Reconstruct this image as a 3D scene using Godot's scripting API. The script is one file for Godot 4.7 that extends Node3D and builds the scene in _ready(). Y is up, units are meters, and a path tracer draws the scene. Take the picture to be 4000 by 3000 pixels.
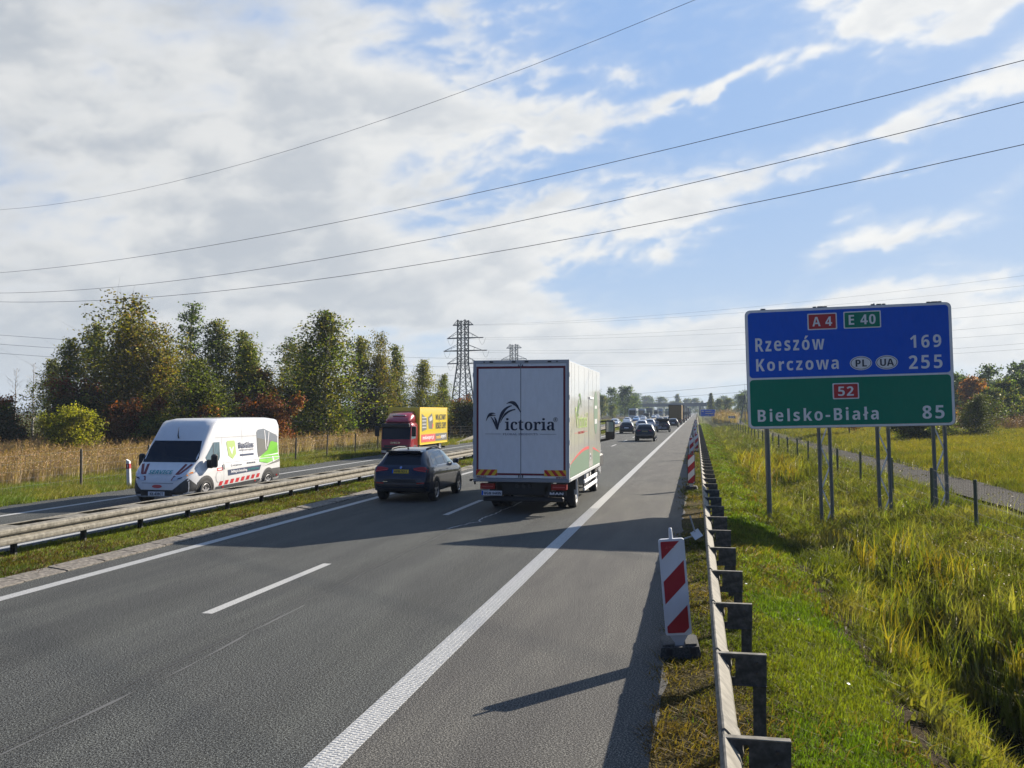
extends Node3D
# A motorway seen from the hard shoulder: the road runs along -z, y is up, metres.

var M := {}
var rng := RandomNumberGenerator.new()
var used := {}

# ---------------------------------------------------------------- naming and tagging
func numbered(called: String) -> String:
	if not used.has(called):
		used[called] = 0
		return called
	used[called] += 1
	return "%s_%03d" % [called, used[called]]

func tag(o: Node3D, label: String, category: String, group := "") -> Node3D:
	o.set_meta("label", label)
	o.set_meta("category", category)
	if group != "":
		o.set_meta("group", group)
	return o

func thing(called: String, label: String, category: String, at := Vector3.ZERO, turn := 0.0, group := "") -> Node3D:
	var o := Node3D.new()
	o.name = numbered(called)
	add_child(o)
	o.position = at
	o.rotation.y = turn
	tag(o, label, category, group)
	return o

func copy_of(src: Node3D, label: String, at: Vector3, turn := 0.0, group := "") -> Node3D:
	var c: Node3D = src.duplicate()
	var stem := String(src.name)
	if stem.length() > 4 and stem.substr(stem.length() - 3).is_valid_int():
		stem = stem.substr(0, stem.length() - 4)
	c.name = numbered(stem)
	add_child(c)
	c.position = at
	c.rotation.y = turn
	c.set_meta("label", label)
	if group != "":
		c.set_meta("group", group)
	return c

func obj(called: String, mesh: Mesh, m: Material, parent: Node3D = null) -> MeshInstance3D:
	var o := MeshInstance3D.new()
	o.mesh = mesh
	o.material_override = m
	if parent == null:
		o.name = numbered(called)
		add_child(o)
	else:
		o.name = called
		parent.add_child(o, true)
	return o

func struct(called: String, mesh: Mesh, m: Material, parent: Node3D = null) -> MeshInstance3D:
	var o := obj(called, mesh, m, parent)
	o.set_meta("kind", "structure")
	return o

func stuff(called: String, mesh: Mesh, xf: Array, cols: PackedColorArray, label: String, category: String) -> void:
	var mm := MultiMesh.new()
	mm.transform_format = MultiMesh.TRANSFORM_3D
	mm.use_colors = true
	mm.mesh = mesh
	mm.instance_count = xf.size()
	for i in xf.size():
		mm.set_instance_transform(i, xf[i])
		mm.set_instance_color(i, cols[i])
	var o := MultiMeshInstance3D.new()
	o.multimesh = mm
	o.material_override = M.blade
	o.name = numbered(called)
	add_child(o)
	o.set_meta("kind", "stuff")
	tag(o, label, category)

# ---------------------------------------------------------------- mesh building
class MB:
	var st := SurfaceTool.new()
	var smooth := false
	func _init(smooth_ := false) -> void:
		st.begin(Mesh.PRIMITIVE_TRIANGLES)
		smooth = smooth_
	func tri(a: Vector3, b: Vector3, c: Vector3) -> void:   # counter-clockwise seen from outside
		st.set_smooth_group(0 if smooth else -1)
		st.add_vertex(a); st.add_vertex(c); st.add_vertex(b)
	func quad(a: Vector3, b: Vector3, c: Vector3, d: Vector3) -> void:
		tri(a, b, c); tri(a, c, d)
	func box(lo: Vector3, hi: Vector3) -> void:
		boxt(Transform3D.IDENTITY, lo, hi)
	func boxt(t: Transform3D, lo: Vector3, hi: Vector3) -> void:
		var p := []
		for i in 8:
			p.append(t * Vector3(hi.x if i & 1 else lo.x, hi.y if i & 2 else lo.y, hi.z if i & 4 else lo.z))
		quad(p[4], p[5], p[7], p[6]); quad(p[1], p[0], p[2], p[3])
		quad(p[5], p[1], p[3], p[7]); quad(p[0], p[4], p[6], p[2])
		quad(p[6], p[7], p[3], p[2]); quad(p[0], p[1], p[5], p[4])
	func bevel(lo: Vector3, hi: Vector3, r: float) -> void:   # a box with all edges chamfered
		var a := lo; var b := hi
		for s in [-1.0, 1.0]:
			var z: float = b.z if s > 0 else a.z
			_face([Vector3(a.x + r, a.y + r, z), Vector3(b.x - r, a.y + r, z), Vector3(b.x - r, b.y - r, z), Vector3(a.x + r, b.y - r, z)], s > 0)
			var x: float = b.x if s > 0 else a.x
			_face([Vector3(x, a.y + r, a.z + r), Vector3(x, b.y - r, a.z + r), Vector3(x, b.y - r, b.z - r), Vector3(x, a.y + r, b.z - r)], s > 0)
			var y: float = b.y if s > 0 else a.y
			_face([Vector3(a.x + r, y, a.z + r), Vector3(a.x + r, y, b.z - r), Vector3(b.x - r, y, b.z - r), Vector3(b.x - r, y, a.z + r)], s > 0)
		for sx in [-1.0, 1.0]:
			for sy in [-1.0, 1.0]:
				var x: float = b.x if sx > 0 else a.x
				var y: float = b.y if sy > 0 else a.y
				_face([Vector3(x, y - sy * r, a.z + r), Vector3(x - sx * r, y, a.z + r), Vector3(x - sx * r, y, b.z - r), Vector3(x, y - sy * r, b.z - r)], sx * sy > 0)
		for sx in [-1.0, 1.0]:
			for sz in [-1.0, 1.0]:
				var x: float = b.x if sx > 0 else a.x
				var z: float = b.z if sz > 0 else a.z
				_face([Vector3(x, a.y + r, z - sz * r), Vector3(x, b.y - r, z - sz * r), Vector3(x - sx * r, b.y - r, z), Vector3(x - sx * r, a.y + r, z)], sx * sz > 0)
		for sy in [-1.0, 1.0]:
			for sz in [-1.0, 1.0]:
				var y: float = b.y if sy > 0 else a.y
				var z: float = b.z if sz > 0 else a.z
				_face([Vector3(a.x + r, y, z - sz * r), Vector3(a.x + r, y - sy * r, z), Vector3(b.x - r, y - sy * r, z), Vector3(b.x - r, y, z - sz * r)], sy * sz > 0)
				for sx in [-1.0, 1.0]:
					var x: float = b.x if sx > 0 else a.x
					var q := [Vector3(x, y - sy * r, z - sz * r), Vector3(x - sx * r, y, z - sz * r), Vector3(x - sx * r, y - sy * r, z)]
					if sx * sy * sz > 0: tri(q[0], q[1], q[2])
					else: tri(q[0], q[2], q[1])
	func _face(p: Array, ccw: bool) -> void:
		if ccw: quad(p[0], p[1], p[2], p[3])
		else: quad(p[3], p[2], p[1], p[0])
	func bar(a: Vector3, b: Vector3, w: float, h := -1.0, up := Vector3.UP) -> void:   # a square bar from a to b
		if h < 0: h = w
		var f := (b - a).normalized()
		if absf(f.dot(up)) > 0.98: up = Vector3.RIGHT
		var x := f.cross(up).normalized()
		var y := x.cross(f)
		boxt(Transform3D(Basis(x, y, -f), a), Vector3(-w / 2, -h / 2, -(b - a).length()), Vector3(w / 2, h / 2, 0))
	func tube(path: Array, radii: Array, n := 8, caps := true) -> void:
		var rings := []
		var up := Vector3(0.13, 0.2, 0.97).normalized()
		for i in path.size():
			var f: Vector3 = (path[mini(i + 1, path.size() - 1)] - path[maxi(i - 1, 0)]).normalized()
			if absf(f.dot(up)) > 0.95: up = Vector3(0.9, 0.1, 0.2).normalized()
			var x := f.cross(up).normalized()
			var y := x.cross(f)
			var ring := []
			for k in n:
				var a := TAU * k / n
				ring.append(path[i] + (x * cos(a) + y * sin(a)) * radii[i])
			rings.append(ring)
		for i in rings.size() - 1:
			for k in n:
				quad(rings[i][k], rings[i + 1][k], rings[i + 1][(k + 1) % n], rings[i][(k + 1) % n])
		if caps:
			for k in range(1, n - 1):
				tri(rings[0][0], rings[0][k], rings[0][k + 1])
				tri(rings[-1][0], rings[-1][k + 1], rings[-1][k])
	func lathe(profile: Array, t: Transform3D, n := 20) -> void:   # profile of (radius, height along y)
		for i in profile.size() - 1:
			for k in n:
				var a := TAU * k / n
				var b := TAU * (k + 1) / n
				var p: Vector2 = profile[i]
				var q: Vector2 = profile[i + 1]
				quad(t * Vector3(p.x * sin(a), p.y, p.x * cos(a)), t * Vector3(p.x * sin(b), p.y, p.x * cos(b)), t * Vector3(q.x * sin(b), q.y, q.x * cos(b)), t * Vector3(q.x * sin(a), q.y, q.x * cos(a)))
	func plate(poly: PackedVector2Array, t: Transform3D, depth: float) -> void:   # a polygon in the xy plane, raised by depth along z
		if Geometry2D.is_polygon_clockwise(poly):
			poly.reverse()
		var ix := Geometry2D.triangulate_polygon(poly)
		for i in range(0, ix.size(), 3):
			var a := poly[ix[i]]; var b := poly[ix[i + 1]]; var c := poly[ix[i + 2]]
			if (b - a).cross(c - a) < 0:
				var s := b; b = c; c = s
			tri(t * Vector3(a.x, a.y, depth), t * Vector3(b.x, b.y, depth), t * Vector3(c.x, c.y, depth))
			tri(t * Vector3(a.x, a.y, 0), t * Vector3(c.x, c.y, 0), t * Vector3(b.x, b.y, 0))
		for i in poly.size():
			var a := poly[i]; var b := poly[(i + 1) % poly.size()]
			quad(t * Vector3(a.x, a.y, 0), t * Vector3(b.x, b.y, 0), t * Vector3(b.x, b.y, depth), t * Vector3(a.x, a.y, depth))
	func sweep(profile: PackedVector2Array, x0: Vector3, x1: Vector3, closed := true) -> void:   # an xy profile pushed along z from x0 to x1
		var n := profile.size()
		for i in (n if closed else n - 1):
			var a := profile[i]; var b := profile[(i + 1) % n]
			quad(x0 + Vector3(a.x, a.y, 0), x0 + Vector3(b.x, b.y, 0), x1 + Vector3(b.x, b.y, 0), x1 + Vector3(a.x, a.y, 0))
	func done() -> ArrayMesh:
		st.generate_normals()
		return st.commit()

func rounded(w: float, h: float, r: float, n := 4, c := Vector2.ZERO) -> PackedVector2Array:
	var p := PackedVector2Array()
	for k in 4:
		var cc := c + Vector2((w / 2 - r) * (1 if k in [0, 3] else -1), (h / 2 - r) * (1 if k < 2 else -1))
		for i in n + 1:
			var a := PI / 2 * (k + float(i) / n)
			p.append(cc + Vector2(cos(a), sin(a)) * r)
	return p

func ellipse(c: Vector2, rx: float, ry: float, n := 28) -> PackedVector2Array:
	var p := PackedVector2Array()
	for i in n:
		p.append(c + Vector2(cos(TAU * i / n) * rx, sin(TAU * i / n) * ry))
	return p

func rect(x0: float, y0: float, x1: float, y1: float) -> PackedVector2Array:
	return PackedVector2Array([Vector2(x0, y0), Vector2(x1, y0), Vector2(x1, y1), Vector2(x0, y1)])

func poly(a: Array) -> PackedVector2Array:
	var p := PackedVector2Array()
	for i in range(0, a.size(), 2):
		p.append(Vector2(a[i], a[i + 1]))
	return p

func plate_mesh(p: PackedVector2Array, depth: float) -> ArrayMesh:
	var b := MB.new()
	b.plate(p, Transform3D.IDENTITY, depth)
	return b.done()

func box_mesh(lo: Vector3, hi: Vector3, r := 0.0) -> ArrayMesh:
	var b := MB.new()
	if r > 0: b.bevel(lo, hi, r)
	else: b.box(lo, hi)
	return b.done()

func font(serif := false, weight := 400, spacing := 0) -> Font:
	var f := SystemFont.new()
	f.font_names = PackedStringArray(["Droid Serif" if serif else "Droid Sans"])
	f.font_weight = weight
	if spacing == 0:
		return f
	var v := FontVariation.new()
	v.base_font = f
	v.spacing_glyph = spacing
	return v

# lettering in the plane of t (its x along the words, y up, z out), its box's lower left corner at the origin of t, fitted to w by h
func letter(parent: Node3D, words: String, t: Transform3D, w: float, h: float, m: Material, serif := false, weight := 700, spacing := 0, called := "lettering") -> void:
	var tm := TextMesh.new()
	tm.text = words
	tm.font = font(serif, weight, spacing)
	tm.font_size = 48
	tm.pixel_size = 0.01
	tm.depth = 0.02
	tm.curve_step = 3.0
	var bb := tm.get_aabb()
	if bb.size.x < 0.001 or bb.size.y < 0.001:
		return
	var o := MeshInstance3D.new()
	o.mesh = tm
	o.material_override = m
	o.name = called
	parent.add_child(o, true)
	var sx := w / bb.size.x
	var sy := h / bb.size.y
	o.transform = t * Transform3D(Basis.from_scale(Vector3(sx, sy, 0.2)), Vector3(-bb.position.x * sx, -bb.position.y * sy, 0.002))

# ---------------------------------------------------------------- materials
func srgb(r: float, g: float, b: float) -> Color:   # real-world base colour (linear) to what albedo_color wants
	return Color(r, g, b).linear_to_srgb()

func mat(called: String, r: float, g: float, b: float, rough := 0.7, metal := 0.0, spec := 0.5) -> StandardMaterial3D:
	var m := StandardMaterial3D.new()
	m.albedo_color = srgb(r, g, b)
	m.roughness = rough
	m.metallic = metal
	m.metallic_specular = spec
	m.resource_name = called
	M[called] = m
	return m

func noise_tex(size: int, freq: float, octaves: int, seed_: int, a: Color, b: Color, mid := 0.5, kind := FastNoiseLite.TYPE_SIMPLEX_SMOOTH, contrast := 1.6) -> ImageTexture:
	var n := FastNoiseLite.new()
	n.noise_type = kind
	n.seed = seed_
	n.frequency = freq
	n.fractal_octaves = octaves
	n.fractal_gain = 0.6 if contrast < 2.0 else 0.85
	var im := n.get_seamless_image(size, size)
	im.convert(Image.FORMAT_L8)
	var d := im.get_data()
	var out := PackedByteArray()
	out.resize(size * size * 3)
	var lut := []
	for i in 256:
		var t := clampf((i / 255.0 - mid) * contrast + 0.5, 0.0, 1.0)
		var c := a.lerp(b, t)
		lut.append([int(c.r * 255), int(c.g * 255), int(c.b * 255)])
	for i in size * size:
		var c: Array = lut[d[i]]
		out[i * 3] = c[0]
		out[i * 3 + 1] = c[1]
		out[i * 3 + 2] = c[2]
	return ImageTexture.create_from_image(Image.create_from_data(size, size, false, Image.FORMAT_RGB8, out))

func world_tex(m: StandardMaterial3D, tex: Texture2D, metres: float, bump: Texture2D = null, bump_cm := 0.0) -> void:
	m.albedo_texture = tex
	m.uv1_triplanar = true
	m.uv1_world_triplanar = true
	m.uv1_scale = Vector3.ONE / metres
	if bump:
		m.heightmap_enabled = true
		m.heightmap_texture = bump
		m.heightmap_scale = bump_cm

func macro(m: StandardMaterial3D, tex: Texture2D, metres: float) -> void:   # a coarse second pattern multiplied over the fine one
	m.detail_enabled = true
	m.detail_blend_mode = BaseMaterial3D.BLEND_MODE_MUL
	m.detail_albedo = tex
	m.detail_uv_layer = BaseMaterial3D.DETAIL_UV_2
	m.uv2_triplanar = true
	m.uv2_world_triplanar = true
	m.uv2_scale = Vector3.ONE / metres

func make_materials() -> void:
	# asphalt: pale and dark stones in bitumen, with a broad mottling
	var grain := noise_tex(1024, 0.085, 5, 3, Color(0.03, 0.03, 0.03), Color(0.545, 0.55, 0.54), 0.5, FastNoiseLite.TYPE_SIMPLEX_SMOOTH, 2.6)
	var mottle := noise_tex(512, 0.012, 5, 8, Color(0.86, 0.86, 0.87), Color(1.0, 1.0, 0.99), 0.5)
	var asphalt := mat("asphalt", 0.93, 0.955, 0.94, 0.9, 0, 0.35)
	world_tex(asphalt, grain, 2.3, noise_tex(1024, 0.16, 3, 3, Color.BLACK, Color.WHITE), 0.5)
	macro(asphalt, mottle, 17.0)
	asphalt.uv2_scale = Vector3(1 / 6.0, 1 / 6.0, 1 / 45.0)
	asphalt.vertex_color_use_as_albedo = true
	var shoulder := mat("shoulder", 0.95, 0.945, 0.915, 0.9, 0, 0.4)
	world_tex(shoulder, noise_tex(1024, 0.085, 5, 13, Color(0.05, 0.05, 0.05), Color(0.58, 0.57, 0.55), 0.5, FastNoiseLite.TYPE_SIMPLEX_SMOOTH, 2.6), 2.1, noise_tex(512, 0.3, 2, 5, Color.BLACK, Color.WHITE), 0.5)
	macro(shoulder, mottle, 11.0)
	shoulder.uv2_scale = Vector3(1 / 5.0, 1 / 5.0, 1 / 30.0)
	mat("crack", 0.04, 0.04, 0.042, 0.7)
	mat("pale_seam", 0.092, 0.093, 0.092, 0.85)
	var paint := mat("paint", 0.5, 0.5, 0.485, 0.8, 0, 0.3)
	world_tex(paint, noise_tex(512, 0.08, 4, 21, Color(0.62, 0.62, 0.61), Color(1, 1, 1), 0.4), 0.9)
	var worn := mat("worn_paint", 0.56, 0.56, 0.545, 0.85, 0, 0.2)
	world_tex(worn, noise_tex(512, 0.05, 3, 22, Color(0.7, 0.7, 0.69), Color(1, 1, 1), 0.42), 0.7)
	var concrete := mat("concrete", 1, 1, 1, 0.9)
	world_tex(concrete, noise_tex(512, 0.03, 5, 31, Color(0.30, 0.285, 0.26), Color(0.53, 0.50, 0.46), 0.5), 1.7, noise_tex(512, 0.05, 4, 32, Color.BLACK, Color.WHITE), 0.4)
	var soil := mat("soil", 1, 1, 1, 0.95, 0, 0.2)
	world_tex(soil, noise_tex(512, 0.03, 5, 41, Color(0.55, 0.55, 0.5), Color(1.0, 1.0, 0.96), 0.5), 1.6, noise_tex(512, 0.06, 4, 42, Color.BLACK, Color.WHITE), 3.0)
	soil.vertex_color_use_as_albedo = true
	macro(soil, noise_tex(512, 0.014, 4, 43, Color(0.62, 0.66, 0.55), Color(1, 0.98, 0.85), 0.5), 23.0)
	var earth := mat("earth", 1, 1, 1, 0.95, 0, 0.2)
	world_tex(earth, noise_tex(512, 0.05, 5, 45, Color(0.15, 0.12, 0.08), Color(0.36, 0.3, 0.21), 0.5), 0.8, noise_tex(512, 0.08, 4, 46, Color.BLACK, Color.WHITE), 3.0)
	var gravel := mat("gravel", 1, 1, 1, 0.95, 0, 0.3)
	world_tex(gravel, noise_tex(512, 0.1, 4, 47, Color(0.11, 0.10, 0.09), Color(0.295, 0.28, 0.255), 0.5), 1.3, noise_tex(512, 0.1, 3, 48, Color.BLACK, Color.WHITE), 2.0)
	macro(gravel, mottle, 9.0)
	# steel of the barriers: dusty galvanised
	var steel := mat("galvanised", 1, 1, 1, 0.75, 0.0, 0.3)
	world_tex(steel, noise_tex(512, 0.02, 5, 51, Color(0.40, 0.385, 0.35), Color(0.56, 0.54, 0.495), 0.5), 1.5)
	var dark_steel := mat("post_steel", 1, 1, 1, 0.6, 0.2)
	world_tex(dark_steel, noise_tex(256, 0.03, 5, 52, Color(0.2, 0.205, 0.205), Color(0.34, 0.34, 0.335), 0.5), 0.7)
	mat("bolt", 0.08, 0.07, 0.06, 0.6, 0.5)
	mat("sign_steel", 0.11, 0.125, 0.125, 0.6, 0.2)
	mat("sign_back", 0.35, 0.36, 0.37, 0.6, 0.3)
	mat("brace_steel", 0.7, 0.71, 0.72, 0.6, 0.0)
	mat("sign_blue", 0.004, 0.095, 0.58, 0.5, 0, 0.3)
	mat("sign_green", 0.004, 0.2, 0.125, 0.5, 0, 0.3)
	mat("sign_red", 0.42, 0.012, 0.018, 0.45)
	mat("sign_white", 0.74, 0.74, 0.76, 0.5)
	mat("beacon_red", 0.36, 0.012, 0.02, 0.5)
	mat("beacon_white", 0.66, 0.67, 0.69, 0.5)
	mat("black", 0.012, 0.012, 0.014, 0.55)
	mat("ink", 0.012, 0.02, 0.045, 0.5)
	mat("rubber", 0.02, 0.02, 0.021, 0.85)
	var recycled := mat("recycled_rubber", 1, 1, 1, 0.9)
	world_tex(recycled, noise_tex(256, 0.06, 4, 61, Color(0.17, 0.17, 0.17), Color(0.33, 0.33, 0.32), 0.5), 0.5)
	mat("grey_plastic", 0.035, 0.036, 0.039, 0.6)
	mat("pale_grey", 0.42, 0.43, 0.44, 0.5)
	mat("chrome", 0.7, 0.7, 0.72, 0.2, 0.9)
	mat("alloy", 0.5, 0.5, 0.52, 0.35, 0.7)
	for row in [["white_paint", 0.62, 0.62, 0.625], ["box_white", 0.74, 0.75, 0.77], ["box_cream", 0.70, 0.69, 0.635], ["black_paint", 0.009, 0.009, 0.011], ["night_blue", 0.005, 0.012, 0.036], ["red_paint", 0.3, 0.008, 0.022], ["silver_paint", 0.4, 0.41, 0.43], ["grey_paint", 0.12, 0.125, 0.13], ["yellow_paint", 0.72, 0.54, 0.035], ["coach_blue", 0.1, 0.2, 0.36], ["tarp_brown", 0.20, 0.135, 0.05], ["tarp_dark", 0.045, 0.05, 0.07], ["tarp_grey", 0.2, 0.22, 0.25], ["tarp_green", 0.08, 0.16, 0.12]]:
		var p := mat(row[0], row[1], row[2], row[3], 0.32)
		p.metallic_specular = 0.3
		p.clearcoat_enabled = true
		p.clearcoat = 1.0
		p.clearcoat_roughness = 0.06
	# road dust and rain streaks on the pale and printed panels
	var dust := noise_tex(512, 0.012, 6, 81, Color(0.975, 0.974, 0.97), Color(1, 1, 1), 0.42)
	for k in ["box_white", "box_cream", "white_paint", "sign_blue", "sign_green", "sign_white", "beacon_white", "yellow_paint", "red_paint"]:
		world_tex(M[k], dust, 2.6)
		M[k].uv1_scale = Vector3(1 / 0.9, 1 / 3.2, 1 / 1.6)
	M.tarp_brown.clearcoat_enabled = false
	M.tarp_brown.roughness = 0.7
	mat("dark_glass", 0.006, 0.010, 0.018, 0.05, 0.0, 0.38)
	mat("side_glass", 0.10, 0.15, 0.175, 0.04, 0.0, 0.9)
	mat("lamp_red", 0.34, 0.012, 0.012, 0.2)
	mat("lamp_clear", 0.55, 0.57, 0.6, 0.15, 0.3)
	mat("lamp_amber", 0.7, 0.2, 0.01, 0.2)
	mat("plate_olive", 0.16, 0.12, 0.03, 0.5)
	mat("plate_yellow", 0.72, 0.48, 0.03, 0.5)
	mat("hazard_yellow", 0.78, 0.46, 0.02, 0.5)
	mat("hazard_red", 0.5, 0.015, 0.012, 0.5)
	mat("logo_green", 0.1, 0.2, 0.06, 0.5)
	mat("pale_green", 0.34, 0.46, 0.14, 0.5)
	mat("vivid_green", 0.13, 0.42, 0.01, 0.4)
	mat("band_green", 0.12, 0.19, 0.13, 0.5)
	mat("dark_green", 0.045, 0.075, 0.028, 0.5)
	mat("teal", 0.02, 0.24, 0.25, 0.5)
	mat("navy", 0.015, 0.03, 0.08, 0.5)
	mat("slate_text", 0.06, 0.075, 0.13, 0.5)
	mat("grey_text", 0.28, 0.28, 0.3, 0.5)
	mat("maroon", 0.14, 0.008, 0.018, 0.5)
	mat("coral", 0.5, 0.06, 0.06, 0.5)
	mat("ad_grey", 0.1, 0.1, 0.09, 0.5)
	mat("pylon_steel", 0.022, 0.026, 0.026, 0.9, 0.0, 0.1)
	mat("far_steel", 0.12, 0.14, 0.15, 0.7, 0.2)
	mat("wire", 0.03, 0.03, 0.032, 0.6)
	mat("insulator", 0.05, 0.03, 0.025, 0.3)
	mat("old_wood", 0.1, 0.085, 0.065, 0.9)
	mat("green_post", 0.07, 0.09, 0.06, 0.85)
	mat("fence_wire", 0.14, 0.14, 0.13, 0.7)
	mat("bridge_concrete", 0.06, 0.068, 0.075, 0.9)
	mat("bag", 0.012, 0.012, 0.012, 0.6)
	mat("litter_yellow", 0.75, 0.6, 0.03, 0.5)
	mat("litter_white", 0.75, 0.75, 0.74, 0.6)
	var bark := mat("birch_bark", 1, 1, 1, 0.85)
	world_tex(bark, noise_tex(256, 0.03, 5, 71, Color(0.25, 0.23, 0.21), Color(0.86, 0.84, 0.8), 0.38), 0.9)
	var dbark := mat("dark_bark", 1, 1, 1, 0.9)
	world_tex(dbark, noise_tex(256, 0.04, 4, 72, Color(0.15, 0.13, 0.11), Color(0.36, 0.32, 0.28), 0.5), 0.6)
	var water := mat("water", 0.012, 0.014, 0.012, 0.05, 0, 0.8)
	water.normal_enabled = true
	water.normal_texture = ImageTexture.create_from_image(bump_image(72))
	water.normal_scale = 0.15
	water.uv1_triplanar = true
	water.uv1_world_triplanar = true
	var leaf := mat("leaf", 1, 1, 1, 0.6, 0, 0.3)
	leaf.vertex_color_use_as_albedo = true
	leaf.backlight_enabled = true
	leaf.backlight = Color(0.95, 1.0, 0.5)
	var blade := mat("blade", 1, 1, 1, 0.55, 0, 0.35)
	blade.vertex_color_use_as_albedo = true
	blade.backlight_enabled = true
	blade.backlight = Color(0.85, 0.9, 0.4)

func bump_image(seed_: int) -> Image:
	var n := FastNoiseLite.new()
	n.seed = seed_
	n.frequency = 0.03
	var im := n.get_seamless_image(256, 256)
	im.convert(Image.FORMAT_RGBA8)
	im.bump_map_to_normal_map(4.0)
	return im

# ---------------------------------------------------------------- the sky: air and clouds by direction
var sky_n := FastNoiseLite.new()
var sky_m := FastNoiseLite.new()
# cloud fields: azimuth (degrees from the road's direction, right positive), elevation, half width, half height, tilt (degrees), strength
var banks := [
	[-43, 15, 15, 20, 0, 1.2], [-30, 14.0, 8, 6.0, -25, 1.1], [-21.0, 16.6, 7.5, 3.2, -14, 1.0], [-13.0, 17.0, 6.0, 2.3, -8, 0.9], [-8.5, 16.6, 3.5, 1.2, 6, 0.6], [-33, 8, 9, 4.5, -6, 1.0],
	[-11.5, 21.3, 6, 2.8, -16, 0.62], [-17.5, 18.6, 6, 2.2, -22, 0.7], [-23.5, 24.4, 5, 1.2, -12, 0.35], [-22.0, 9.6, 5.5, 2.2, -10, 1.05], [-14.5, 8.0, 6, 2.1, -10, 1.05],
	[-3.5, 12.6, 8.6, 1.7, 9, 1.35], [-10.5, 11.0, 5.0, 1.2, 4, 0.8], [14.5, 24.2, 8.5, 3.0, 6, 1.35], [17, 21.2, 3.2, 0.9, 24, 0.55], [16.5, 17.2, 5.6, 1.3, 15, 1.3], [9.5, 15.9, 3.2, 0.5, 12, 0.45],
	[9.0, 9.3, 3.4, 0.85, 14, 1.5], [9.2, 11.0, 1.4, 0.5, 18, 0.8], [-1.6, 18.2, 2.8, 0.8, 22, 0.9], [1.6, 19.6, 2.6, 0.4, 24, 0.85], [6, 20.6, 1.8, 0.35, 20, 0.65], [-4.8, 20.2, 2.0, 0.6, 12, 0.5],
	[-23, 5.8, 1.5, 0.6, 0, 0.7], [-19.5, 6.1, 2.4, 0.35, 5, 0.5], [15.5, 10.3, 4, 1.5, 28, 0.7], [-6.5, 18.0, 2.4, 0.9, 12, 0.6], [12, 13.2, 2, 0.5, 16, 0.6],
	[-10, 4.4, 6, 1.9, 10, 1.0], [-2, 4.6, 5, 1.5, 4, 1.0], [5, 5.0, 4, 1.5, 6, 1.1], [11, 5.4, 4, 1.5, 0, 1.35], [17.5, 5.2, 4, 1.7, 0, 1.3], [2, 2.6, 20, 1.6, 0, 0.9], [-34, 3.5, 14, 2.0, 0, 0.75],
	[36, 12, 12, 4, 8, 0.7], [60, 20, 14, 5, -10, 0.7], [92, 14, 18, 5, 0, 0.7], [-75, 15, 18, 12, 0, 0.9], [-105, 20, 16, 8, 0, 0.6], [135, 16, 16, 4, 6, 0.5], [-150, 12, 18, 4, 0, 0.5], [30, 42, 22, 7, 12, 0.6], [-60, 45, 24, 9, -8, 0.7], [110, 50, 26, 7, 0, 0.5], [-30, 34, 22, 6, -14, 0.8]]

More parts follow.
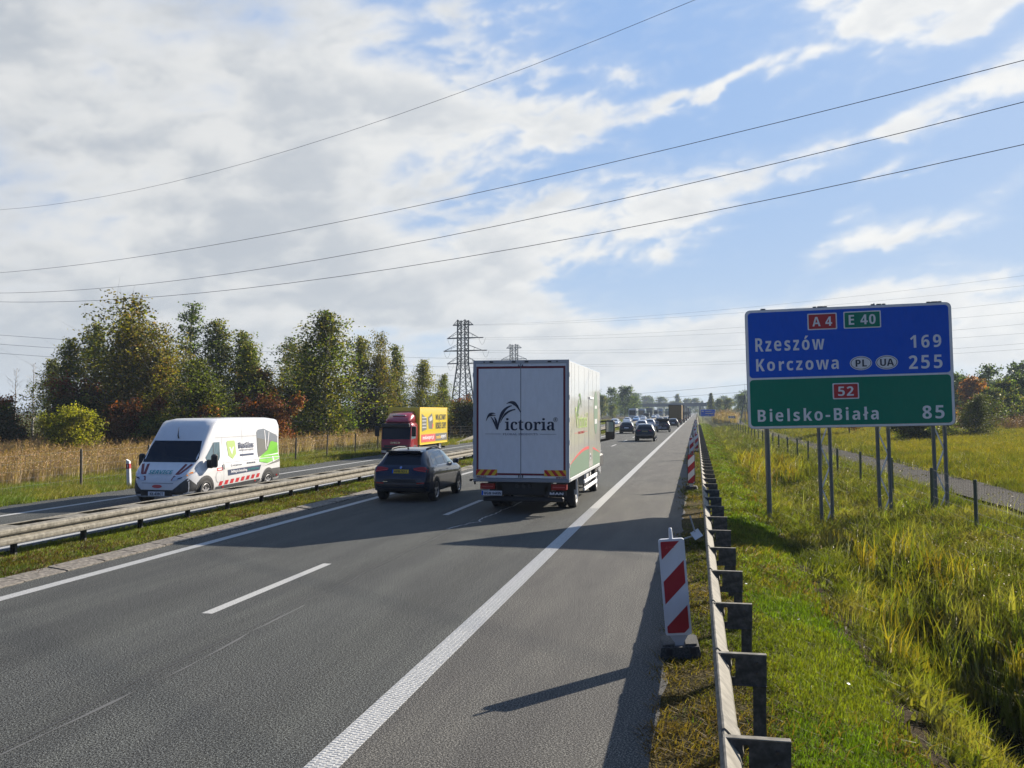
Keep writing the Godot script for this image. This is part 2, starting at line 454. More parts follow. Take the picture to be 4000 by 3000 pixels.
func sky_colour(az: float, el: float) -> Color:   # degrees
	var a := deg_to_rad(az)
	var e := deg_to_rad(el)
	var d := Vector3(sin(a) * cos(e), sin(e), -cos(a) * cos(e))
	var y := maxf(d.y, 0.0)
	var sun := clampf(d.dot(SUN_DIR), -1, 1)
	# clear air: deep blue away from the sun, paler towards it and towards the horizon
	var near := smoothstep(-0.5, 0.95, sun)
	var air := Color(0.045, 0.105, 0.30).lerp(Color(0.29, 0.48, 0.84), near)
	air = air.lerp(Color(0.52, 0.70, 0.90).lerp(Color(0.12, 0.2, 0.38), 1.0 - smoothstep(-0.6, 0.5, sun)), pow(1.0 - y, 4.5) * 0.85)
	air = air.lerp(Color(0.80, 0.85, 0.86).lerp(Color(0.24, 0.31, 0.42), 1.0 - smoothstep(-0.6, 0.5, sun)), pow(1.0 - y, 11.0) * 0.95)
	air = air.lerp(Color(0.85, 0.90, 0.96), pow(maxf(sun, 0.0), 9.0) * 0.35)
	# cloud noise: streets of cloud rising gently to the right, flattening towards the horizon
	var ly := (el + 3.0) * (1.0 + 9.0 / (el + 6.0))
	var u := az * 0.98 + ly * 0.2
	var v := ly * 1.15 - az * 0.19
	var big := sky_n.get_noise_3d(u * 1.0, v * 1.4, 3.0)
	var w1 := sky_m.get_noise_3d(u * 2.0, v * 2.6, 11.0)
	var fine := sky_m.get_noise_3d(u * 3.2 + big * 10.0, v * 6.0 + w1 * 8.0, 31.0)
	var wisp := sky_m.get_noise_3d(u * 7.0 + fine * 16.0, v * 15.0 + w1 * 14.0, 77.0)
	var field := 0.0
	for b in banks:
		var da := fposmod(az + w1 * 3.0 - b[0] + 180.0, 360.0) - 180.0
		var de: float = el + big * 2.0 + fine * 0.8 - b[1]
		if absf(da) > b[2] * 2.6 + b[3]:
			continue
		var c := cos(deg_to_rad(b[4]))
		var s := sin(deg_to_rad(b[4]))
		var p: float = (da * c + de * s) / b[2]
		var q: float = (-da * s + de * c) / b[3]
		field += b[5] * exp(-pow(p * p + q * q, 1.2) * 0.8)
	field = 1.0 - exp(-field * 1.2)
	var calm := smoothstep(-8.0, -26.0, az) * smoothstep(-70.0, -40.0, az)
	var n := big * (0.35 + 0.5 * calm) + w1 * 0.3 + fine * (0.6 - 0.3 * calm) + wisp * (0.38 - 0.28 * calm)
	var dens := field * 1.35 + n * 0.85 - 0.52
	var cover := smoothstep(-0.08, 0.55, dens)
	cover = maxf(cover, smoothstep(0.1, 1.1, field + n * 0.6) * 0.62)
	var thick := smoothstep(0.15, 1.1, dens * 0.9 + w1 * 0.5 + fine * 0.5)
	var side := smoothstep(0.42, 0.95, sun)
	var bright := Color(0.80, 0.805, 0.80).lerp(Color(0.97, 0.97, 0.95), side)
	bright = bright.lerp(Color(0.26, 0.29, 0.34), 1.0 - smoothstep(-0.7, 0.4, sun))
	var dull := Color(0.52, 0.56, 0.61).lerp(Color(0.80, 0.82, 0.84), side)
	dull = dull.lerp(Color(0.20, 0.24, 0.30), 1.0 - smoothstep(-0.7, 0.4, sun))
	var c2 := bright.lerp(dull, clampf(thick - wisp * (0.55 - 0.42 * calm) - fine * (0.25 - 0.1 * calm), 0, 1))
	var low := pow(1.0 - y, 18.0)
	c2 = c2.lerp(Color(0.82, 0.84, 0.83).lerp(Color(0.26, 0.32, 0.42), 1.0 - smoothstep(-0.6, 0.5, sun)), low * 0.6)
	return air.lerp(c2, cover * (0.97 - 0.15 * low))

const SUN_DIR := Vector3(0.5218, 0.4425, -0.7292)
const SKY_GAIN := 0.5

func sky_patch(w: int, h: int, az0: float, el1: float, per_x: float, per_y: float) -> Image:
	var data := PackedFloat32Array()
	data.resize(w * h * 3)
	var k := 0
	for j in h:
		var el := maxf(el1 - (j + 0.5) * per_y, 0.0)
		for i in w:
			var c := sky_colour(az0 + (i + 0.5) * per_x, el)
			data[k] = c.r * SKY_GAIN
			data[k + 1] = c.g * SKY_GAIN
			data[k + 2] = c.b * SKY_GAIN
			k += 3
	return Image.create_from_data(w, h, false, Image.FORMAT_RGBF, data.to_byte_array())

func make_sky() -> Image:
	sky_n.seed = 5
	sky_n.frequency = 0.045
	sky_n.fractal_octaves = 4
	sky_m.seed = 17
	sky_m.frequency = 0.05
	sky_m.fractal_octaves = 5
	sky_m.fractal_gain = 0.55
	var W := 4096
	var im := sky_patch(512, 128, 0.0, 90.0, 360.0 / 512, 90.0 / 128)
	im.resize(W, 1024, Image.INTERPOLATE_CUBIC)
	var full := Image.create_empty(W, 2048, false, Image.FORMAT_RGBF)
	full.fill(Color(0.115 * SKY_GAIN * 1.6, 0.125 * SKY_GAIN * 1.6, 0.085 * SKY_GAIN * 1.6))
	full.blit_rect(im, Rect2i(0, 0, W, 1024), Vector2i(0, 0))
	var px := 360.0 / W
	var left := sky_patch(720, 368, -720 * px, 368 * px, px, px)
	var right := sky_patch(420, 368, 0.0, 368 * px, px, px)
	full.blit_rect(left, Rect2i(0, 0, 720, 368), Vector2i(W - 720, 1024 - 368))
	full.blit_rect(right, Rect2i(0, 0, 420, 368), Vector2i(0, 1024 - 368))
	return full

# ---------------------------------------------------------------- the lie of the land
var land := FastNoiseLite.new()

func pl(a: Array, x: float) -> float:   # piecewise linear through Vector2 points
	if x <= a[0].x:
		return a[0].y
	for i in range(1, a.size()):
		if x <= a[i].x:
			return lerpf(a[i - 1].y, a[i].y, (x - a[i - 1].x) / maxf(a[i].x - a[i - 1].x, 1e-6))
	return a[-1].y

func pv(a: Array) -> Array:
	var o := []
	for i in range(0, a.size(), 2):
		o.append(Vector2(a[i], a[i + 1]))
	return o

var land_line := pv([-400, 0.3, -60, -0.1, -30, -0.12, -24, -0.16, -21, -0.06, -19.75, -0.012, -19.5, -0.035, -13.4, -0.035, -13.2, 0.0, -12.6, 0.05, -11.5, 0.05, -11.05, 0.02, -10.95, -0.035, -0.6, -0.035, -0.3, -0.004, 0.2, 0.025, 0.7, 0.02, 1.2, -0.08, 1.75, -0.30, 2.05, -0.43, 2.5, -0.50, 2.9, -0.62, 3.2, -0.72, 3.7, -0.66, 4.3, -0.42, 5.2, -0.28, 6.4, -0.17, 8.2, -0.12, 11.2, -0.12, 13, -0.04, 60, 0.25, 400, 1.5])

func gy(x: float, z: float) -> float:
	var y := pl(land_line, x)
	if x > 2.4 and x < 4.6:
		var deep := smoothstep(-17.0, -13.0, z) * 0.42
		y -= deep * exp(-pow((x - 3.25) / 0.55, 2.0))
	var rough := 0.0
	if x > 0.8: rough = smoothstep(0.8, 2.5, x)
	elif x < -20.0: rough = smoothstep(-20.0, -23.0, x)
	if rough > 0.0 and absf(x - 9.7) > 1.6:
		y += land.get_noise_2d(x * 9.0, z * 9.0) * 0.09 * rough + land.get_noise_2d(x * 1.2 + 50.0, z * 1.2) * 0.18 * rough * smoothstep(4.0, 14.0, absf(x))
	return y

# what the ground is made of: thatch by the road, turf on the slope, mud in the ditch, meadow, wood floor
func soil_tint(x: float, z: float) -> Color:
	var thatch := Color(0.16, 0.12, 0.06)
	var turf := Color(0.20, 0.215, 0.04)
	var mud := Color(0.055, 0.05, 0.03)
	var rank := Color(0.17, 0.165, 0.045)
	var meadow := Color(0.21, 0.20, 0.04)
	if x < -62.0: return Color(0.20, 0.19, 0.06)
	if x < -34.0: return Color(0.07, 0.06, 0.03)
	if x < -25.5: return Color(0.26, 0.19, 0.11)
	if x < -19.0: return Color(0.13, 0.16, 0.028)
	if x < -10.0: return Color(0.10, 0.085, 0.04)
	if x < 0.55: return thatch
	if x < 0.9: return thatch.lerp(turf, (x - 0.55) / 0.35)
	if x < 1.85: return turf
	if x < 2.7: return turf.lerp(rank, (x - 1.85) / 0.85)
	if x < 3.9: return rank.lerp(mud, smoothstep(-18.0, -13.0, z))
	if x < 9.0: return rank
	return rank.lerp(meadow, clampf((x - 9.0) / 4.0, 0, 1))

func track_near(z: float) -> float:
	return pl(track_n, z) + land.get_noise_2d(z * 12.0, 4.0) * 0.35

func track_far(z: float) -> float:
	return pl(track_f, z) + land.get_noise_2d(z * 12.0, 9.0) * 0.35

var track_n := pv([-420, 20, -300, 12, -200, 8.6, -110, 7.2, -85, 7.5, -57, 7.8, -40, 8.35, -30, 8.8, 10, 9.8])
var track_f := pv([-420, 23, -300, 15, -200, 11, -110, 9.2, -85, 9.7, -57, 10.5, -40, 10.8, -30, 11.0, 10, 12.0])

func bare(p: Vector3, tall: float) -> bool:   # places where nothing grows: the track, the trench along the slope, open water
	if p.x > track_near(p.z) - 0.1 and p.x < track_far(p.z) + 0.1:
		return true
	if absf(p.x - 2.04 - land.get_noise_2d(p.z * 10.0, 8.0) * 0.2) < 0.17 and land.get_noise_2d(p.z * 4.0, 70.0) > -0.3:
		return true
	return p.z > -12.6 and absf(p.x - 3.3 - land.get_noise_2d(p.z * 5.0, 8.0) * 0.3) < 0.16 + 0.04 * tall

func make_land() -> void:
	var xs := [-1600.0, -700.0, -300.0, -150.0, -100.0]
	var x := -80.0
	while x < -32: xs.append(x); x += 4.0
	x = -32.0
	while x < -19.9: xs.append(x); x += 1.0
	xs.append_array([-19.75, -19.5, -16.5, -13.4, -13.2, -12.9, -12.3, -11.7, -11.3, -11.05, -10.95, -5.0, -0.6, -0.3, 0.0, 0.25, 0.5, 0.7])
	x = 0.9
	while x < 6.6: xs.append(x); x += 0.2
	x = 6.8
	while x < 13: xs.append(x); x += 0.5
	while x < 60: xs.append(x); x += 3.0
	xs.append_array([75.0, 100.0, 150.0, 300.0, 700.0, 1600.0])
	var zs := [60.0, 20.0, 5.0]
	var z := 0.0
	while z > -40: z -= 0.35; zs.append(z)
	while z > -120: z -= 1.2; zs.append(z)
	while z > -300: z -= 6.0; zs.append(z)
	zs.append_array([-400.0, -600.0, -900.0, -1500.0, -2600.0])
	var pos := PackedVector3Array()
	var tint := PackedColorArray()
	var idx := PackedInt32Array()
	for zz in zs:
		for xx in xs:
			pos.append(Vector3(xx, gy(xx, zz), zz))
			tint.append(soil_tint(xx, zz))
	var n := xs.size()
	for j in zs.size() - 1:
		for i in n - 1:
			var a := j * n + i
			idx.append_array([a, a + n + 1, a + 1, a, a + n, a + n + 1])
	var arr := []
	arr.resize(Mesh.ARRAY_MAX)
	arr[Mesh.ARRAY_VERTEX] = pos
	arr[Mesh.ARRAY_COLOR] = tint
	arr[Mesh.ARRAY_INDEX] = idx
	var am := ArrayMesh.new()
	am.add_surface_from_arrays(Mesh.PRIMITIVE_TRIANGLES, arr)
	var st := SurfaceTool.new()
	st.create_from(am, 0)
	st.generate_normals()
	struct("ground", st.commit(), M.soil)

# a carriageway: worn paler and darker along the wheel paths
func worn_road(x0: float, x1: float, lanes: Array) -> ArrayMesh:
	var zs := []
	var z := 30.0
	while z > -60.0: zs.append(z); z -= 0.8
	while z > -300.0: zs.append(z); z -= 6.0
	while z > -2500.0: zs.append(z); z -= 60.0
	var n := int((x1 - x0) / 0.22)
	var pos := PackedVector3Array()
	var col := PackedColorArray()
	var nor := PackedVector3Array()
	var idx := PackedInt32Array()
	for j in zs.size():
		for i in n + 1:
			var x := lerpf(x0, x1, float(i) / n)
			pos.append(Vector3(x, 0, zs[j]))
			nor.append(Vector3.UP)
			var t := 1.0
			for c in lanes:
				for s in [-0.95, 0.95]:
					t -= 0.13 * exp(-pow((x - c - s - land.get_noise_2d(zs[j] * 1.5, c) * 0.2) / 0.34, 2.0))
				t -= 0.07 * exp(-pow((x - c) / 0.3, 2.0)) * (0.6 + land.get_noise_2d(zs[j] * 3.0, c * 7.0))
			t += land.get_noise_2d(x * 7.0, zs[j] * 0.9) * 0.10 + land.get_noise_2d(x * 24.0, zs[j] * 9.0) * 0.05
			col.append(Color(t, t, t * 0.995))
			if i < n and j < zs.size() - 1:
				var a := j * (n + 1) + i
				idx.append_array([a, a + n + 2, a + 1, a, a + n + 1, a + n + 2])
	var arr := []
	arr.resize(Mesh.ARRAY_MAX)
	arr[Mesh.ARRAY_VERTEX] = pos
	arr[Mesh.ARRAY_NORMAL] = nor
	arr[Mesh.ARRAY_COLOR] = col
	arr[Mesh.ARRAY_INDEX] = idx
	var am := ArrayMesh.new()
	am.add_surface_from_arrays(Mesh.PRIMITIVE_TRIANGLES, arr)
	return am

# a ribbon lying along z between two lines x0(z), x1(z)
func ribbon(zs: Array, f0: Callable, f1: Callable, y: float) -> ArrayMesh:
	var b := MB.new(true)
	for i in zs.size() - 1:
		var a: float = zs[i]
		var c: float = zs[i + 1]
		b.quad(Vector3(f0.call(a), y, a), Vector3(f1.call(a), y, a), Vector3(f1.call(c), y, c), Vector3(f0.call(c), y, c))
	return b.done()

func strip(x0: float, x1: float, z0: float, z1: float, y: float) -> ArrayMesh:
	var b := MB.new()
	var n := maxi(1, int(absf(z1 - z0) / 60.0))
	for i in n:
		var a := lerpf(z0, z1, float(i) / n)
		var c := lerpf(z0, z1, float(i + 1) / n)
		b.quad(Vector3(x0, y, a), Vector3(x1, y, a), Vector3(x1, y, c), Vector3(x0, y, c))
	return b.done()

# ---------------------------------------------------------------- lofted vehicle bodies (rear at s = 0, front at s = length along -z)
class Body:
	var ss := []
	var rings := []     # half rings from the keel to the roof's middle line
	func at(s: float) -> PackedVector2Array:
		var i := 0
		while i < ss.size() - 2 and ss[i + 1] < s:
			i += 1
		var t := clampf((s - ss[i]) / maxf(ss[i + 1] - ss[i], 1e-5), 0, 1)
		var p := PackedVector2Array()
		for k in rings[i].size():
			p.append(rings[i][k].lerp(rings[i + 1][k], t))
		return p
	func wide(s: float, y: float) -> float:    # half width at a height, -1 outside
		if s < ss[0] or s > ss[-1]:
			return -1.0
		var r := at(s)
		var best := -1.0
		for k in r.size() - 1:
			var a := r[k]
			var b := r[k + 1]
			if (y >= a.y and y <= b.y) or (y <= a.y and y >= b.y):
				var t := 0.0 if absf(b.y - a.y) < 1e-6 else (y - a.y) / (b.y - a.y)
				best = maxf(best, lerpf(a.x, b.x, t))
		return best
	func hit_s(x: float, y: float, from_rear: bool) -> float:   # where a line along the vehicle first meets the body
		var a: float = ss[0] if from_rear else ss[-1]
		var dir := 1.0 if from_rear else -1.0
		var prev := a - dir * 0.001
		for i in 60:
			var s := a + dir * i * 0.05
			if wide(s, y) >= absf(x):
				var lo := prev
				var hi := s
				for k in 9:
					var m := (lo + hi) / 2
					if wide(m, y) >= absf(x): hi = m
					else: lo = m
				return hi
			prev = s
		return a + dir * 1.0
	func mesh() -> ArrayMesh:
		var b := MB.new(true)
		for i in ss.size() - 1:
			for k in rings[i].size() - 1:
				var p: Vector2 = rings[i][k]; var q: Vector2 = rings[i][k + 1]
				var r: Vector2 = rings[i + 1][k]; var t: Vector2 = rings[i + 1][k + 1]
				var z0: float = -ss[i]; var z1: float = -ss[i + 1]
				b.quad(Vector3(p.x, p.y, z0), Vector3(r.x, r.y, z1), Vector3(t.x, t.y, z1), Vector3(q.x, q.y, z0))
				b.quad(Vector3(-p.x, p.y, z0), Vector3(-q.x, q.y, z0), Vector3(-t.x, t.y, z1), Vector3(-r.x, r.y, z1))
		for e in [0, -1]:
			var r: PackedVector2Array = rings[e]
			var z: float = -ss[e]
			for k in r.size() - 1:
				var A := Vector3(r[k].x, r[k].y, z); var B := Vector3(r[k + 1].x, r[k + 1].y, z)
				var C := Vector3(-r[k + 1].x, r[k + 1].y, z); var D := Vector3(-r[k].x, r[k].y, z)
				if e == 0: b.quad(A, B, C, D)
				else: b.quad(D, C, B, A)
		return b.done()

# a piece of glass, lamp or print laid over a body: the outline is seen from one side and pressed on to the surface
func decal(bd: Body, p: PackedVector2Array, face: String, called: String, m: Material, parent: Node3D, off := 0.006, cell := 0.1) -> MeshInstance3D:
	var b := MB.new(true)
	var lo := p[0]
	var hi := p[0]
	for v in p:
		lo = lo.min(v)
		hi = hi.max(v)
	var memo := {}
	var y := lo.y
	while y < hi.y:
		var x := lo.x
		while x < hi.x:
			var c := rect(x, y, minf(x + cell, hi.x), minf(y + cell, hi.y))
			for piece in Geometry2D.intersect_polygons(p, c):
				var ix := Geometry2D.triangulate_polygon(piece)
				for i in range(0, ix.size(), 3):
					var t := []
					for k in 3:
						var v: Vector2 = piece[ix[i + k]]
						if not memo.has(v):
							memo[v] = press(bd, v, face, off)
						t.append(memo[v])
					var ccw: bool = (piece[ix[i + 1]] - piece[ix[i]]).cross(piece[ix[i + 2]] - piece[ix[i]]) > 0
					# side polygons run (s, y): seen from the right side s grows to the right; from the left side it is mirrored
					if face == "left" or face == "front": ccw = not ccw
					if ccw: b.tri(t[0], t[1], t[2])
					else: b.tri(t[0], t[2], t[1])
			x += cell
		y += cell
	return obj(called, b.done(), m, parent)

func press(bd: Body, v: Vector2, face: String, off: float) -> Vector3:
	if face == "right" or face == "left":
		var s := -v.x
		s = v.x
		var w := maxf(bd.wide(clampf(s, bd.ss[0], bd.ss[-1]), v.y), 0.05) + off
		return Vector3(w if face == "right" else -w, v.y, -s)
	var s2 := bd.hit_s(v.x, v.y, face == "rear")
	return Vector3(v.x, v.y, -s2 + (off if face == "rear" else -off))

# p: top, bot, belt, plan as (s, value) lists, roof half width, tumble; n stations
func car_body(p: Dictionary) -> Body:
	var bd := Body.new()
	var L: float = p.length
	var st := []
	for e in [0.0, 0.03, 0.08, 0.15, 0.25, 0.4]:
		st.append(e); st.append(L - e)
	var x := 0.55
	while x < L - 0.5:
		st.append(x)
		x += 0.16
	st.sort()
	for s in st:
		var yt := pl(p.top, s)
		var yb := pl(p.bot, s)
		var w := pl(p.plan, s)
		var belt := minf(pl(p.belt, s), yt - 0.05)
		var glass := clampf((yt - pl(p.belt, s)) / 0.25, 0, 1)
		var wr: float = lerpf(w - 0.10, p.roof_w, glass)
		var mid := lerpf(yb, belt, 0.45)
		var ring := PackedVector2Array()
		ring.append(Vector2(0, yb))
		ring.append(Vector2(w - 0.16, yb))
		ring.append(Vector2(w - 0.05, yb + 0.03))
		ring.append(Vector2(w - 0.012, lerpf(yb, mid, 0.45)))
		ring.append(Vector2(w, mid))
		ring.append(Vector2(w - 0.004, lerpf(mid, belt, 0.55)))
		ring.append(Vector2(w - 0.03, belt - 0.03))
		ring.append(Vector2(w - 0.05, belt + 0.0))
		var y2 := lerpf(belt, yt, 0.55)
		ring.append(Vector2(lerpf(w - 0.06, wr, 0.5), y2))
		ring.append(Vector2(wr, lerpf(belt, yt, 0.86)))
		ring.append(Vector2(wr - 0.06, lerpf(belt, yt, 0.965)))
		ring.append(Vector2(wr * 0.6, yt))
		ring.append(Vector2(0, yt + 0.012))
		bd.ss.append(s)
		bd.rings.append(ring)
	return bd

func add_wheel(parent: Node3D, at: Vector3, r: float, w: float, out: float, rim: Material, spokes := 5) -> void:
	var wn := Node3D.new()
	wn.name = "wheel"
	parent.add_child(wn, true)
	wn.position = at
	var t := Transform3D(Basis(Vector3(0, 1, 0), Vector3(out, 0, 0), Vector3(0, 0, -out)), Vector3.ZERO)
	var b := MB.new(true)
	b.lathe([Vector2(r * 0.5, -w / 2), Vector2(r * 0.9, -w / 2), Vector2(r * 0.985, -w * 0.4), Vector2(r, -w * 0.25), Vector2(r, w * 0.25), Vector2(r * 0.985, w * 0.4), Vector2(r * 0.9, w / 2), Vector2(r * 0.72, w / 2 - 0.004), Vector2(r * 0.7, w * 0.3)], t, 28)
	obj("tyre", b.done(), M.rubber, wn)
	var d := MB.new()
	d.lathe([Vector2(0.001, w * 0.22), Vector2(r * 0.7, w * 0.22), Vector2(r * 0.71, w * 0.28)], t, 24)
	obj("brake_disc", d.done(), M.black, wn)
	var s := MB.new()
	s.lathe([Vector2(r * 0.62, w * 0.34), Vector2(r * 0.68, w * 0.46), Vector2(r * 0.72, w * 0.44), Vector2(r * 0.715, w * 0.28)], t, 24)
	s.lathe([Vector2(0.001, w * 0.42), Vector2(r * 0.14, w * 0.41), Vector2(r * 0.16, w * 0.3)], t, 12)
	for k in spokes:
		var a := TAU * k / spokes
		var dir := Vector3(0, cos(a), sin(a))
		var q := Basis(Vector3(out, 0, 0), dir, Vector3(out, 0, 0).cross(dir))
		s.boxt(Transform3D(q, Vector3.ZERO), Vector3(w * 0.28, r * 0.1, -r * 0.085), Vector3(w * 0.39, r * 0.66, r * 0.085))
	obj("rim", s.done(), rim, wn)

func arc(cx: float, cy: float, r: float, a0: float, a1: float, n := 14) -> PackedVector2Array:
	var p := PackedVector2Array()
	for i in n + 1:
		var a := lerpf(a0, a1, float(i) / n)
		p.append(Vector2(cx + cos(a) * r, cy + sin(a) * r))
	return p

# ---------------------------------------------------------------- plants
var leaf_pos := PackedVector3Array()
var leaf_nor := PackedVector3Array()
var leaf_col := PackedColorArray()
var leaf_idx := PackedInt32Array()

func leaves_begin() -> void:
	leaf_pos.clear(); leaf_nor.clear(); leaf_col.clear(); leaf_idx.clear()

func leaf_at(c: Vector3, size: float, n: Vector3, col: Color) -> void:
	var d := Vector3(rng.randf_range(-1, 1), rng.randf_range(-1.2, 0.6), rng.randf_range(-1, 1)).normalized()
	var e := d.cross(Vector3(rng.randf_range(-1, 1), rng.randf_range(-1, 1), rng.randf_range(-1, 1))).normalized()
	var k := leaf_pos.size()
	leaf_pos.append(c - d * size * 0.6); leaf_pos.append(c + e * size * 0.38)
	leaf_pos.append(c + d * size * 0.6); leaf_pos.append(c - e * size * 0.38)
	for i in 4:
		leaf_nor.append(n)
		leaf_col.append(col)
	leaf_idx.append_array([k, k + 1, k + 2, k, k + 2, k + 3])

func leaves_done() -> ArrayMesh:
	var arr := []
	arr.resize(Mesh.ARRAY_MAX)
	arr[Mesh.ARRAY_VERTEX] = leaf_pos
	arr[Mesh.ARRAY_NORMAL] = leaf_nor
	arr[Mesh.ARRAY_COLOR] = leaf_col
	arr[Mesh.ARRAY_INDEX] = leaf_idx
	var am := ArrayMesh.new()
	am.add_surface_from_arrays(Mesh.PRIMITIVE_TRIANGLES, arr)
	return am

# kinds: "birch" (tall, loose, pointed), "round" (broad crown), "bush" (many stems from the ground), "bare" (twigs only)
func plant(seed_: int, kind: String, h: float, rad: float, base: float, limbs: int, per: int, size: float, cols: Array, bark: Material, forks := 1) -> Array:
	rng.seed = seed_
	var wood := MB.new(true)
	leaves_begin()
	var trunks := []
	for f in forks:
		var lean := Vector3(rng.randf_range(-1, 1), 0, rng.randf_range(-1, 1)) * (0.03 if forks == 1 else 0.11)
		if kind == "bush":
			lean = Vector3(rng.randf_range(-1, 1), 0, rng.randf_range(-1, 1)) * 0.45
		var path := []
		var hh := h * (1.0 if f == 0 else rng.randf_range(0.72, 0.95))
		var wob := Vector3.ZERO
		for i in 9:
			var t := i / 8.0
			path.append(Vector3(0, hh * t - 0.15, 0) + lean * hh * t + wob)
			wob += Vector3(rng.randf_range(-1, 1), 0, rng.randf_range(-1, 1)) * hh * 0.009
		trunks.append(path)
		var r0 := hh * (0.0125 if kind != "bush" else 0.008) / sqrt(forks if forks < 3 else 3)
		var rad_list := []
		for i in 9:
			rad_list.append(maxf(r0 * (1.15 - i / 8.0), 0.008))
		wood.tube(path, rad_list, 7)
	for i in limbs:
		var path: Array = trunks[i % trunks.size()]
		var t := base + (0.985 - base) * pow((i + rng.randf()) / limbs, 0.9)
		var fi := t * 8.0
		var o: Vector3 = path[int(fi)].lerp(path[mini(int(fi) + 1, 8)], fi - int(fi))
		var u := (t - base) / (1.0 - base)
		var env := 1.0
		if kind == "birch" or kind == "bare":
			env = minf(pow(maxf(1.0 - u, 0.0), 0.6) * 1.1 + 0.06, 0.6 + u * 1.6) * (0.82 + 0.3 * sin(i * 0.7 + seed_))
		elif kind == "round":
			env = sqrt(maxf(1.0 - pow(u * 1.5 - 0.62, 2.0) / 0.9, 0.04))
		else:
			env = sqrt(maxf(1.0 - pow(u * 1.25 - 0.3, 2.0), 0.06))
		var az := i * 2.399 + rng.randf_range(-0.5, 0.5)
		var up := lerpf(0.45, 1.6, u) if kind != "round" else lerpf(0.2, 1.3, u)
		var dir := Vector3(cos(az), up, sin(az)).normalized()
		var L := rad * env * (rng.randf_range(0.5, 1.3) if kind == "birch" else rng.randf_range(0.7, 1.2))
		var tip := o + dir * L
		var mid := o + dir * L * 0.55 + Vector3(0, L * 0.06, 0)
		tip.y -= L * (0.22 if kind == "birch" else 0.02)
		wood.tube([o, mid, tip], [maxf(h * 0.0042 * (1.1 - t), 0.006), maxf(h * 0.0026 * (1.1 - t), 0.004), 0.003], 4, false)
		if kind == "bare" or kind == "birch":
			for k in (6 if kind == "bare" else 2):
				var q := o.lerp(tip, rng.randf_range(0.35, 0.95))
				wood.tube([q, q + (dir + Vector3(rng.randf_range(-1, 1), rng.randf_range(-0.2, 0.9), rng.randf_range(-1, 1)) * 0.8) * L * 0.4], [0.007, 0.003], 3, false)
		if per == 0:
			continue
		var thin := 1.0 if kind != "birch" else lerpf(1.15, 0.32, pow(u, 1.4))
		var clumps := 7 if kind == "birch" else 5
		for c in clumps:
			var s := lerpf(0.3, 1.06, (c + rng.randf() * 0.8) / clumps)
			var centre := o.lerp(mid, s * 2.0) if s < 0.5 else mid.lerp(tip, s * 2.0 - 1.0)
			centre += Vector3(rng.randfn(), rng.randfn(), rng.randfn()) * L * 0.10
			var cr := rad * rng.randf_range(0.13, 0.24) * (1.15 - 0.35 * u)
			var col: Color = cols[rng.randi() % cols.size()]
			col = col.lerp(cols[rng.randi() % cols.size()], rng.randf())
			var tone := rng.randf_range(0.7, 1.25)
			for k in int(per * thin * rng.randf_range(0.6, 1.4)):
				var v := Vector3(rng.randfn(), rng.randfn() * 0.8, rng.randfn()) * cr * 0.62
				if kind == "birch":   # leaves hang along drooping twigs
					v = Vector3(rng.randfn() * 0.42, 0.25 - absf(rng.randfn()) * 1.05, rng.randfn() * 0.42) * cr * 0.95
				var q := centre + v
				var n := (v.normalized() * 0.8 + (q - Vector3(0, h * 0.5, 0)).normalized() * 0.5 + Vector3(rng.randf_range(-1, 1), rng.randf_range(-1, 1), rng.randf_range(-1, 1)) * 0.75).normalized()
				var j := tone * rng.randf_range(0.75, 1.25)
				leaf_at(q, size * rng.randf_range(0.7, 1.3), n, Color(col.r * j, col.g * j, col.b * j))
	return [wood.done(), leaves_done() if leaf_pos.size() else null, bark]

func set_plant(p: Array, called: String, label: String, category: String, at: Vector3, turn := 0.0, sc := Vector3.ONE, group := "") -> Node3D:
	var o := thing(called, label, category, at, turn, group)
	o.scale = sc
	obj("trunk" if category == "tree" else "stems", p[0], p[2], o)
	if p[1]:
		obj("crown" if category == "tree" else "foliage", p[1], M.leaf, o)
	return o

# a tuft of blades for the grass: heights h0..h1, spread over radius r
func tuft(seed_: int, n: int, r: float, h0: float, h1: float, w: float, bend: float, head := 0.0) -> ArrayMesh:
	rng.seed = seed_
	leaves_begin()
	for i in n:
		var a := rng.randf() * TAU
		var o := Vector3(cos(a), 0, sin(a)) * r * sqrt(rng.randf())
		o.y = -0.03
		var h := rng.randf_range(h0, h1)
		var b := rng.randf() * TAU
		var out := Vector3(cos(b), 0, sin(b))
		var side := Vector3(-out.z, 0, out.x) * w * rng.randf_range(0.6, 1.3)
		var k1 := o + out * h * bend * 0.25 * rng.randf() + Vector3(0, h * 0.55, 0)
		var k2 := o + out * h * bend * rng.randf_range(0.3, 1.0) + Vector3(0, h * rng.randf_range(0.8, 1.0), 0)
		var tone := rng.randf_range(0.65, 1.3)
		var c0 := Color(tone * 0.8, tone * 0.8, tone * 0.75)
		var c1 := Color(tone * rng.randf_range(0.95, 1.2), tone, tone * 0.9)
		var k := leaf_pos.size()
		leaf_pos.append(o - side); leaf_pos.append(o + side); leaf_pos.append(k1 + side * 0.8); leaf_pos.append(k1 - side * 0.8); leaf_pos.append(k2)
		var nn := (Vector3(0, 0.45, 0) + out * 0.9 + Vector3(rng.randf_range(-1, 1), 0, rng.randf_range(-1, 1)) * 0.4).normalized()
		for q in 5:
			leaf_nor.append(nn)
			leaf_col.append(c0 if q < 2 else c1)
		leaf_idx.append_array([k, k + 1, k + 2, k, k + 2, k + 3, k + 3, k + 2, k + 4])
		if head > 0.0:   # a seed head
			for q in 5:
				leaf_at(k2 + Vector3(rng.randf_range(-1, 1) * 0.3, rng.randf_range(-1.6, 0.6), rng.randf_range(-1, 1) * 0.3) * head, head, nn, Color(tone * 0.95, tone * 0.8, tone * 0.75))
	return leaves_done()

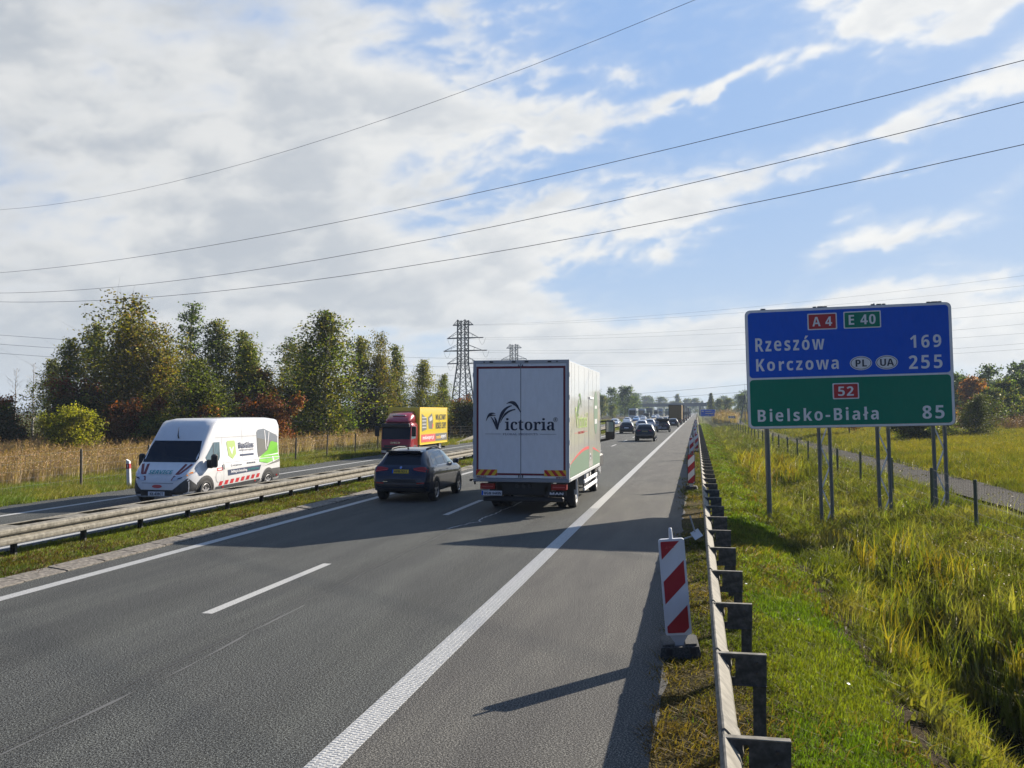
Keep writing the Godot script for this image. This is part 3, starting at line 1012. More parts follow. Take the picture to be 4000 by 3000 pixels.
# scatter tufts over a strip: x0..x1, z0..z1 (z1 farther), dens tufts per square metre near, thinning and growing with distance
func scatter(seed_: int, x0: float, x1: float, z0: float, z1: float, dens: float, near: float, s0: float, s1: float, cols: Array, patch := 0.0, warp := 0.35) -> Array:
	rng.seed = seed_
	var xf := []
	var cl := PackedColorArray()
	var z := z0
	while z > z1:
		var dz := maxf(0.6, -z * 0.04)
		var mid := -z + dz / 2
		var grow := maxf(1.0, pow(mid / near, 0.62))
		var d := dens / (grow * grow)
		var n := int(d * dz * absf(x1 - x0) + rng.randf())
		for i in n:
			var p := Vector3(rng.randf_range(x0, x1), 0, z - rng.randf() * dz)
			var m := land.get_noise_2d(p.x * 3.0 + seed_ * 17.0, p.z * 3.0)
			if patch != 0.0 and m < patch + rng.randf_range(-0.12, 0.12):
				continue
			p.x += land.get_noise_2d(p.z * 14.0, seed_ * 31.0) * warp
			if p.x > 1.5 and bare(p, s1):
				continue
			p.y = gy(p.x, p.z)
			var s := rng.randf_range(s0, s1) * grow
			xf.append(Transform3D(Basis(Vector3.UP, rng.randf() * TAU).scaled(Vector3(s, s / pow(grow, 0.45) * rng.randf_range(0.8, 1.2), s)), p))
			var m2 := clampf(land.get_noise_2d(p.x * 6.0 + 91.0, p.z * 6.0 + seed_) * 1.6 + 0.5 + rng.randf_range(-0.3, 0.3), 0, 0.999)
			var f := m2 * (cols.size() - 1)
			var c: Color = cols[int(f)].lerp(cols[int(f) + 1], f - int(f))
			var t := rng.randf_range(0.75, 1.25)
			cl.append(Color(c.r * t, c.g * t, c.b * t))
		z -= dz
	return [xf, cl]

# ---------------------------------------------------------------- the road
func wavy(x: float, amp: float, freq: float, ph: float) -> Callable:
	return func(z: float) -> float: return x + land.get_noise_2d(z * freq, ph) * amp

func make_road() -> void:
	var zs := []
	var z := 30.0
	while z > -80.0: zs.append(z); z -= 0.5
	while z > -300.0: zs.append(z); z -= 5.0
	while z > -2500.0: zs.append(z); z -= 60.0
	struct("motorway", worn_road(-10.62, -2.72, [-8.3, -4.75]), M.asphalt)
	struct("hard_shoulder", ribbon(zs, func(_z: float) -> float: return -2.72, wavy(-0.36, 0.16, 40.0, 3.0), 0.0), M.shoulder)
	struct("opposite_carriageway", worn_road(-19.7, -13.32, [-15.7]), M.asphalt)
	struct("edge_line", strip(-2.99, -2.72, 20, -1600, 0.004), M.paint)
	struct("edge_line", strip(-10.12, -9.9, 20, -1600, 0.004), M.paint)
	struct("edge_line", strip(-13.78, -13.56, 20, -1600, 0.004), M.paint)
	struct("edge_line", strip(-18.0, -17.8, 20, -1600, 0.004), M.paint)
	# thick structured paint on the near edge line and on the median one: rows of small raised pads
	var rows := [[-2.99, -2.72, -3.0, -26.0], [-10.12, -9.9, -9.0, -24.0]]
	for r in rows:
		var b := MB.new()
		rng.seed = 91
		var zz: float = r[2]
		var k := 0
		while zz > r[3]:
			var w: float = (r[1] - r[0]) / 5.0
			for i in 5:
				var x: float = r[0] + (i + 0.5) * w + rng.randf_range(-0.006, 0.006)
				var l := rng.randf_range(0.03, 0.042)
				var oz := zz + (0.024 if i % 2 else 0.0) + rng.randf_range(-0.006, 0.006)
				var hx := w * rng.randf_range(0.36, 0.47)
				var p := PackedVector2Array()
				var y := 0.0068
				b.quad(Vector3(x - hx, y, oz + l * 0.4), Vector3(x + hx, y, oz + l * 0.4), Vector3(x + hx * 0.8, y, oz - l * 0.4), Vector3(x - hx * 0.8, y, oz - l * 0.4))
				b.quad(Vector3(x - hx, y - 0.0025, oz + l * 0.5), Vector3(x + hx, y - 0.0025, oz + l * 0.5), Vector3(x + hx, y, oz + l * 0.4), Vector3(x - hx, y, oz + l * 0.4))
				b.quad(Vector3(x + hx * 0.8, y, oz - l * 0.4), Vector3(x + hx, y, oz + l * 0.4), Vector3(x + hx * 1.08, y - 0.0025, oz + l * 0.4), Vector3(x + hx, y - 0.0025, oz - l * 0.5))
			zz -= 0.05
			k += 1
		var o := struct("line_pads", b.done(), M.worn_paint)
	# lane dashes, 4 m long every 12 m
	for k in 30:
		var z0 := -11.46 - 12.05 * (k - 1)
		var zd := 0.0
		struct("lane_dash", strip(-6.62, -6.46, z0, z0 - 4.15, 0.004), M.paint)
	# a construction joint wandering down the near lane, joints across the shoulder, a white spill
	var jz := []
	var q := 5.0
	while q > -90.0: jz.append(q); q -= 0.4
	struct("road_joint", ribbon(jz, wavy(-5.56, 0.12, 9.0, 11.0), func(zz: float) -> float: return -5.56 + land.get_noise_2d(zz * 9.0, 11.0) * 0.12 + 0.014 + 0.016 * absf(land.get_noise_2d(zz * 40.0, 2.0)), 0.0045), M.crack)
	struct("road_joint", ribbon(jz.slice(18, 44), wavy(-5.43, 0.1, 5.0, 19.0), func(zz: float) -> float: return -5.43 + land.get_noise_2d(zz * 5.0, 19.0) * 0.1 + maxf(0.004, 0.02 + 0.05 * land.get_noise_2d(zz * 20.0, 2.0)), 0.0035), M.pale_seam)
	for j in [[-30.6, -2.3], [-36.9, -2.5], [-49.6, -2.4], [-43.5, -2.2]]:
		var b := MB.new()
		var x := -0.5
		while x > j[1]:
			var a0: float = j[0] + land.get_noise_2d(x * 30.0, j[0]) * 0.1
			var a1: float = j[0] + land.get_noise_2d((x - 0.2) * 30.0, j[0]) * 0.1
			b.quad(Vector3(x - 0.2, 0.004, a1 + 0.03), Vector3(x, 0.004, a0 + 0.03), Vector3(x, 0.004, a0 - 0.03), Vector3(x - 0.2, 0.004, a1 - 0.03))
			x -= 0.2
		struct("road_joint", b.done(), M.crack)
	var sp := [Vector2(-5.70, -20.7), Vector2(-5.62, -21.3), Vector2(-5.48, -21.9), Vector2(-5.30, -22.25), Vector2(-5.42, -22.7), Vector2(-5.40, -23.3), Vector2(-5.30, -24.1), Vector2(-5.34, -25.0), Vector2(-5.22, -26.0), Vector2(-5.26, -28.5)]
	var sb := MB.new()
	for i in sp.size() - 1:
		for s in 6:
			var a: Vector2 = sp[i].lerp(sp[i + 1], s / 6.0)
			var c: Vector2 = sp[i].lerp(sp[i + 1], (s + 1) / 6.0)
			a.x += land.get_noise_2d(a.y * 60, 3) * 0.06
			c.x += land.get_noise_2d(c.y * 60, 3) * 0.06
			sb.quad(Vector3(a.x - 0.022, 0.0042, a.y), Vector3(a.x + 0.022, 0.0042, a.y), Vector3(c.x + 0.022, 0.0042, c.y), Vector3(c.x - 0.022, 0.0042, c.y))
	struct("paint_spill", sb.done(), M.paint)
	# concrete edging slabs along the median, each a slab of its own
	var kerb := Node3D.new()
	kerb.name = "median_kerb"
	add_child(kerb)
	kerb.set_meta("kind", "structure")
	var slabs := []
	rng.seed = 7
	for v in 3:
		var b := MB.new()
		var pr := PackedVector2Array([Vector2(-0.42, -0.1), Vector2(0.0, -0.1), Vector2(0.0, 0.02), Vector2(-0.02, 0.03), Vector2(-0.40, 0.06 + 0.01 * v), Vector2(-0.42, 0.05)])
		b.sweep(pr, Vector3(0, 0, 0), Vector3(0, 0, -0.965))
		b.plate(pr, Transform3D(Basis.IDENTITY, Vector3(0, 0, -0.001)), 0.002)
		slabs.append(b.done())
	for i in 110:
		var o := obj("slab", slabs[rng.randi() % 3], M.concrete, kerb)
		o.position = Vector3(-10.60 + rng.randf_range(-0.02, 0.02), rng.randf_range(-0.012, 0.008), -6.0 - i)
		o.rotation = Vector3(rng.randf_range(-0.006, 0.006), rng.randf_range(-0.015, 0.015), 0)
	struct("median_kerb_far", box_mesh(Vector3(-11.08, -0.1, -900), Vector3(-10.6, 0.06, -116)), M.concrete)
	# gravel track beyond the fence, swinging in towards the motorway far off
	var tz := []
	q = 10.0
	while q > -420.0: tz.append(q); q -= 1.5
	struct("gravel_track", ribbon(tz, track_near, track_far, -0.05), M.gravel)
	# the wet bottom of the ditch and the bare trench along the slope
	struct("ditch_water", strip(2.7, 3.8, -7, -15.0, -1.02), M.water)
	var b2 := MB.new(true)
	rng.seed = 3
	var zt := -6.0
	while zt > -70.0:
		var l := rng.randf_range(0.5, 1.6)
		if rng.randf() < 0.85:
			for s in 5:
				var za := zt - l * s / 5.0
				var zb := zt - l * (s + 1) / 5.0
				var wa := 0.2 * sin(PI * s / 5.0) + 0.05
				var wb := 0.2 * sin(PI * (s + 1) / 5.0) + 0.05
				var xa := 2.04 + land.get_noise_2d(za * 10.0, 8.0) * 0.2
				var xb := 2.04 + land.get_noise_2d(zb * 10.0, 8.0) * 0.2
				b2.quad(Vector3(xa - wa, gy(xa - wa, za) + 0.012, za), Vector3(xa + wa, gy(xa + wa, za) + 0.012, za), Vector3(xb + wb, gy(xb + wb, zb) + 0.012, zb), Vector3(xb - wb, gy(xb - wb, zb) + 0.012, zb))
		zt -= l
	struct("bare_earth", b2.done(), M.earth)

# ---------------------------------------------------------------- barriers
func make_barriers() -> void:
	# near barrier: folded beam on the road side, spacer plates reaching back to steel posts, one every 2 m
	var g := thing("crash_barrier", "beige steel crash barrier with dark spacer plates along the hard shoulder", "crash barrier")
	var pr := PackedVector2Array([Vector2(0.0, 0.745), Vector2(0.012, 0.75), Vector2(0.022, 0.742), Vector2(0.10, 0.655), Vector2(0.115, 0.60), Vector2(0.10, 0.545), Vector2(0.02, 0.47), Vector2(0.0, 0.445), Vector2(-0.008, 0.45), Vector2(-0.006, 0.475), Vector2(0.085, 0.55), Vector2(0.098, 0.60), Vector2(0.085, 0.645), Vector2(-0.006, 0.725)])
	var seg := MB.new()
	seg.sweep(pr, Vector3.ZERO, Vector3(0, 0, -4.0))
	var beam := seg.done()
	var lap := MB.new()
	var pr2 := PackedVector2Array()
	for v in pr: pr2.append(Vector2((v.x - 0.05) * 1.16 + 0.06, (v.y - 0.6) * 1.05 + 0.606))
	lap.sweep(pr2, Vector3.ZERO, Vector3(0, 0, -0.3))
	lap.plate(pr2, Transform3D(Basis.IDENTITY, Vector3(0, 0, -0.002)), 0.002)
	var lapm := lap.done()
	var sp := MB.new()
	# the plate has a slot: four strips leave it open
	sp.box(Vector3(0.03, 0.50, -0.003), Vector3(0.115, 0.742, 0.003))
	sp.box(Vector3(0.15, 0.50, -0.003), Vector3(0.40, 0.742, 0.003))
	sp.box(Vector3(0.115, 0.71, -0.003), Vector3(0.15, 0.742, 0.003))
	sp.box(Vector3(0.115, 0.50, -0.003), Vector3(0.15, 0.56, 0.003))
	sp.box(Vector3(0.39, 0.50, -0.045), Vector3(0.40, 0.742, -0.003))
	var spm := sp.done()
	var fl := box_mesh(Vector3(-0.005, 0.742, -0.052), Vector3(0.40, 0.752, 0.008), 0.003)
	var fm := box_mesh(Vector3(0.05, 0.490, -0.04), Vector3(0.40, 0.50, 0.014), 0.003)
	var po := MB.new()
	po.box(Vector3(0.29, -1.0, -0.012), Vector3(0.395, 0.56, -0.005))
	po.box(Vector3(0.385, -1.0, -0.055), Vector3(0.392, 0.56, -0.012))
	po.box(Vector3(0.293, -1.0, -0.055), Vector3(0.30, 0.56, -0.012))
	var pom := po.done()
	var bo := MB.new()
	for p in [Vector3.ZERO]:
		bo.lathe([Vector2(0.001, 0.012), Vector2(0.011, 0.012), Vector2(0.013, 0.0)], Transform3D(Basis(Vector3.RIGHT, Vector3(0, 0, 1), Vector3.DOWN), p), 6)
	var bom := bo.done()
	rng.seed = 12
	for k in 70:
		var z := -1.84 - 2.0 * k
		var p := obj("post", pom, M.post_steel, g)
		p.position = Vector3(0.15, 0, z)
		var s := obj("spacer", spm, M.post_steel, g)
		s.position = Vector3(0.15, rng.randf_range(-0.004, 0.004), z)
		obj("flange", fl, M.galvanised, s)
		obj("flange", fm, M.post_steel, s)
		if k < 8:
			for y in [0.68, 0.60]:
				obj("bolt", bom, M.bolt, s).position = Vector3(0.32, y, 0.004)
	for k in 36:
		var bm := obj("beam", beam, M.galvanised, g)
		bm.position = Vector3(0.145, 0, 2.16 - 4.0 * k)
	for k in 30:
		var lp := obj("beam_lap", lapm, M.galvanised, g)
		lp.position = Vector3(0.143, 0, -1.96 - 2.0 * k)
	var far := MB.new()
	far.sweep(pr, Vector3(0.145, 0, -141.84), Vector3(0.145, 0, -320))
	obj("beam", far.done(), M.galvanised, g)
	# median barrier: two beams back to back on one row of posts, cover plates between them
	var m := thing("median_barrier", "double sided beige steel barrier along the grassy median", "crash barrier")
	var wp := PackedVector2Array([Vector2(-0.07, 0.615), Vector2(-0.02, 0.62), Vector2(0.075, 0.60), Vector2(0.085, 0.575), Vector2(0.085, 0.53), Vector2(0.07, 0.50), Vector2(0.012, 0.475), Vector2(0.012, 0.445), Vector2(0.07, 0.42), Vector2(0.085, 0.39), Vector2(0.085, 0.345), Vector2(0.075, 0.32), Vector2(0.0, 0.305), Vector2(0.0, 0.31), Vector2(0.07, 0.328), Vector2(0.078, 0.35), Vector2(0.078, 0.386), Vector2(0.064, 0.413), Vector2(0.004, 0.442), Vector2(0.004, 0.478), Vector2(0.064, 0.507), Vector2(0.078, 0.534), Vector2(0.078, 0.572), Vector2(0.07, 0.592), Vector2(-0.02, 0.612), Vector2(-0.07, 0.607)])
	var wq := PackedVector2Array()
	for v in wp: wq.append(Vector2(-v.x, v.y))
	wq.reverse()
	var wb := MB.new()
	wb.sweep(wp, Vector3.ZERO, Vector3(0, 0, -4.0))
	var wbm := wb.done()
	var wc := MB.new()
	wc.sweep(wq, Vector3.ZERO, Vector3(0, 0, -4.0))
	var wcm := wc.done()
	# cover plate with a slanted opening at each post
	var cp := MB.new()
	cp.plate(poly([-0.20, 0.0, 0.20, 0.8, 0.20, 1.2, -0.20, 1.2]), Transform3D(Basis(Vector3.RIGHT, Vector3(0, 0, -1), Vector3.UP), Vector3(0, 0.600, 0)), 0.006)
	var cpm := cp.done()
	var mp := MB.new()
	mp.box(Vector3(-0.055, -0.4, -0.03), Vector3(0.055, 0.585, -0.022))
	mp.box(Vector3(-0.055, -0.4, -0.022), Vector3(-0.047, 0.585, 0.03))
	mp.box(Vector3(0.047, -0.4, -0.022), Vector3(0.055, 0.585, 0.03))
	var mpm := mp.done()
	var spb := box_mesh(Vector3(-0.2, 0.40, -0.55), Vector3(0.2, 0.56, 0.55), 0.01)
	var mb := MB.new()
	mb.lathe([Vector2(0.001, 0.012), Vector2(0.012, 0.011), Vector2(0.014, 0.0)], Transform3D(Basis(Vector3(0, 1, 0), Vector3(1, 0, 0), Vector3(0, 0, -1)), Vector3(0.082, 0, 0)), 6)
	var mbm := mb.done()
	for k in 90:
		var z := -5.1 - 2.0 * k
		var p := obj("post", mpm, M.post_steel, m)
		p.position = Vector3(-12.6, 0, z)
		var c := obj("cover_plate", cpm, M.galvanised, m)
		c.position = Vector3(-12.6, 0, z + 1.2)
		obj("spacer", spb, M.post_steel, m).position = Vector3(-12.6, 0, z)
		if k % 2 == 0 and k < 22:
			for q in [[0.552, 0.29], [0.552, 0.41], [0.367, 0.29], [0.367, 0.41]]:
				obj("bolt", mbm, M.bolt, m).position = Vector3(-12.36, q[0], z + q[1])
	for k in 46:
		for s in [0, 1]:
			var bm := obj("beam", wbm if s == 0 else wcm, M.galvanised, m)
			bm.position = Vector3(-12.36 if s == 0 else -12.84, 0, -1.1 - 4.0 * k)
	var ff := MB.new()
	ff.sweep(wp, Vector3(-12.36, 0, -185.1), Vector3(-12.36, 0, -700))
	ff.sweep(wq, Vector3(-12.84, 0, -185.1), Vector3(-12.84, 0, -700))
	ff.box(Vector3(-12.79, 0.60, -700), Vector3(-12.41, 0.606, -185.1))
	obj("beam", ff.done(), M.galvanised, m)
	# the start of another barrier on the far verge
	var v := thing("verge_barrier", "pale barrier end ramping out of the far verge behind the yellow truck", "crash barrier", Vector3(-20.0, 0, -75))
	var vb := MB.new()
	vb.bar(Vector3(0, -0.05, 0), Vector3(-0.25, 0.55, -10), 0.08, 0.3)
	vb.bar(Vector3(-0.25, 0.55, -10), Vector3(-0.3, 0.55, -80), 0.08, 0.3)
	obj("beam", vb.done(), M.galvanised, v)
	for k in 16:
		obj("post", box_mesh(Vector3(-0.42, -0.3, -6.05 - 4.0 * k), Vector3(-0.32, 0.5, -5.95 - 4.0 * k)), M.post_steel, v)

# ---------------------------------------------------------------- signs
func make_sign() -> void:
	var W := 5.62
	var H := 3.45
	var s := thing("road_sign", "large blue and green distance sign on lattice posts beyond the barrier", "road sign", Vector3(1.49, 2.235, -27.7))
	s.rotation = Vector3(0, 0, deg_to_rad(1.35))
	obj("panel", plate_mesh(rounded(W, H, 0.14, 4, Vector2(W / 2, H / 2)), 0.04), M.sign_white, s)
	var q := func(u: float, v: float) -> Vector2: return Vector2(u * W, (1.0 - v) * H)
	# grey back with stiffeners
	var bk := MB.new()
	for k in 4:
		bk.box(Vector3(0.08, 0.3 + k * 0.95, -0.06), Vector3(W - 0.08, 0.38 + k * 0.95, -0.002))
	obj("back_rail", bk.done(), M.sign_back, s)
	var rim := MB.new()
	rim.plate(rounded(W + 0.03, H + 0.03, 0.15, 4, Vector2(W / 2, H / 2)), Transform3D(Basis.IDENTITY, Vector3(0, 0, -0.003)), 0.03)
	obj("rim", rim.done(), M.sign_back, s)
	var up := Transform3D(Basis.IDENTITY, Vector3(0, 0, 0.037))
	var field := func(u0: float, v0: float, u1: float, v1: float, r: float, m: Material, name_: String, z: float) -> void:
		var a: Vector2 = q.call(u0, v1)
		var b: Vector2 = q.call(u1, v0)
		var o := obj(name_, plate_mesh(rounded(b.x - a.x, b.y - a.y, r, 4, (a + b) / 2), 0.008), m, s)
		o.position.z = z
	field.call(0.012, 0.018, 0.988, 0.572, 0.1, M.sign_blue, "blue_field", 0.037)
	field.call(0.012, 0.588, 0.988, 0.982, 0.1, M.sign_green, "green_field", 0.037)
	field.call(0.310, 0.045, 0.455, 0.183, 0.03, M.sign_white, "number_border", 0.041)
	field.call(0.316, 0.054, 0.449, 0.174, 0.02, M.sign_red, "number_panel", 0.045)
	field.call(0.487, 0.041, 0.668, 0.183, 0.03, M.sign_white, "number_border", 0.041)
	field.call(0.493, 0.050, 0.662, 0.174, 0.02, M.sign_green, "number_panel", 0.045)
	field.call(0.422, 0.635, 0.550, 0.768, 0.03, M.sign_white, "number_border", 0.041)
	field.call(0.428, 0.644, 0.544, 0.759, 0.02, M.sign_red, "number_panel", 0.045)
	for e in [0.564, 0.688]:
		var c: Vector2 = q.call(e, 0.474)
		obj("country_oval", plate_mesh(ellipse(c, 0.302, 0.201), 0.008), M.sign_white, s).position.z = 0.041
		obj("country_oval", plate_mesh(ellipse(c, 0.278, 0.179), 0.008), M.ink, s).position.z = 0.043
		obj("country_oval", plate_mesh(ellipse(c, 0.262, 0.165), 0.008), M.sign_white, s).position.z = 0.045
	var put := func(words: String, u0: float, u1: float, v0: float, v1: float, m: Material, sp: int, z: float) -> void:
		var a: Vector2 = q.call(u0, v1)
		var b: Vector2 = q.call(u1, v0)
		letter(s, words, Transform3D(Basis.IDENTITY, Vector3(a.x, a.y, z)), b.x - a.x, b.y - a.y, m, false, 700, sp)
	put.call("A 4", 0.334, 0.431, 0.075, 0.153, M.sign_white, 3, 0.053)
	put.call("E 40", 0.512, 0.642, 0.070, 0.152, M.sign_white, 3, 0.053)
	put.call("Rzeszów", 0.046, 0.390, 0.228, 0.349, M.sign_white, 5, 0.045)
	put.call("169", 0.803, 0.949, 0.258, 0.364, M.sign_white, 6, 0.045)
	put.call("Korczowa", 0.047, 0.456, 0.412, 0.516, M.sign_white, 5, 0.045)
	put.call("255", 0.793, 0.951, 0.424, 0.535, M.sign_white, 6, 0.045)
	put.call("PL", 0.538, 0.592, 0.445, 0.503, M.ink, 0, 0.053)
	put.call("UA", 0.656, 0.722, 0.445, 0.503, M.ink, 0, 0.053)
	put.call("52", 0.448, 0.524, 0.664, 0.742, M.sign_white, 3, 0.053)
	put.call("Bielsko-Biała", 0.047, 0.640, 0.836, 0.943, M.sign_white, 5, 0.045)
	put.call("85", 0.848, 0.951, 0.838, 0.946, M.sign_white, 6, 0.045)
	# posts: a plain pole, then three lattice ones
	for k in 4:
		var x: float = [0.52, 2.12, 3.72, 5.22][k]
		var foot := gy(1.49 + x, -27.7) - 2.235 - x * 0.0236 - 0.35
		var b := MB.new()
		if k == 0:
			b.tube([Vector3(x, foot, -0.12), Vector3(x, H + 0.06, -0.12)], [0.075, 0.075], 12)
			b.box(Vector3(x - 0.14, foot + 0.33, -0.26), Vector3(x + 0.14, foot + 0.38, 0.02))
			obj("post", b.done(), M.sign_steel, s)
		else:
			b.tube([Vector3(x - 0.15, foot, -0.12), Vector3(x - 0.15, H + 0.06, -0.12)], [0.055, 0.055], 10)
			b.tube([Vector3(x + 0.15, foot, -0.12), Vector3(x + 0.15, H + 0.06, -0.12)], [0.055, 0.055], 10)
			var po := obj("post", b.done(), M.sign_steel, s)
			var y := foot + 0.3
			var f := 1.0
			while y < H - 0.5:
				var c := MB.new()
				c.bar(Vector3(x - 0.12 * f, y, -0.12), Vector3(x + 0.12 * f, y + 0.62, -0.12), 0.036)
				obj("brace", c.done(), M.brace_steel, po)
				y += 0.62
				f = -f
	for k in 4:
		obj("clamp", box_mesh(Vector3([0.47, 2.04, 3.66, 5.12][k], H, -0.1), Vector3([0.57, 2.2, 3.78, 5.28][k], H + 0.05, 0.02)), M.sign_steel, s)
	# far signs
	var f := thing("direction_sign", "small blue direction sign on two posts far down the verge", "road sign", Vector3(1.05, 0, -262))
	obj("panel", box_mesh(Vector3(0, 1.25, 0), Vector3(4.0, 3.25, 0.06), 0.02), M.sign_white, f)
	obj("field", box_mesh(Vector3(0.08, 1.33, 0.05), Vector3(3.92, 3.17, 0.075)), M.sign_blue, f)
	for r in [[0.3, 2.55, 0.6, 0.3], [1.3, 2.6, 1.6, 0.2], [1.3, 2.0, 2.0, 0.22], [1.3, 1.5, 1.1, 0.12]]:   # lines of print too small to read
		obj("print_line", box_mesh(Vector3(r[0], r[1], 0.074), Vector3(r[0] + r[2], r[1] + r[3], 0.08)), M.pale_grey, f)
	for x in [0.6, 3.4]:
		obj("post", box_mesh(Vector3(x - 0.06, -0.6, -0.14), Vector3(x + 0.06, 3.2, -0.02)), M.sign_steel, f)
	var c := thing("chevron_sign", "low white board with three black chevrons by the bend of the track", "road sign", Vector3(6.9, 0, -212))
	obj("board", box_mesh(Vector3(0, 1.15, 0), Vector3(1.6, 1.65, 0.03)), M.sign_white, c)
	for k in 3:
		var x := 0.15 + k * 0.5
		obj("chevron", plate_mesh(poly([x, 1.18, x + 0.2, 1.18, x + 0.42, 1.4, x + 0.2, 1.62, x, 1.62, x + 0.22, 1.4]), 0.008), M.maroon if k > 0 else M.black, c).position.z = 0.027
	for x in [0.3, 1.3]:
		obj("post", box_mesh(Vector3(x - 0.04, -0.6, -0.05), Vector3(x + 0.04, 1.6, 0.0)), M.sign_steel, c)
	var d := thing("delineator_post", "white delineator post with red reflector on the far verge ahead of the van", "delineator", Vector3(-20.15, -0.05, -29.9))
	d.rotation = Vector3(0, 0, 0.05)
	obj("post", plate_mesh(poly([-0.07, -0.2, 0.06, -0.2, 0.06, 0.98, -0.07, 1.06]), 0.1), M.beacon_white, d)
	obj("reflector", box_mesh(Vector3(-0.074, 0.72, -0.004), Vector3(0.064, 0.9, 0.104)), M.beacon_red, d)
	obj("reflector", box_mesh(Vector3(-0.02, 0.76, -0.008), Vector3(0.012, 0.87, 0.108)), M.beacon_white, d)
	# a small fallen white marker by the barrier
	var w := thing("fallen_marker", "small white marker plate lying tilted on the grass against the near barrier", "marker", Vector3(-0.08, 0.18, -19.2))
	var t := Transform3D(Basis.from_euler(Vector3(-0.5, 0.3, 0.5)), Vector3(0.06, 0.05, 0))
	var mb := MB.new()
	mb.boxt(t, Vector3(-0.1, -0.09, -0.006), Vector3(0.1, 0.09, 0.006))
	obj("plate", mb.done(), M.beacon_white, w)
	var ml := MB.new()
	ml.bar(Vector3(0.03, 0.1, 0), Vector3(-0.07, 0.42, -0.05), 0.022)
	ml.bar(Vector3(0.0, 0.02, 0), Vector3(-0.36, -0.1, 0.05), 0.026)
	obj("leg", ml.done(), M.pale_grey, w)

func make_beacon(label: String, at: Vector3, turn: float, flip: bool, cap: Material) -> Node3D:
	var b := thing("hazard_beacon", label, "hazard beacon", at, turn, "striped beacons along the barrier")
	var w := 0.265
	var h := 1.02
	# rubber foot
	var f := MB.new()
	f.plate(poly([-0.205, 0, 0.205, 0, 0.205, 0.05, 0.19, 0.13, -0.19, 0.13, -0.205, 0.05]), Transform3D(Basis.IDENTITY, Vector3(0, 0, -0.42)), 0.48)
	var fo := obj("foot", f.done(), M.recycled_rubber, b)
	for x in [-0.14, 0.10]:
		obj("foot_pocket", box_mesh(Vector3(x, 0.05, 0.055), Vector3(x + 0.06, 0.115, 0.0635)), M.black, fo)
	for x in [-0.17, 0.06]:
		obj("foot_rim", box_mesh(Vector3(x, 0.13, -0.36), Vector3(x + 0.11, 0.155, 0.03)), M.recycled_rubber, fo)
	obj("stem", plate_mesh(poly([-0.1, 0.245, -0.045, 0.16, -0.045, 0.1, 0.045, 0.1, 0.045, 0.16, 0.1, 0.245]), 0.03), M.pale_grey, b).position.z = -0.05
	var y0 := 0.24
	obj("frame", plate_mesh(rounded(w, h, 0.03, 4, Vector2(0, y0 + h / 2)), 0.05), M.beacon_white if cap != M.black else M.grey_plastic, b).position.z = -0.06
	var iw := w - 0.045
	var ih := h - 0.05
	var inner := rounded(iw, ih, 0.012, 3, Vector2(0, y0 + h / 2))
	obj("face", plate_mesh(inner, 0.004), M.beacon_white, b).position.z = -0.011
	var sgn := 1.0
	for k in range(-2, 3):
		var c := y0 + 0.44 + k * 0.475
		var st := poly([-0.3, c - 0.3 * 1.0, 0.3, c + 0.3 * 1.0, 0.3, c + 0.24 + 0.3, -0.3, c + 0.24 - 0.3])
		if flip:
			for i in st.size(): st[i].x = -st[i].x
		for piece in Geometry2D.intersect_polygons(st, inner):
			obj("stripe", plate_mesh(piece, 0.004), M.beacon_red, b).position.z = -0.009
	var kn := MB.new(true)
	kn.lathe([Vector2(0.022, y0 + h - 0.01), Vector2(0.02, y0 + h + 0.03), Vector2(0.017, y0 + h + 0.10), Vector2(0.012, y0 + h + 0.115), Vector2(0.001, y0 + h + 0.117)], Transform3D(Basis.IDENTITY, Vector3(0, 0, -0.035)), 12)
	obj("lamp_pin", kn.done(), cap, b)
	return b

func make_beacons() -> void:
	var b := make_beacon("nearest red and white striped beacon, white frame, on a black rubber foot", Vector3(-0.19, 0.0, -10.45), 0.06, false, M.beacon_white)
	b.rotation.z = deg_to_rad(4.4)
	b.scale = Vector3(1.09, 1.05, 1.09)
	# the faint maker's mark in the top stripe
	obj("maker_mark", plate_mesh(ellipse(Vector2(-0.055, 1.165), 0.016, 0.006), 0.003), M.coral, b).position.z = -0.0055
	obj("maker_mark", plate_mesh(poly([-0.055, 1.17, -0.049, 1.17, -0.043, 1.188, -0.052, 1.188]), 0.003), M.coral, b).position.z = -0.0055
	for y in [1.176, 1.166]:
		obj("maker_mark", plate_mesh(rect(-0.032, y, 0.025, y + 0.004), 0.003), M.coral, b).position.z = -0.0055
	b = make_beacon("second striped beacon from the front, dark frame, half hiding the next ones", Vector3(-0.2, 0.0, -32.4), -0.05, false, M.black)
	for i in b.get_child_count():
		pass
	var p3 := make_beacon("third striped beacon, paler, just behind the dark framed one", Vector3(-0.3, 0.0, -53.0), 0.08, false, M.beacon_white)
	var names := ["fourth striped beacon leaning over the barrier beam", "fifth striped beacon down the hard shoulder", "sixth striped beacon down the hard shoulder", "seventh striped beacon down the hard shoulder", "eighth striped beacon, small in the distance", "ninth striped beacon, small in the distance by the far sign"]
	for k in 6:
		copy_of(p3, names[k], Vector3([-0.02, -0.12, -0.2, -0.1, -0.25, -0.15][k], 0, [-62.0, -80.0, -98.0, -116.0, -135.0, -156.0][k]), [0.2, -0.1, 0.05, 0.15, -0.1, 0.0][k])

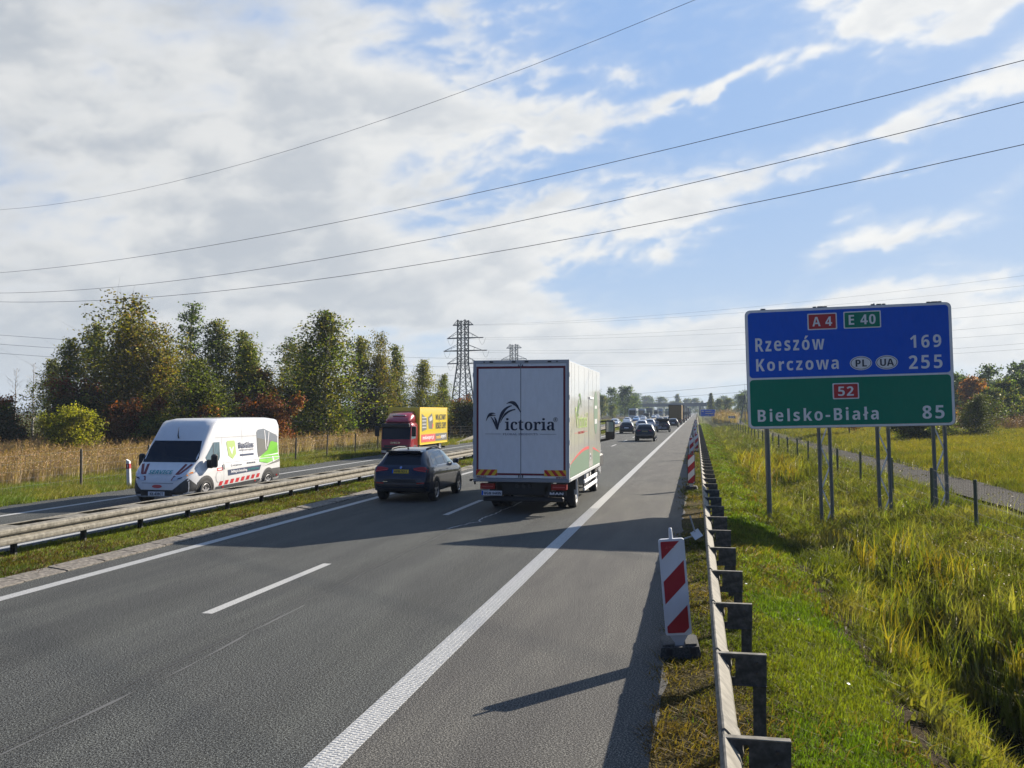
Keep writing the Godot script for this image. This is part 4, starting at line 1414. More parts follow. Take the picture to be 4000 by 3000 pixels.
# ---------------------------------------------------------------- fences, wires, pylons, bridge
func fence(label: String, pts: Array, post_h: float, m: Material, width: float, mesh_rows: int) -> void:
	var f := thing("wire_fence", label, "fence")
	var post := box_mesh(Vector3(-width / 2, -0.5, -width / 2), Vector3(width / 2, post_h, width / 2), 0.01)
	rng.seed = int(pts[0].x * 100)
	var tops := []
	for p in pts:
		var o := obj("post", post, m, f)
		o.position = Vector3(p.x, gy(p.x, p.y), p.y)
		o.rotation = Vector3(rng.randf_range(-0.03, 0.03), rng.randf(), rng.randf_range(-0.04, 0.03))
		tops.append(o.position)
	for r in mesh_rows:
		var b := MB.new()
		var y := 0.1 + (post_h - 0.16) * r / (mesh_rows - 1)
		for i in tops.size() - 1:
			if tops[i].z < -160.0: break
			b.bar(tops[i] + Vector3(0, y, 0), tops[i + 1] + Vector3(0, y, 0), 0.0045)
		obj("wire_strand", b.done(), M.fence_wire, f)
	var v := MB.new()
	for i in tops.size() - 1:
		if tops[i].z < -62.0: break
		var n := int((tops[i] - tops[i + 1]).length() / 0.2)
		for k in range(1, n):
			var c: Vector3 = tops[i].lerp(tops[i + 1], float(k) / n)
			v.bar(c + Vector3(0, 0.1, 0), c + Vector3(0, post_h - 0.06, 0), 0.003)
	var vo := obj("wire_mesh", v.done(), M.fence_wire, f)
	vo.set_meta("kind", "stuff")

func sag_path(a: Vector3, b: Vector3, sag: float, n: int) -> Array:
	var p := []
	for i in n + 1:
		var t := float(i) / n
		p.append(a.lerp(b, t) - Vector3(0, sag * 4.0 * t * (1.0 - t), 0))
	return p

func power_wire(label: String, path: Array, r: float, group := "") -> void:
	var b := MB.new(true)
	var rr := []
	for i in path.size(): rr.append(r)
	b.tube(path, rr, 4, false)
	tag(obj("power_line", b.done(), M.wire), label, "power line", group)

func through(a: Vector3, m: Vector3, b: Vector3, ext0: float, ext1: float, n: int) -> Array:   # parabola in the vertical plane of a and b through m, drawn on past both
	var ab := Vector2(b.x - a.x, b.z - a.z)
	var L := ab.length()
	var um := Vector2(m.x - a.x, m.z - a.z).dot(ab) / (L * L)
	var k := (lerpf(a.y, b.y, um) - m.y) / (um * (1.0 - um))
	var p := []
	for i in n + 1:
		var t := lerpf(-ext0, 1.0 + ext1, float(i) / n)
		var dip := k * t * (1.0 - t) if t > 0.0 and t < 1.0 else k * (t if t < 0.0 else 1.0 - t)
		p.append(Vector3(lerpf(a.x, b.x, t), lerpf(a.y, b.y, t) - dip, lerpf(a.z, b.z, t)))
	return p

func lattice(b: MB, x0: float, y0: float, x1: float, y1: float, n: int, t: float) -> void:   # a tapering square tower section
	for c in 4:
		var sx: float = [1, -1, -1, 1][c]
		var sz: float = [1, 1, -1, -1][c]
		b.bar(Vector3(sx * x0, y0, sz * x0), Vector3(sx * x1, y1, sz * x1), t * 2.2)
		var ex: float = [-1, -1, 1, 1][c]
		var ez: float = [1, -1, -1, 1][c]
		for i in n:
			var a := lerpf(x0, x1, float(i) / n)
			var d := lerpf(x0, x1, float(i + 1) / n)
			var ya := lerpf(y0, y1, float(i) / n)
			var yb := lerpf(y0, y1, float(i + 1) / n)
			b.bar(Vector3(sx * a, ya, sz * a), Vector3(ex * d, yb, ez * d), t * 0.9)
			b.bar(Vector3(ex * a, ya, ez * a), Vector3(sx * d, yb, sz * d), t * 0.9)

func pylon(label: String, at: Vector3, turn: float, scale_: float, m: Material, arms: Array, tension: bool) -> Node3D:
	var p := thing("pylon", label, "pylon", at, turn)
	p.scale = Vector3.ONE * scale_
	var b := MB.new()
	lattice(b, 3.1, -0.5, 1.25, 17.0, 7, 0.14)
	obj("legs", b.done(), m, p)
	var c := MB.new()
	lattice(c, 1.25, 17.0, 1.2, 30.0, 8, 0.14)
	obj("mast", c.done(), m, p)
	for a in arms:   # height, half length, rise of the stay
		var d := MB.new()
		for s in [-1.0, 1.0]:
			for z in [-1.0, 1.0]:
				d.bar(Vector3(s * 1.2, a[0], z * 1.2), Vector3(s * a[1], a[0], 0), 0.24)
				d.bar(Vector3(s * 1.2, a[0] + a[2], z * 1.2), Vector3(s * a[1], a[0], 0), 0.1)
			d.bar(Vector3(s * lerpf(1.2, a[1], 0.5), a[0], 0.5), Vector3(s * lerpf(1.2, a[1], 0.5), a[0] + a[2] * 0.5, 0.0), 0.07)
		d.bar(Vector3(-a[1], a[0], 0), Vector3(a[1], a[0], 0), 0.2)
		obj("crossarm", d.done(), m, p)
		if tension and a[0] < 27.0:
			for s in [-1.0, 1.0]:
				var e := MB.new(true)
				e.lathe([Vector2(0.02, 0), Vector2(0.16, 0.15), Vector2(0.16, 1.5), Vector2(0.02, 1.7)], Transform3D(Basis(Vector3(0, -1, 0), Vector3(1, 0, 0), Vector3(0, 0, 1)), Vector3(s * a[1], a[0] - 0.05, 0.2)), 8)
				obj("insulator", e.done(), M.insulator, p)
				var j := MB.new()
				j.tube(sag_path(Vector3(s * a[1], a[0], 0), Vector3(s * a[1] + 2.3, a[0] - 0.2, 0.3), 2.0, 8), [0.03, 0.03, 0.03, 0.03, 0.03, 0.03, 0.03, 0.03, 0.03], 4, false)
				obj("jumper_wire", j.done(), M.wire, p)
		elif a[0] < 27.0:
			for s in [-1.0, 1.0]:
				obj("insulator", box_mesh(Vector3(s * a[1] - 0.1, a[0] - 2.4, -0.1), Vector3(s * a[1] + 0.1, a[0], 0.1)), M.insulator, p)
	return p

func make_power() -> void:
	var arms := [[28.5, 3.3, 1.5], [24.6, 5.2, 2.0], [20.8, 6.4, 1.9], [17.0, 5.2, 2.0]]
	pylon("tall lattice pylon with three long crossarms behind the roadside trees", Vector3(-68.4, 0, -265), -0.2, 1.0, M.pylon_steel, arms, true)
	pylon("second lattice pylon seen small above the roof of the white truck", Vector3(-73, 0, -366), -0.2, 1.0, M.far_steel, [[28.5, 3.3, 1.5], [24.0, 5.4, 1.6], [18.5, 5.4, 1.6]], false)
	power_wire("highest thin wire crossing the sky over the motorway", through(Vector3(-51.65, 18, -59.93), Vector3(-15.49, 16.71, -41.94), Vector3(0, 18, -34.23), 2.4, 2.6, 90), 0.011)
	power_wire("upper of the three dark wires crossing the sky", through(Vector3(-55.45, 14, -64.46), Vector3(-8.27, 13.13, -40.99), Vector3(10.35, 14, -31.73), 2.4, 1.8, 90), 0.0145)
	power_wire("middle of the three dark wires crossing the sky", through(Vector3(-65.03, 14, -75.63), Vector3(-9.48, 12.66, -46.99), Vector3(11.74, 14, -36.05), 2.4, 1.8, 90), 0.0165)
	power_wire("lowest of the three dark wires crossing the sky", through(Vector3(-70.27, 14, -81.75), Vector3(-10.78, 12.44, -53.45), Vector3(13.6, 14, -41.85), 2.4, 1.8, 90), 0.0185)
	var ends := [[28.5, 3.3, 28.6], [28.5, -3.3, 26.8], [24.6, 5.2, 23.6], [24.6, -5.2, 21.6], [20.8, 6.4, 19.2], [20.8, -6.4, 17.6], [17.0, 5.2, 15.6], [17.0, -5.2, 14.6]]
	var which := ["topmost", "second from the top", "third from the top", "fourth from the top", "fourth from the bottom", "third from the bottom", "second from the bottom", "lowest"]
	for e in ends:
		power_wire(which[ends.find(e)] + " of the eight faint wires between the lattice pylon and the sign", sag_path(Vector3(-68.4 + e[1], e[0], -265 + e[1] * 0.2), Vector3(75, e[2] + 0.6, -181 + e[1] * 0.6), 2.2, 24), 0.016, "wires from the lattice pylon to the right")
	for k in 3:
		power_wire(["upper faint wire slanting down behind the left trees", "middle faint wire slanting down behind the left trees", "lower faint wire slanting down behind the left trees"][k], sag_path(Vector3(-190, 23.5 - 2.4 * k, -205), Vector3(-76, 24 - 3.5 * k, -366), 1.5, 16), 0.045)
	# two-legged wooden pole and the arm of another beyond the far sign
	var a := thing("timber_pole", "splayed timber power pole standing on the dry bank beyond the far sign", "utility pole", Vector3(10.6, 0, -212))
	var b := MB.new()
	for p in [[-1.1, 0.6], [1.0, 0.2], [0.1, -0.8]]:
		b.tube([Vector3(p[0], -0.3, p[1]), Vector3(0, 6.6, 0)], [0.12, 0.08], 6)
	b.tube([Vector3(0, 6.4, 0), Vector3(0.02, 8.8, 0)], [0.04, 0.02], 5)
	obj("pole", b.done(), M.far_steel, a)
	obj("crossbar", box_mesh(Vector3(-0.35, 4.3, -0.1), Vector3(0.45, 4.5, 0.1)), M.far_steel, a)
	var pole := thing("utility_pole", "grey pole with a short arm rising beside the big blue sign", "utility pole", Vector3(13.4, 0, -212))
	obj("pole", box_mesh(Vector3(-0.11, -0.3, -0.11), Vector3(0.11, 9.3, 0.11), 0.03), M.far_steel, pole)
	obj("crossarm", box_mesh(Vector3(-1.9, 8.7, -0.06), Vector3(0.6, 8.85, 0.06)), M.far_steel, pole)
	for k in 2:
		power_wire("faint low wire over the far bridge", sag_path(Vector3(11.5 + k, 8.8 - k * 1.6, -212), Vector3(-95, 8.0 - k * 1.6, -420), 1.0, 12), 0.035, "low wires over the far bridge")

func make_bridge() -> void:
	var b := thing("overpass", "long flat concrete overpass crossing the motorway in the distance", "bridge", Vector3(0, 0, -610))
	var d := MB.new()
	d.bar(Vector3(-46, 6.0, 8), Vector3(24, 7.0, -8), 9.0, 1.5)
	obj("deck", d.done(), M.bridge_concrete, b)
	var r := MB.new()
	r.bar(Vector3(-46, 7.1, 12.4), Vector3(24, 8.1, -3.6), 0.25, 0.8)
	obj("parapet", r.done(), M.bridge_concrete, b)
	for p in [[-31, 5], [-12.5, 1], [2.0, -2], [17, -6]]:
		obj("pier", box_mesh(Vector3(p[0] - 0.7, -0.5, p[1] - 3.5), Vector3(p[0] + 0.7, 6.1, p[1] + 3.5), 0.1), M.bridge_concrete, b)
	var e := MB.new()
	for s in [-1.0, 1.0]:
		var x0: float = -40.0 if s < 0 else 18.0
		e.quad(Vector3(x0, 0, 14), Vector3(x0 + s * 60, 0, 14), Vector3(x0 + s * 60, 5.5, 3), Vector3(x0 + s * 8, 6.5, 3))
		e.quad(Vector3(x0 + s * 8, 6.5, 3), Vector3(x0 + s * 60, 5.5, 3), Vector3(x0 + s * 60, 5.5, -12), Vector3(x0 + s * 8, 6.5, -12))
	struct("bridge_embankment", e.done(), M.soil).position = Vector3(0, 0, -610)

# ---------------------------------------------------------------- vehicles (local: rear at z = 0, travelling towards -z)
func mirrored(p: PackedVector2Array) -> PackedVector2Array:
	var o := PackedVector2Array()
	for v in p: o.append(Vector2(-v.x, v.y))
	return o

func both(bd: Body, p: PackedVector2Array, called: String, m: Material, parent: Node3D, off := 0.006, cell := 0.12) -> void:
	decal(bd, p, "right", called, m, parent, off, cell)
	decal(bd, p, "left", called, m, parent, off, cell)

func pair(bd: Body, p: PackedVector2Array, face: String, called: String, m: Material, parent: Node3D, off := 0.006, cell := 0.1) -> void:
	decal(bd, p, face, called, m, parent, off, cell)
	decal(bd, mirrored(p), face, called, m, parent, off, cell)

func car_parts(t: Node3D, p: Dictionary, paint: Material, detail: bool) -> Body:
	var bd := car_body(p)
	obj("body", bd.mesh(), paint, t)
	var L: float = p.length
	var cell := 0.09 if detail else 0.2
	for w in p.side_windows:
		both(bd, poly(w), "side_window", M.side_glass, t, 0.005, cell)
	decal(bd, poly(p.rear_window), "rear", "rear_window", M.dark_glass, t, 0.006, cell)
	decal(bd, poly(p.windscreen), "front", "windscreen", M.dark_glass, t, 0.006, cell)
	pair(bd, poly(p.tail), "rear", "tail_light", M.lamp_red, t, 0.008, cell)
	pair(bd, poly(p.head), "front", "headlight", M.lamp_clear, t, 0.008, cell)
	decal(bd, poly(p.grille), "front", "grille", M.black, t, 0.006, cell)
	decal(bd, poly(p.rear_bumper), "rear", "rear_bumper", M.grey_plastic, t, 0.007, cell)
	decal(bd, rect(-0.26, p.plate_y - 0.055, 0.26, p.plate_y + 0.055), "rear", "number_plate", p.plate_m, t, 0.014, 0.3)
	decal(bd, rect(-0.26, 0.42, 0.26, 0.53), "front", "number_plate", M.sign_white, t, 0.014, 0.3)
	for s in [p.axle_r, p.axle_f]:
		both(bd, arc(s, p.wheel_r, p.wheel_r + 0.055, -0.35, PI + 0.35), "wheel_arch", M.black if not p.has("arch") else p.arch, t, 0.004, cell)
		for x in [-1.0, 1.0]:
			add_wheel(t, Vector3(x * (pl(p.plan, s) - 0.10), p.wheel_r, -s), p.wheel_r, 0.225, x, M.alloy)
	var ms: float = p.mirror_s
	for x in [-1.0, 1.0]:
		var w := bd.wide(ms, p.mirror_y)
		obj("wing_mirror", box_mesh(Vector3(x * (w + 0.12) - 0.1, p.mirror_y - 0.02, -ms - 0.05), Vector3(x * (w + 0.12) + 0.1, p.mirror_y + 0.13, -ms + 0.05), 0.03), paint, t)
	return bd

func suv_params() -> Dictionary:
	return {
		"length": 4.45, "top": pv([0, 0.64, 0.03, 0.86, 0.08, 1.0, 0.16, 1.1, 0.32, 1.3, 0.46, 1.48, 0.6, 1.545, 0.95, 1.585, 1.5, 1.605, 2.1, 1.59, 2.55, 1.52, 2.95, 1.35, 3.4, 1.1, 3.6, 1.06, 4.05, 0.98, 4.28, 0.87, 4.41, 0.72, 4.45, 0.6]),
		"bot": pv([0, 0.44, 0.15, 0.32, 0.5, 0.25, 4.0, 0.25, 4.3, 0.28, 4.45, 0.36]), "belt": pv([0, 1.05, 0.4, 1.06, 2.0, 1.03, 3.4, 0.98, 4.45, 0.8]),
		"plan": pv([0, 0.72, 0.04, 0.82, 0.15, 0.88, 0.5, 0.91, 3.6, 0.91, 4.1, 0.86, 4.35, 0.74, 4.45, 0.6]), "roof_w": 0.62,
		"side_windows": [[0.66, 1.13, 0.80, 1.40, 1.08, 1.47, 1.12, 1.10, 0.75, 1.10], [1.17, 1.10, 1.15, 1.48, 1.95, 1.50, 1.97, 1.07], [2.04, 1.07, 2.02, 1.50, 2.5, 1.45, 3.02, 1.16, 3.08, 1.05]],
		"rear_window": [-0.60, 1.12, 0.60, 1.12, 0.52, 1.455, -0.52, 1.455], "windscreen": [-0.70, 1.12, 0.70, 1.12, 0.58, 1.5, -0.58, 1.5],
		"tail": [0.40, 0.97, 0.84, 0.90, 0.86, 1.06, 0.62, 1.07, 0.40, 1.03], "head": [0.42, 0.78, 0.72, 0.82, 0.74, 0.92, 0.44, 0.86], "grille": [-0.36, 0.62, 0.36, 0.62, 0.36, 0.82, -0.36, 0.82],
		"rear_bumper": [-0.8, 0.34, 0.8, 0.34, 0.84, 0.46, 0.6, 0.52, -0.6, 0.52, -0.84, 0.46], "plate_y": 0.93, "plate_m": M.plate_yellow,
		"axle_r": 0.86, "axle_f": 3.53, "wheel_r": 0.345, "mirror_s": 3.0, "mirror_y": 1.06}

func hatch_params() -> Dictionary:
	return {
		"length": 4.2, "top": pv([0, 0.62, 0.04, 0.85, 0.12, 0.98, 0.3, 1.2, 0.48, 1.38, 0.7, 1.43, 1.4, 1.48, 2.0, 1.46, 2.4, 1.37, 3.0, 1.05, 3.2, 0.97, 3.8, 0.86, 4.05, 0.74, 4.16, 0.62, 4.2, 0.52]),
		"bot": pv([0, 0.42, 0.15, 0.3, 0.5, 0.2, 3.8, 0.2, 4.1, 0.24, 4.2, 0.32]), "belt": pv([0, 0.97, 2.0, 0.94, 3.1, 0.9, 4.2, 0.7]),
		"plan": pv([0, 0.68, 0.05, 0.79, 0.18, 0.85, 0.5, 0.885, 3.3, 0.885, 3.85, 0.82, 4.12, 0.68, 4.2, 0.55]), "roof_w": 0.58,
		"side_windows": [[0.62, 1.04, 0.82, 1.32, 1.6, 1.37, 1.62, 1.0], [1.7, 1.0, 1.68, 1.37, 2.25, 1.33, 2.8, 1.03, 2.82, 0.97]],
		"rear_window": [-0.58, 1.03, 0.58, 1.03, 0.48, 1.33, -0.48, 1.33], "windscreen": [-0.66, 1.03, 0.66, 1.03, 0.54, 1.36, -0.54, 1.36],
		"tail": [0.46, 0.84, 0.80, 0.82, 0.82, 1.0, 0.56, 1.0], "head": [0.40, 0.66, 0.68, 0.68, 0.72, 0.80, 0.44, 0.74], "grille": [-0.4, 0.45, 0.4, 0.45, 0.36, 0.6, -0.36, 0.6],
		"rear_bumper": [-0.76, 0.32, 0.76, 0.32, 0.78, 0.42, -0.78, 0.42], "plate_y": 0.72, "plate_m": M.sign_white,
		"axle_r": 0.78, "axle_f": 3.38, "wheel_r": 0.315, "mirror_s": 2.72, "mirror_y": 0.98}

func sedan_params() -> Dictionary:
	return {
		"length": 4.65, "top": pv([0, 0.62, 0.04, 0.86, 0.14, 1.0, 0.6, 1.04, 0.8, 1.1, 1.3, 1.34, 1.6, 1.41, 2.1, 1.44, 2.5, 1.4, 2.9, 1.27, 3.4, 1.0, 3.6, 0.95, 4.2, 0.84, 4.5, 0.72, 4.62, 0.6, 4.65, 0.5]),
		"bot": pv([0, 0.4, 0.15, 0.3, 0.5, 0.2, 4.2, 0.2, 4.5, 0.24, 4.65, 0.32]), "belt": pv([0, 0.97, 2.0, 0.95, 3.4, 0.9, 4.65, 0.7]),
		"plan": pv([0, 0.72, 0.05, 0.82, 0.18, 0.88, 0.5, 0.905, 3.7, 0.905, 4.3, 0.84, 4.55, 0.7, 4.65, 0.55]), "roof_w": 0.56,
		"side_windows": [[1.05, 1.03, 1.4, 1.29, 1.9, 1.34, 1.92, 1.0], [2.0, 1.0, 1.98, 1.34, 2.5, 1.31, 3.15, 1.03, 3.18, 0.97]],
		"rear_window": [-0.62, 1.08, 0.62, 1.08, 0.5, 1.33, -0.5, 1.33], "windscreen": [-0.68, 1.03, 0.68, 1.03, 0.54, 1.34, -0.54, 1.34],
		"tail": [0.45, 0.82, 0.82, 0.82, 0.84, 0.96, 0.5, 0.96], "head": [0.36, 0.62, 0.70, 0.66, 0.74, 0.78, 0.42, 0.72], "grille": [-0.34, 0.46, 0.34, 0.46, 0.3, 0.68, -0.3, 0.68],
		"rear_bumper": [-0.78, 0.3, 0.78, 0.3, 0.8, 0.4, -0.8, 0.4], "plate_y": 0.74, "plate_m": M.sign_white,
		"axle_r": 0.95, "axle_f": 3.75, "wheel_r": 0.32, "mirror_s": 3.05, "mirror_y": 0.98}

func make_suv() -> void:
	var t := thing("suv_car", "dark blue black compact SUV with yellow plate overtaking the white box truck", "car", Vector3(-8.78, 0, -26.45))
	var p := suv_params()
	p.arch = M.black
	var bd := car_parts(t, p, M.night_blue, true)
	both(bd, poly([0.5, 0.27, 0.5, 0.40, 1.2, 0.37, 3.1, 0.35, 3.95, 0.40, 3.95, 0.27]), "sill_trim", M.grey_plastic, t, 0.008)
	for s in [1.135, 2.0, 3.1]:
		both(bd, rect(s, 0.45, s + 0.012, 1.05), "door_gap", M.black, t, 0.003, 0.2)
	both(bd, rect(1.0, 1.06, 3.05, 1.08), "belt_trim", M.chrome, t, 0.006, 0.2)
	for s in [1.22, 2.1]:
		both(bd, rect(s, 0.90, s + 0.2, 0.93), "door_handle", M.night_blue, t, 0.025, 0.2)
	pair(bd, poly([0.42, 0.975, 0.80, 0.925, 0.80, 0.945, 0.42, 1.0]), "rear", "tail_light_strip", M.coral, t, 0.013)
	pair(bd, poly([0.52, 0.56, 0.76, 0.57, 0.76, 0.61, 0.52, 0.6]), "rear", "reflector", M.lamp_red, t, 0.009)
	decal(bd, poly([-0.52, 0.58, 0.52, 0.58, 0.5, 0.70, -0.5, 0.70]), "rear", "tailgate_step", M.black, t, 0.003)
	decal(bd, rect(-0.7, 0.775, 0.7, 0.785), "rear", "tailgate_gap", M.black, t, 0.004)
	decal(bd, ellipse(Vector2(0.0, 1.045), 0.036, 0.036, 14), "rear", "badge", M.chrome, t, 0.014)
	decal(bd, ellipse(Vector2(0.0, 1.045), 0.024, 0.024, 14), "rear", "badge", M.sign_blue, t, 0.018)
	decal(bd, rect(-0.54, 0.615, -0.40, 0.635), "rear", "model_badge", M.chrome, t, 0.006)
	decal(bd, rect(-0.26, 0.875, -0.222, 0.985), "rear", "plate_band", M.sign_blue, t, 0.017, 0.3)
	var zz := -bd.hit_s(0.0, 0.93, true) + 0.02
	letter(t, "HPB-52-L", Transform3D(Basis.IDENTITY, Vector3(-0.2, 0.895, zz)), 0.43, 0.072, M.ink)
	for x in [-0.56, 0.56]:
		var rb := MB.new(true)
		rb.tube([Vector3(x, 1.50, -0.75), Vector3(x, 1.585, -0.95), Vector3(x, 1.615, -1.6), Vector3(x, 1.59, -2.2), Vector3(x, 1.50, -2.5)], [0.016, 0.018, 0.018, 0.018, 0.014], 6)
		obj("roof_rail", rb.done(), M.grey_plastic, t)
	obj("spoiler", plate_mesh(poly([-0.56, 1.5, 0.56, 1.5, 0.52, 1.545, -0.52, 1.545]), 0.28), M.night_blue, t).position.z = -0.62
	obj("aerial", plate_mesh(poly([0, 0, 0.14, 0, 0.02, 0.075]), 0.02), M.black, t).transform = Transform3D(Basis(Vector3(0, 0, -1), Vector3.UP, Vector3.RIGHT), Vector3(-0.01, 1.58, -0.75))
	for x in [-0.52, 0.52]:
		var ex := MB.new()
		ex.lathe([Vector2(0.045, 0), Vector2(0.05, 0.02), Vector2(0.045, 0.1)], Transform3D(Basis(Vector3.RIGHT, Vector3(0, 0, -1), Vector3.UP), Vector3(x, 0.37, 0.02)), 12)
		obj("exhaust", ex.done(), M.chrome, t)

func swoosh(a: Vector2, c: Vector2, b: Vector2, w0: float, wm: float, w1: float, n := 12) -> PackedVector2Array:
	var l := PackedVector2Array()
	var r := PackedVector2Array()
	for i in n + 1:
		var t := float(i) / n
		var p := a.lerp(c, t).lerp(c.lerp(b, t), t)
		var d := ((c - a) * (1 - t) + (b - c) * t).normalized()
		var w := lerpf(lerpf(w0, wm, t * 2), lerpf(wm, w1, t * 2 - 1), 0.0 if t < 0.5 else 1.0)
		l.append(p + Vector2(-d.y, d.x) * w)
		r.append(p - Vector2(-d.y, d.x) * w)
	r.reverse()
	l.append_array(r)
	return l

# the florist's lettering: leaves curling into a V, then the rest of the word; in a plane, origin at the lower left, 2.0 wide
func floral_logo(t: Node3D, tf: Transform3D, m: Material, m2: Material, m3: Material) -> void:
	var leaves := [swoosh(Vector2(0.32, 0.02), Vector2(0.40, 0.60), Vector2(0.72, 0.66), 0.014, 0.046, 0.012), swoosh(Vector2(0.40, 0.20), Vector2(0.50, 0.52), Vector2(0.82, 0.56), 0.004, 0.030, 0.014), swoosh(Vector2(0.57, 0.71), Vector2(0.80, 0.86), Vector2(0.97, 0.47), 0.004, 0.05, 0.006),
		swoosh(Vector2(0.31, 0.02), Vector2(0.30, 0.26), Vector2(0.23, 0.36), 0.014, 0.034, 0.008), swoosh(Vector2(0.29, 0.04), Vector2(0.22, 0.28), Vector2(0.13, 0.36), 0.010, 0.022, 0.006), swoosh(Vector2(0.26, 0.45), Vector2(0.08, 0.50), Vector2(0.0, 0.25), 0.004, 0.036, 0.004), swoosh(Vector2(0.27, 0.40), Vector2(0.12, 0.42), Vector2(0.07, 0.36), 0.006, 0.02, 0.004)]
	for i in leaves.size():
		var o := obj("logo_leaf", plate_mesh(leaves[i], 0.003), m if i < 3 else m2, t)
		o.transform = tf.translated_local(Vector3(0, 0, 0.0015 * i))
	letter(t, "ictoria", tf.translated_local(Vector3(0.53, 0.0, 0)), 1.38, 0.33, m2, true, 700, 0, "logo_lettering")
	letter(t, "®", tf.translated_local(Vector3(1.87, 0.23, 0)), 0.12, 0.12, m2, false, 400, 0, "logo_lettering")
	letter(t, "FLORAL PRODUCTS", tf.translated_local(Vector3(0.47, -0.125, 0)), 0.97, 0.055, m3, true, 400, 2, "logo_lettering")
	for x in [[-0.03, 0.41], [1.5, 1.95]]:
		var o := obj("logo_rule", plate_mesh(rect(x[0], -0.10, x[1], -0.092), 0.003), m3, t)
		o.transform = tf

func hazard_plate(t: Node3D, x0: float, y0: float, w: float, h: float, z: float, slant: float) -> void:
	var r := rect(x0, y0, x0 + w, y0 + h)
	var o := obj("hazard_plate", plate_mesh(r, 0.006), M.hazard_yellow, t)
	o.position.z = z
	for k in 4:
		var x := x0 - 0.1 + k * 0.2
		for piece in Geometry2D.intersect_polygons(poly([x, y0 - 0.01, x + 0.1, y0 - 0.01, x + 0.1 + slant, y0 + h + 0.01, x + slant, y0 + h + 0.01]), r):
			obj("hazard_stripe", plate_mesh(piece, 0.003), M.hazard_red, o).position.z = 0.0055

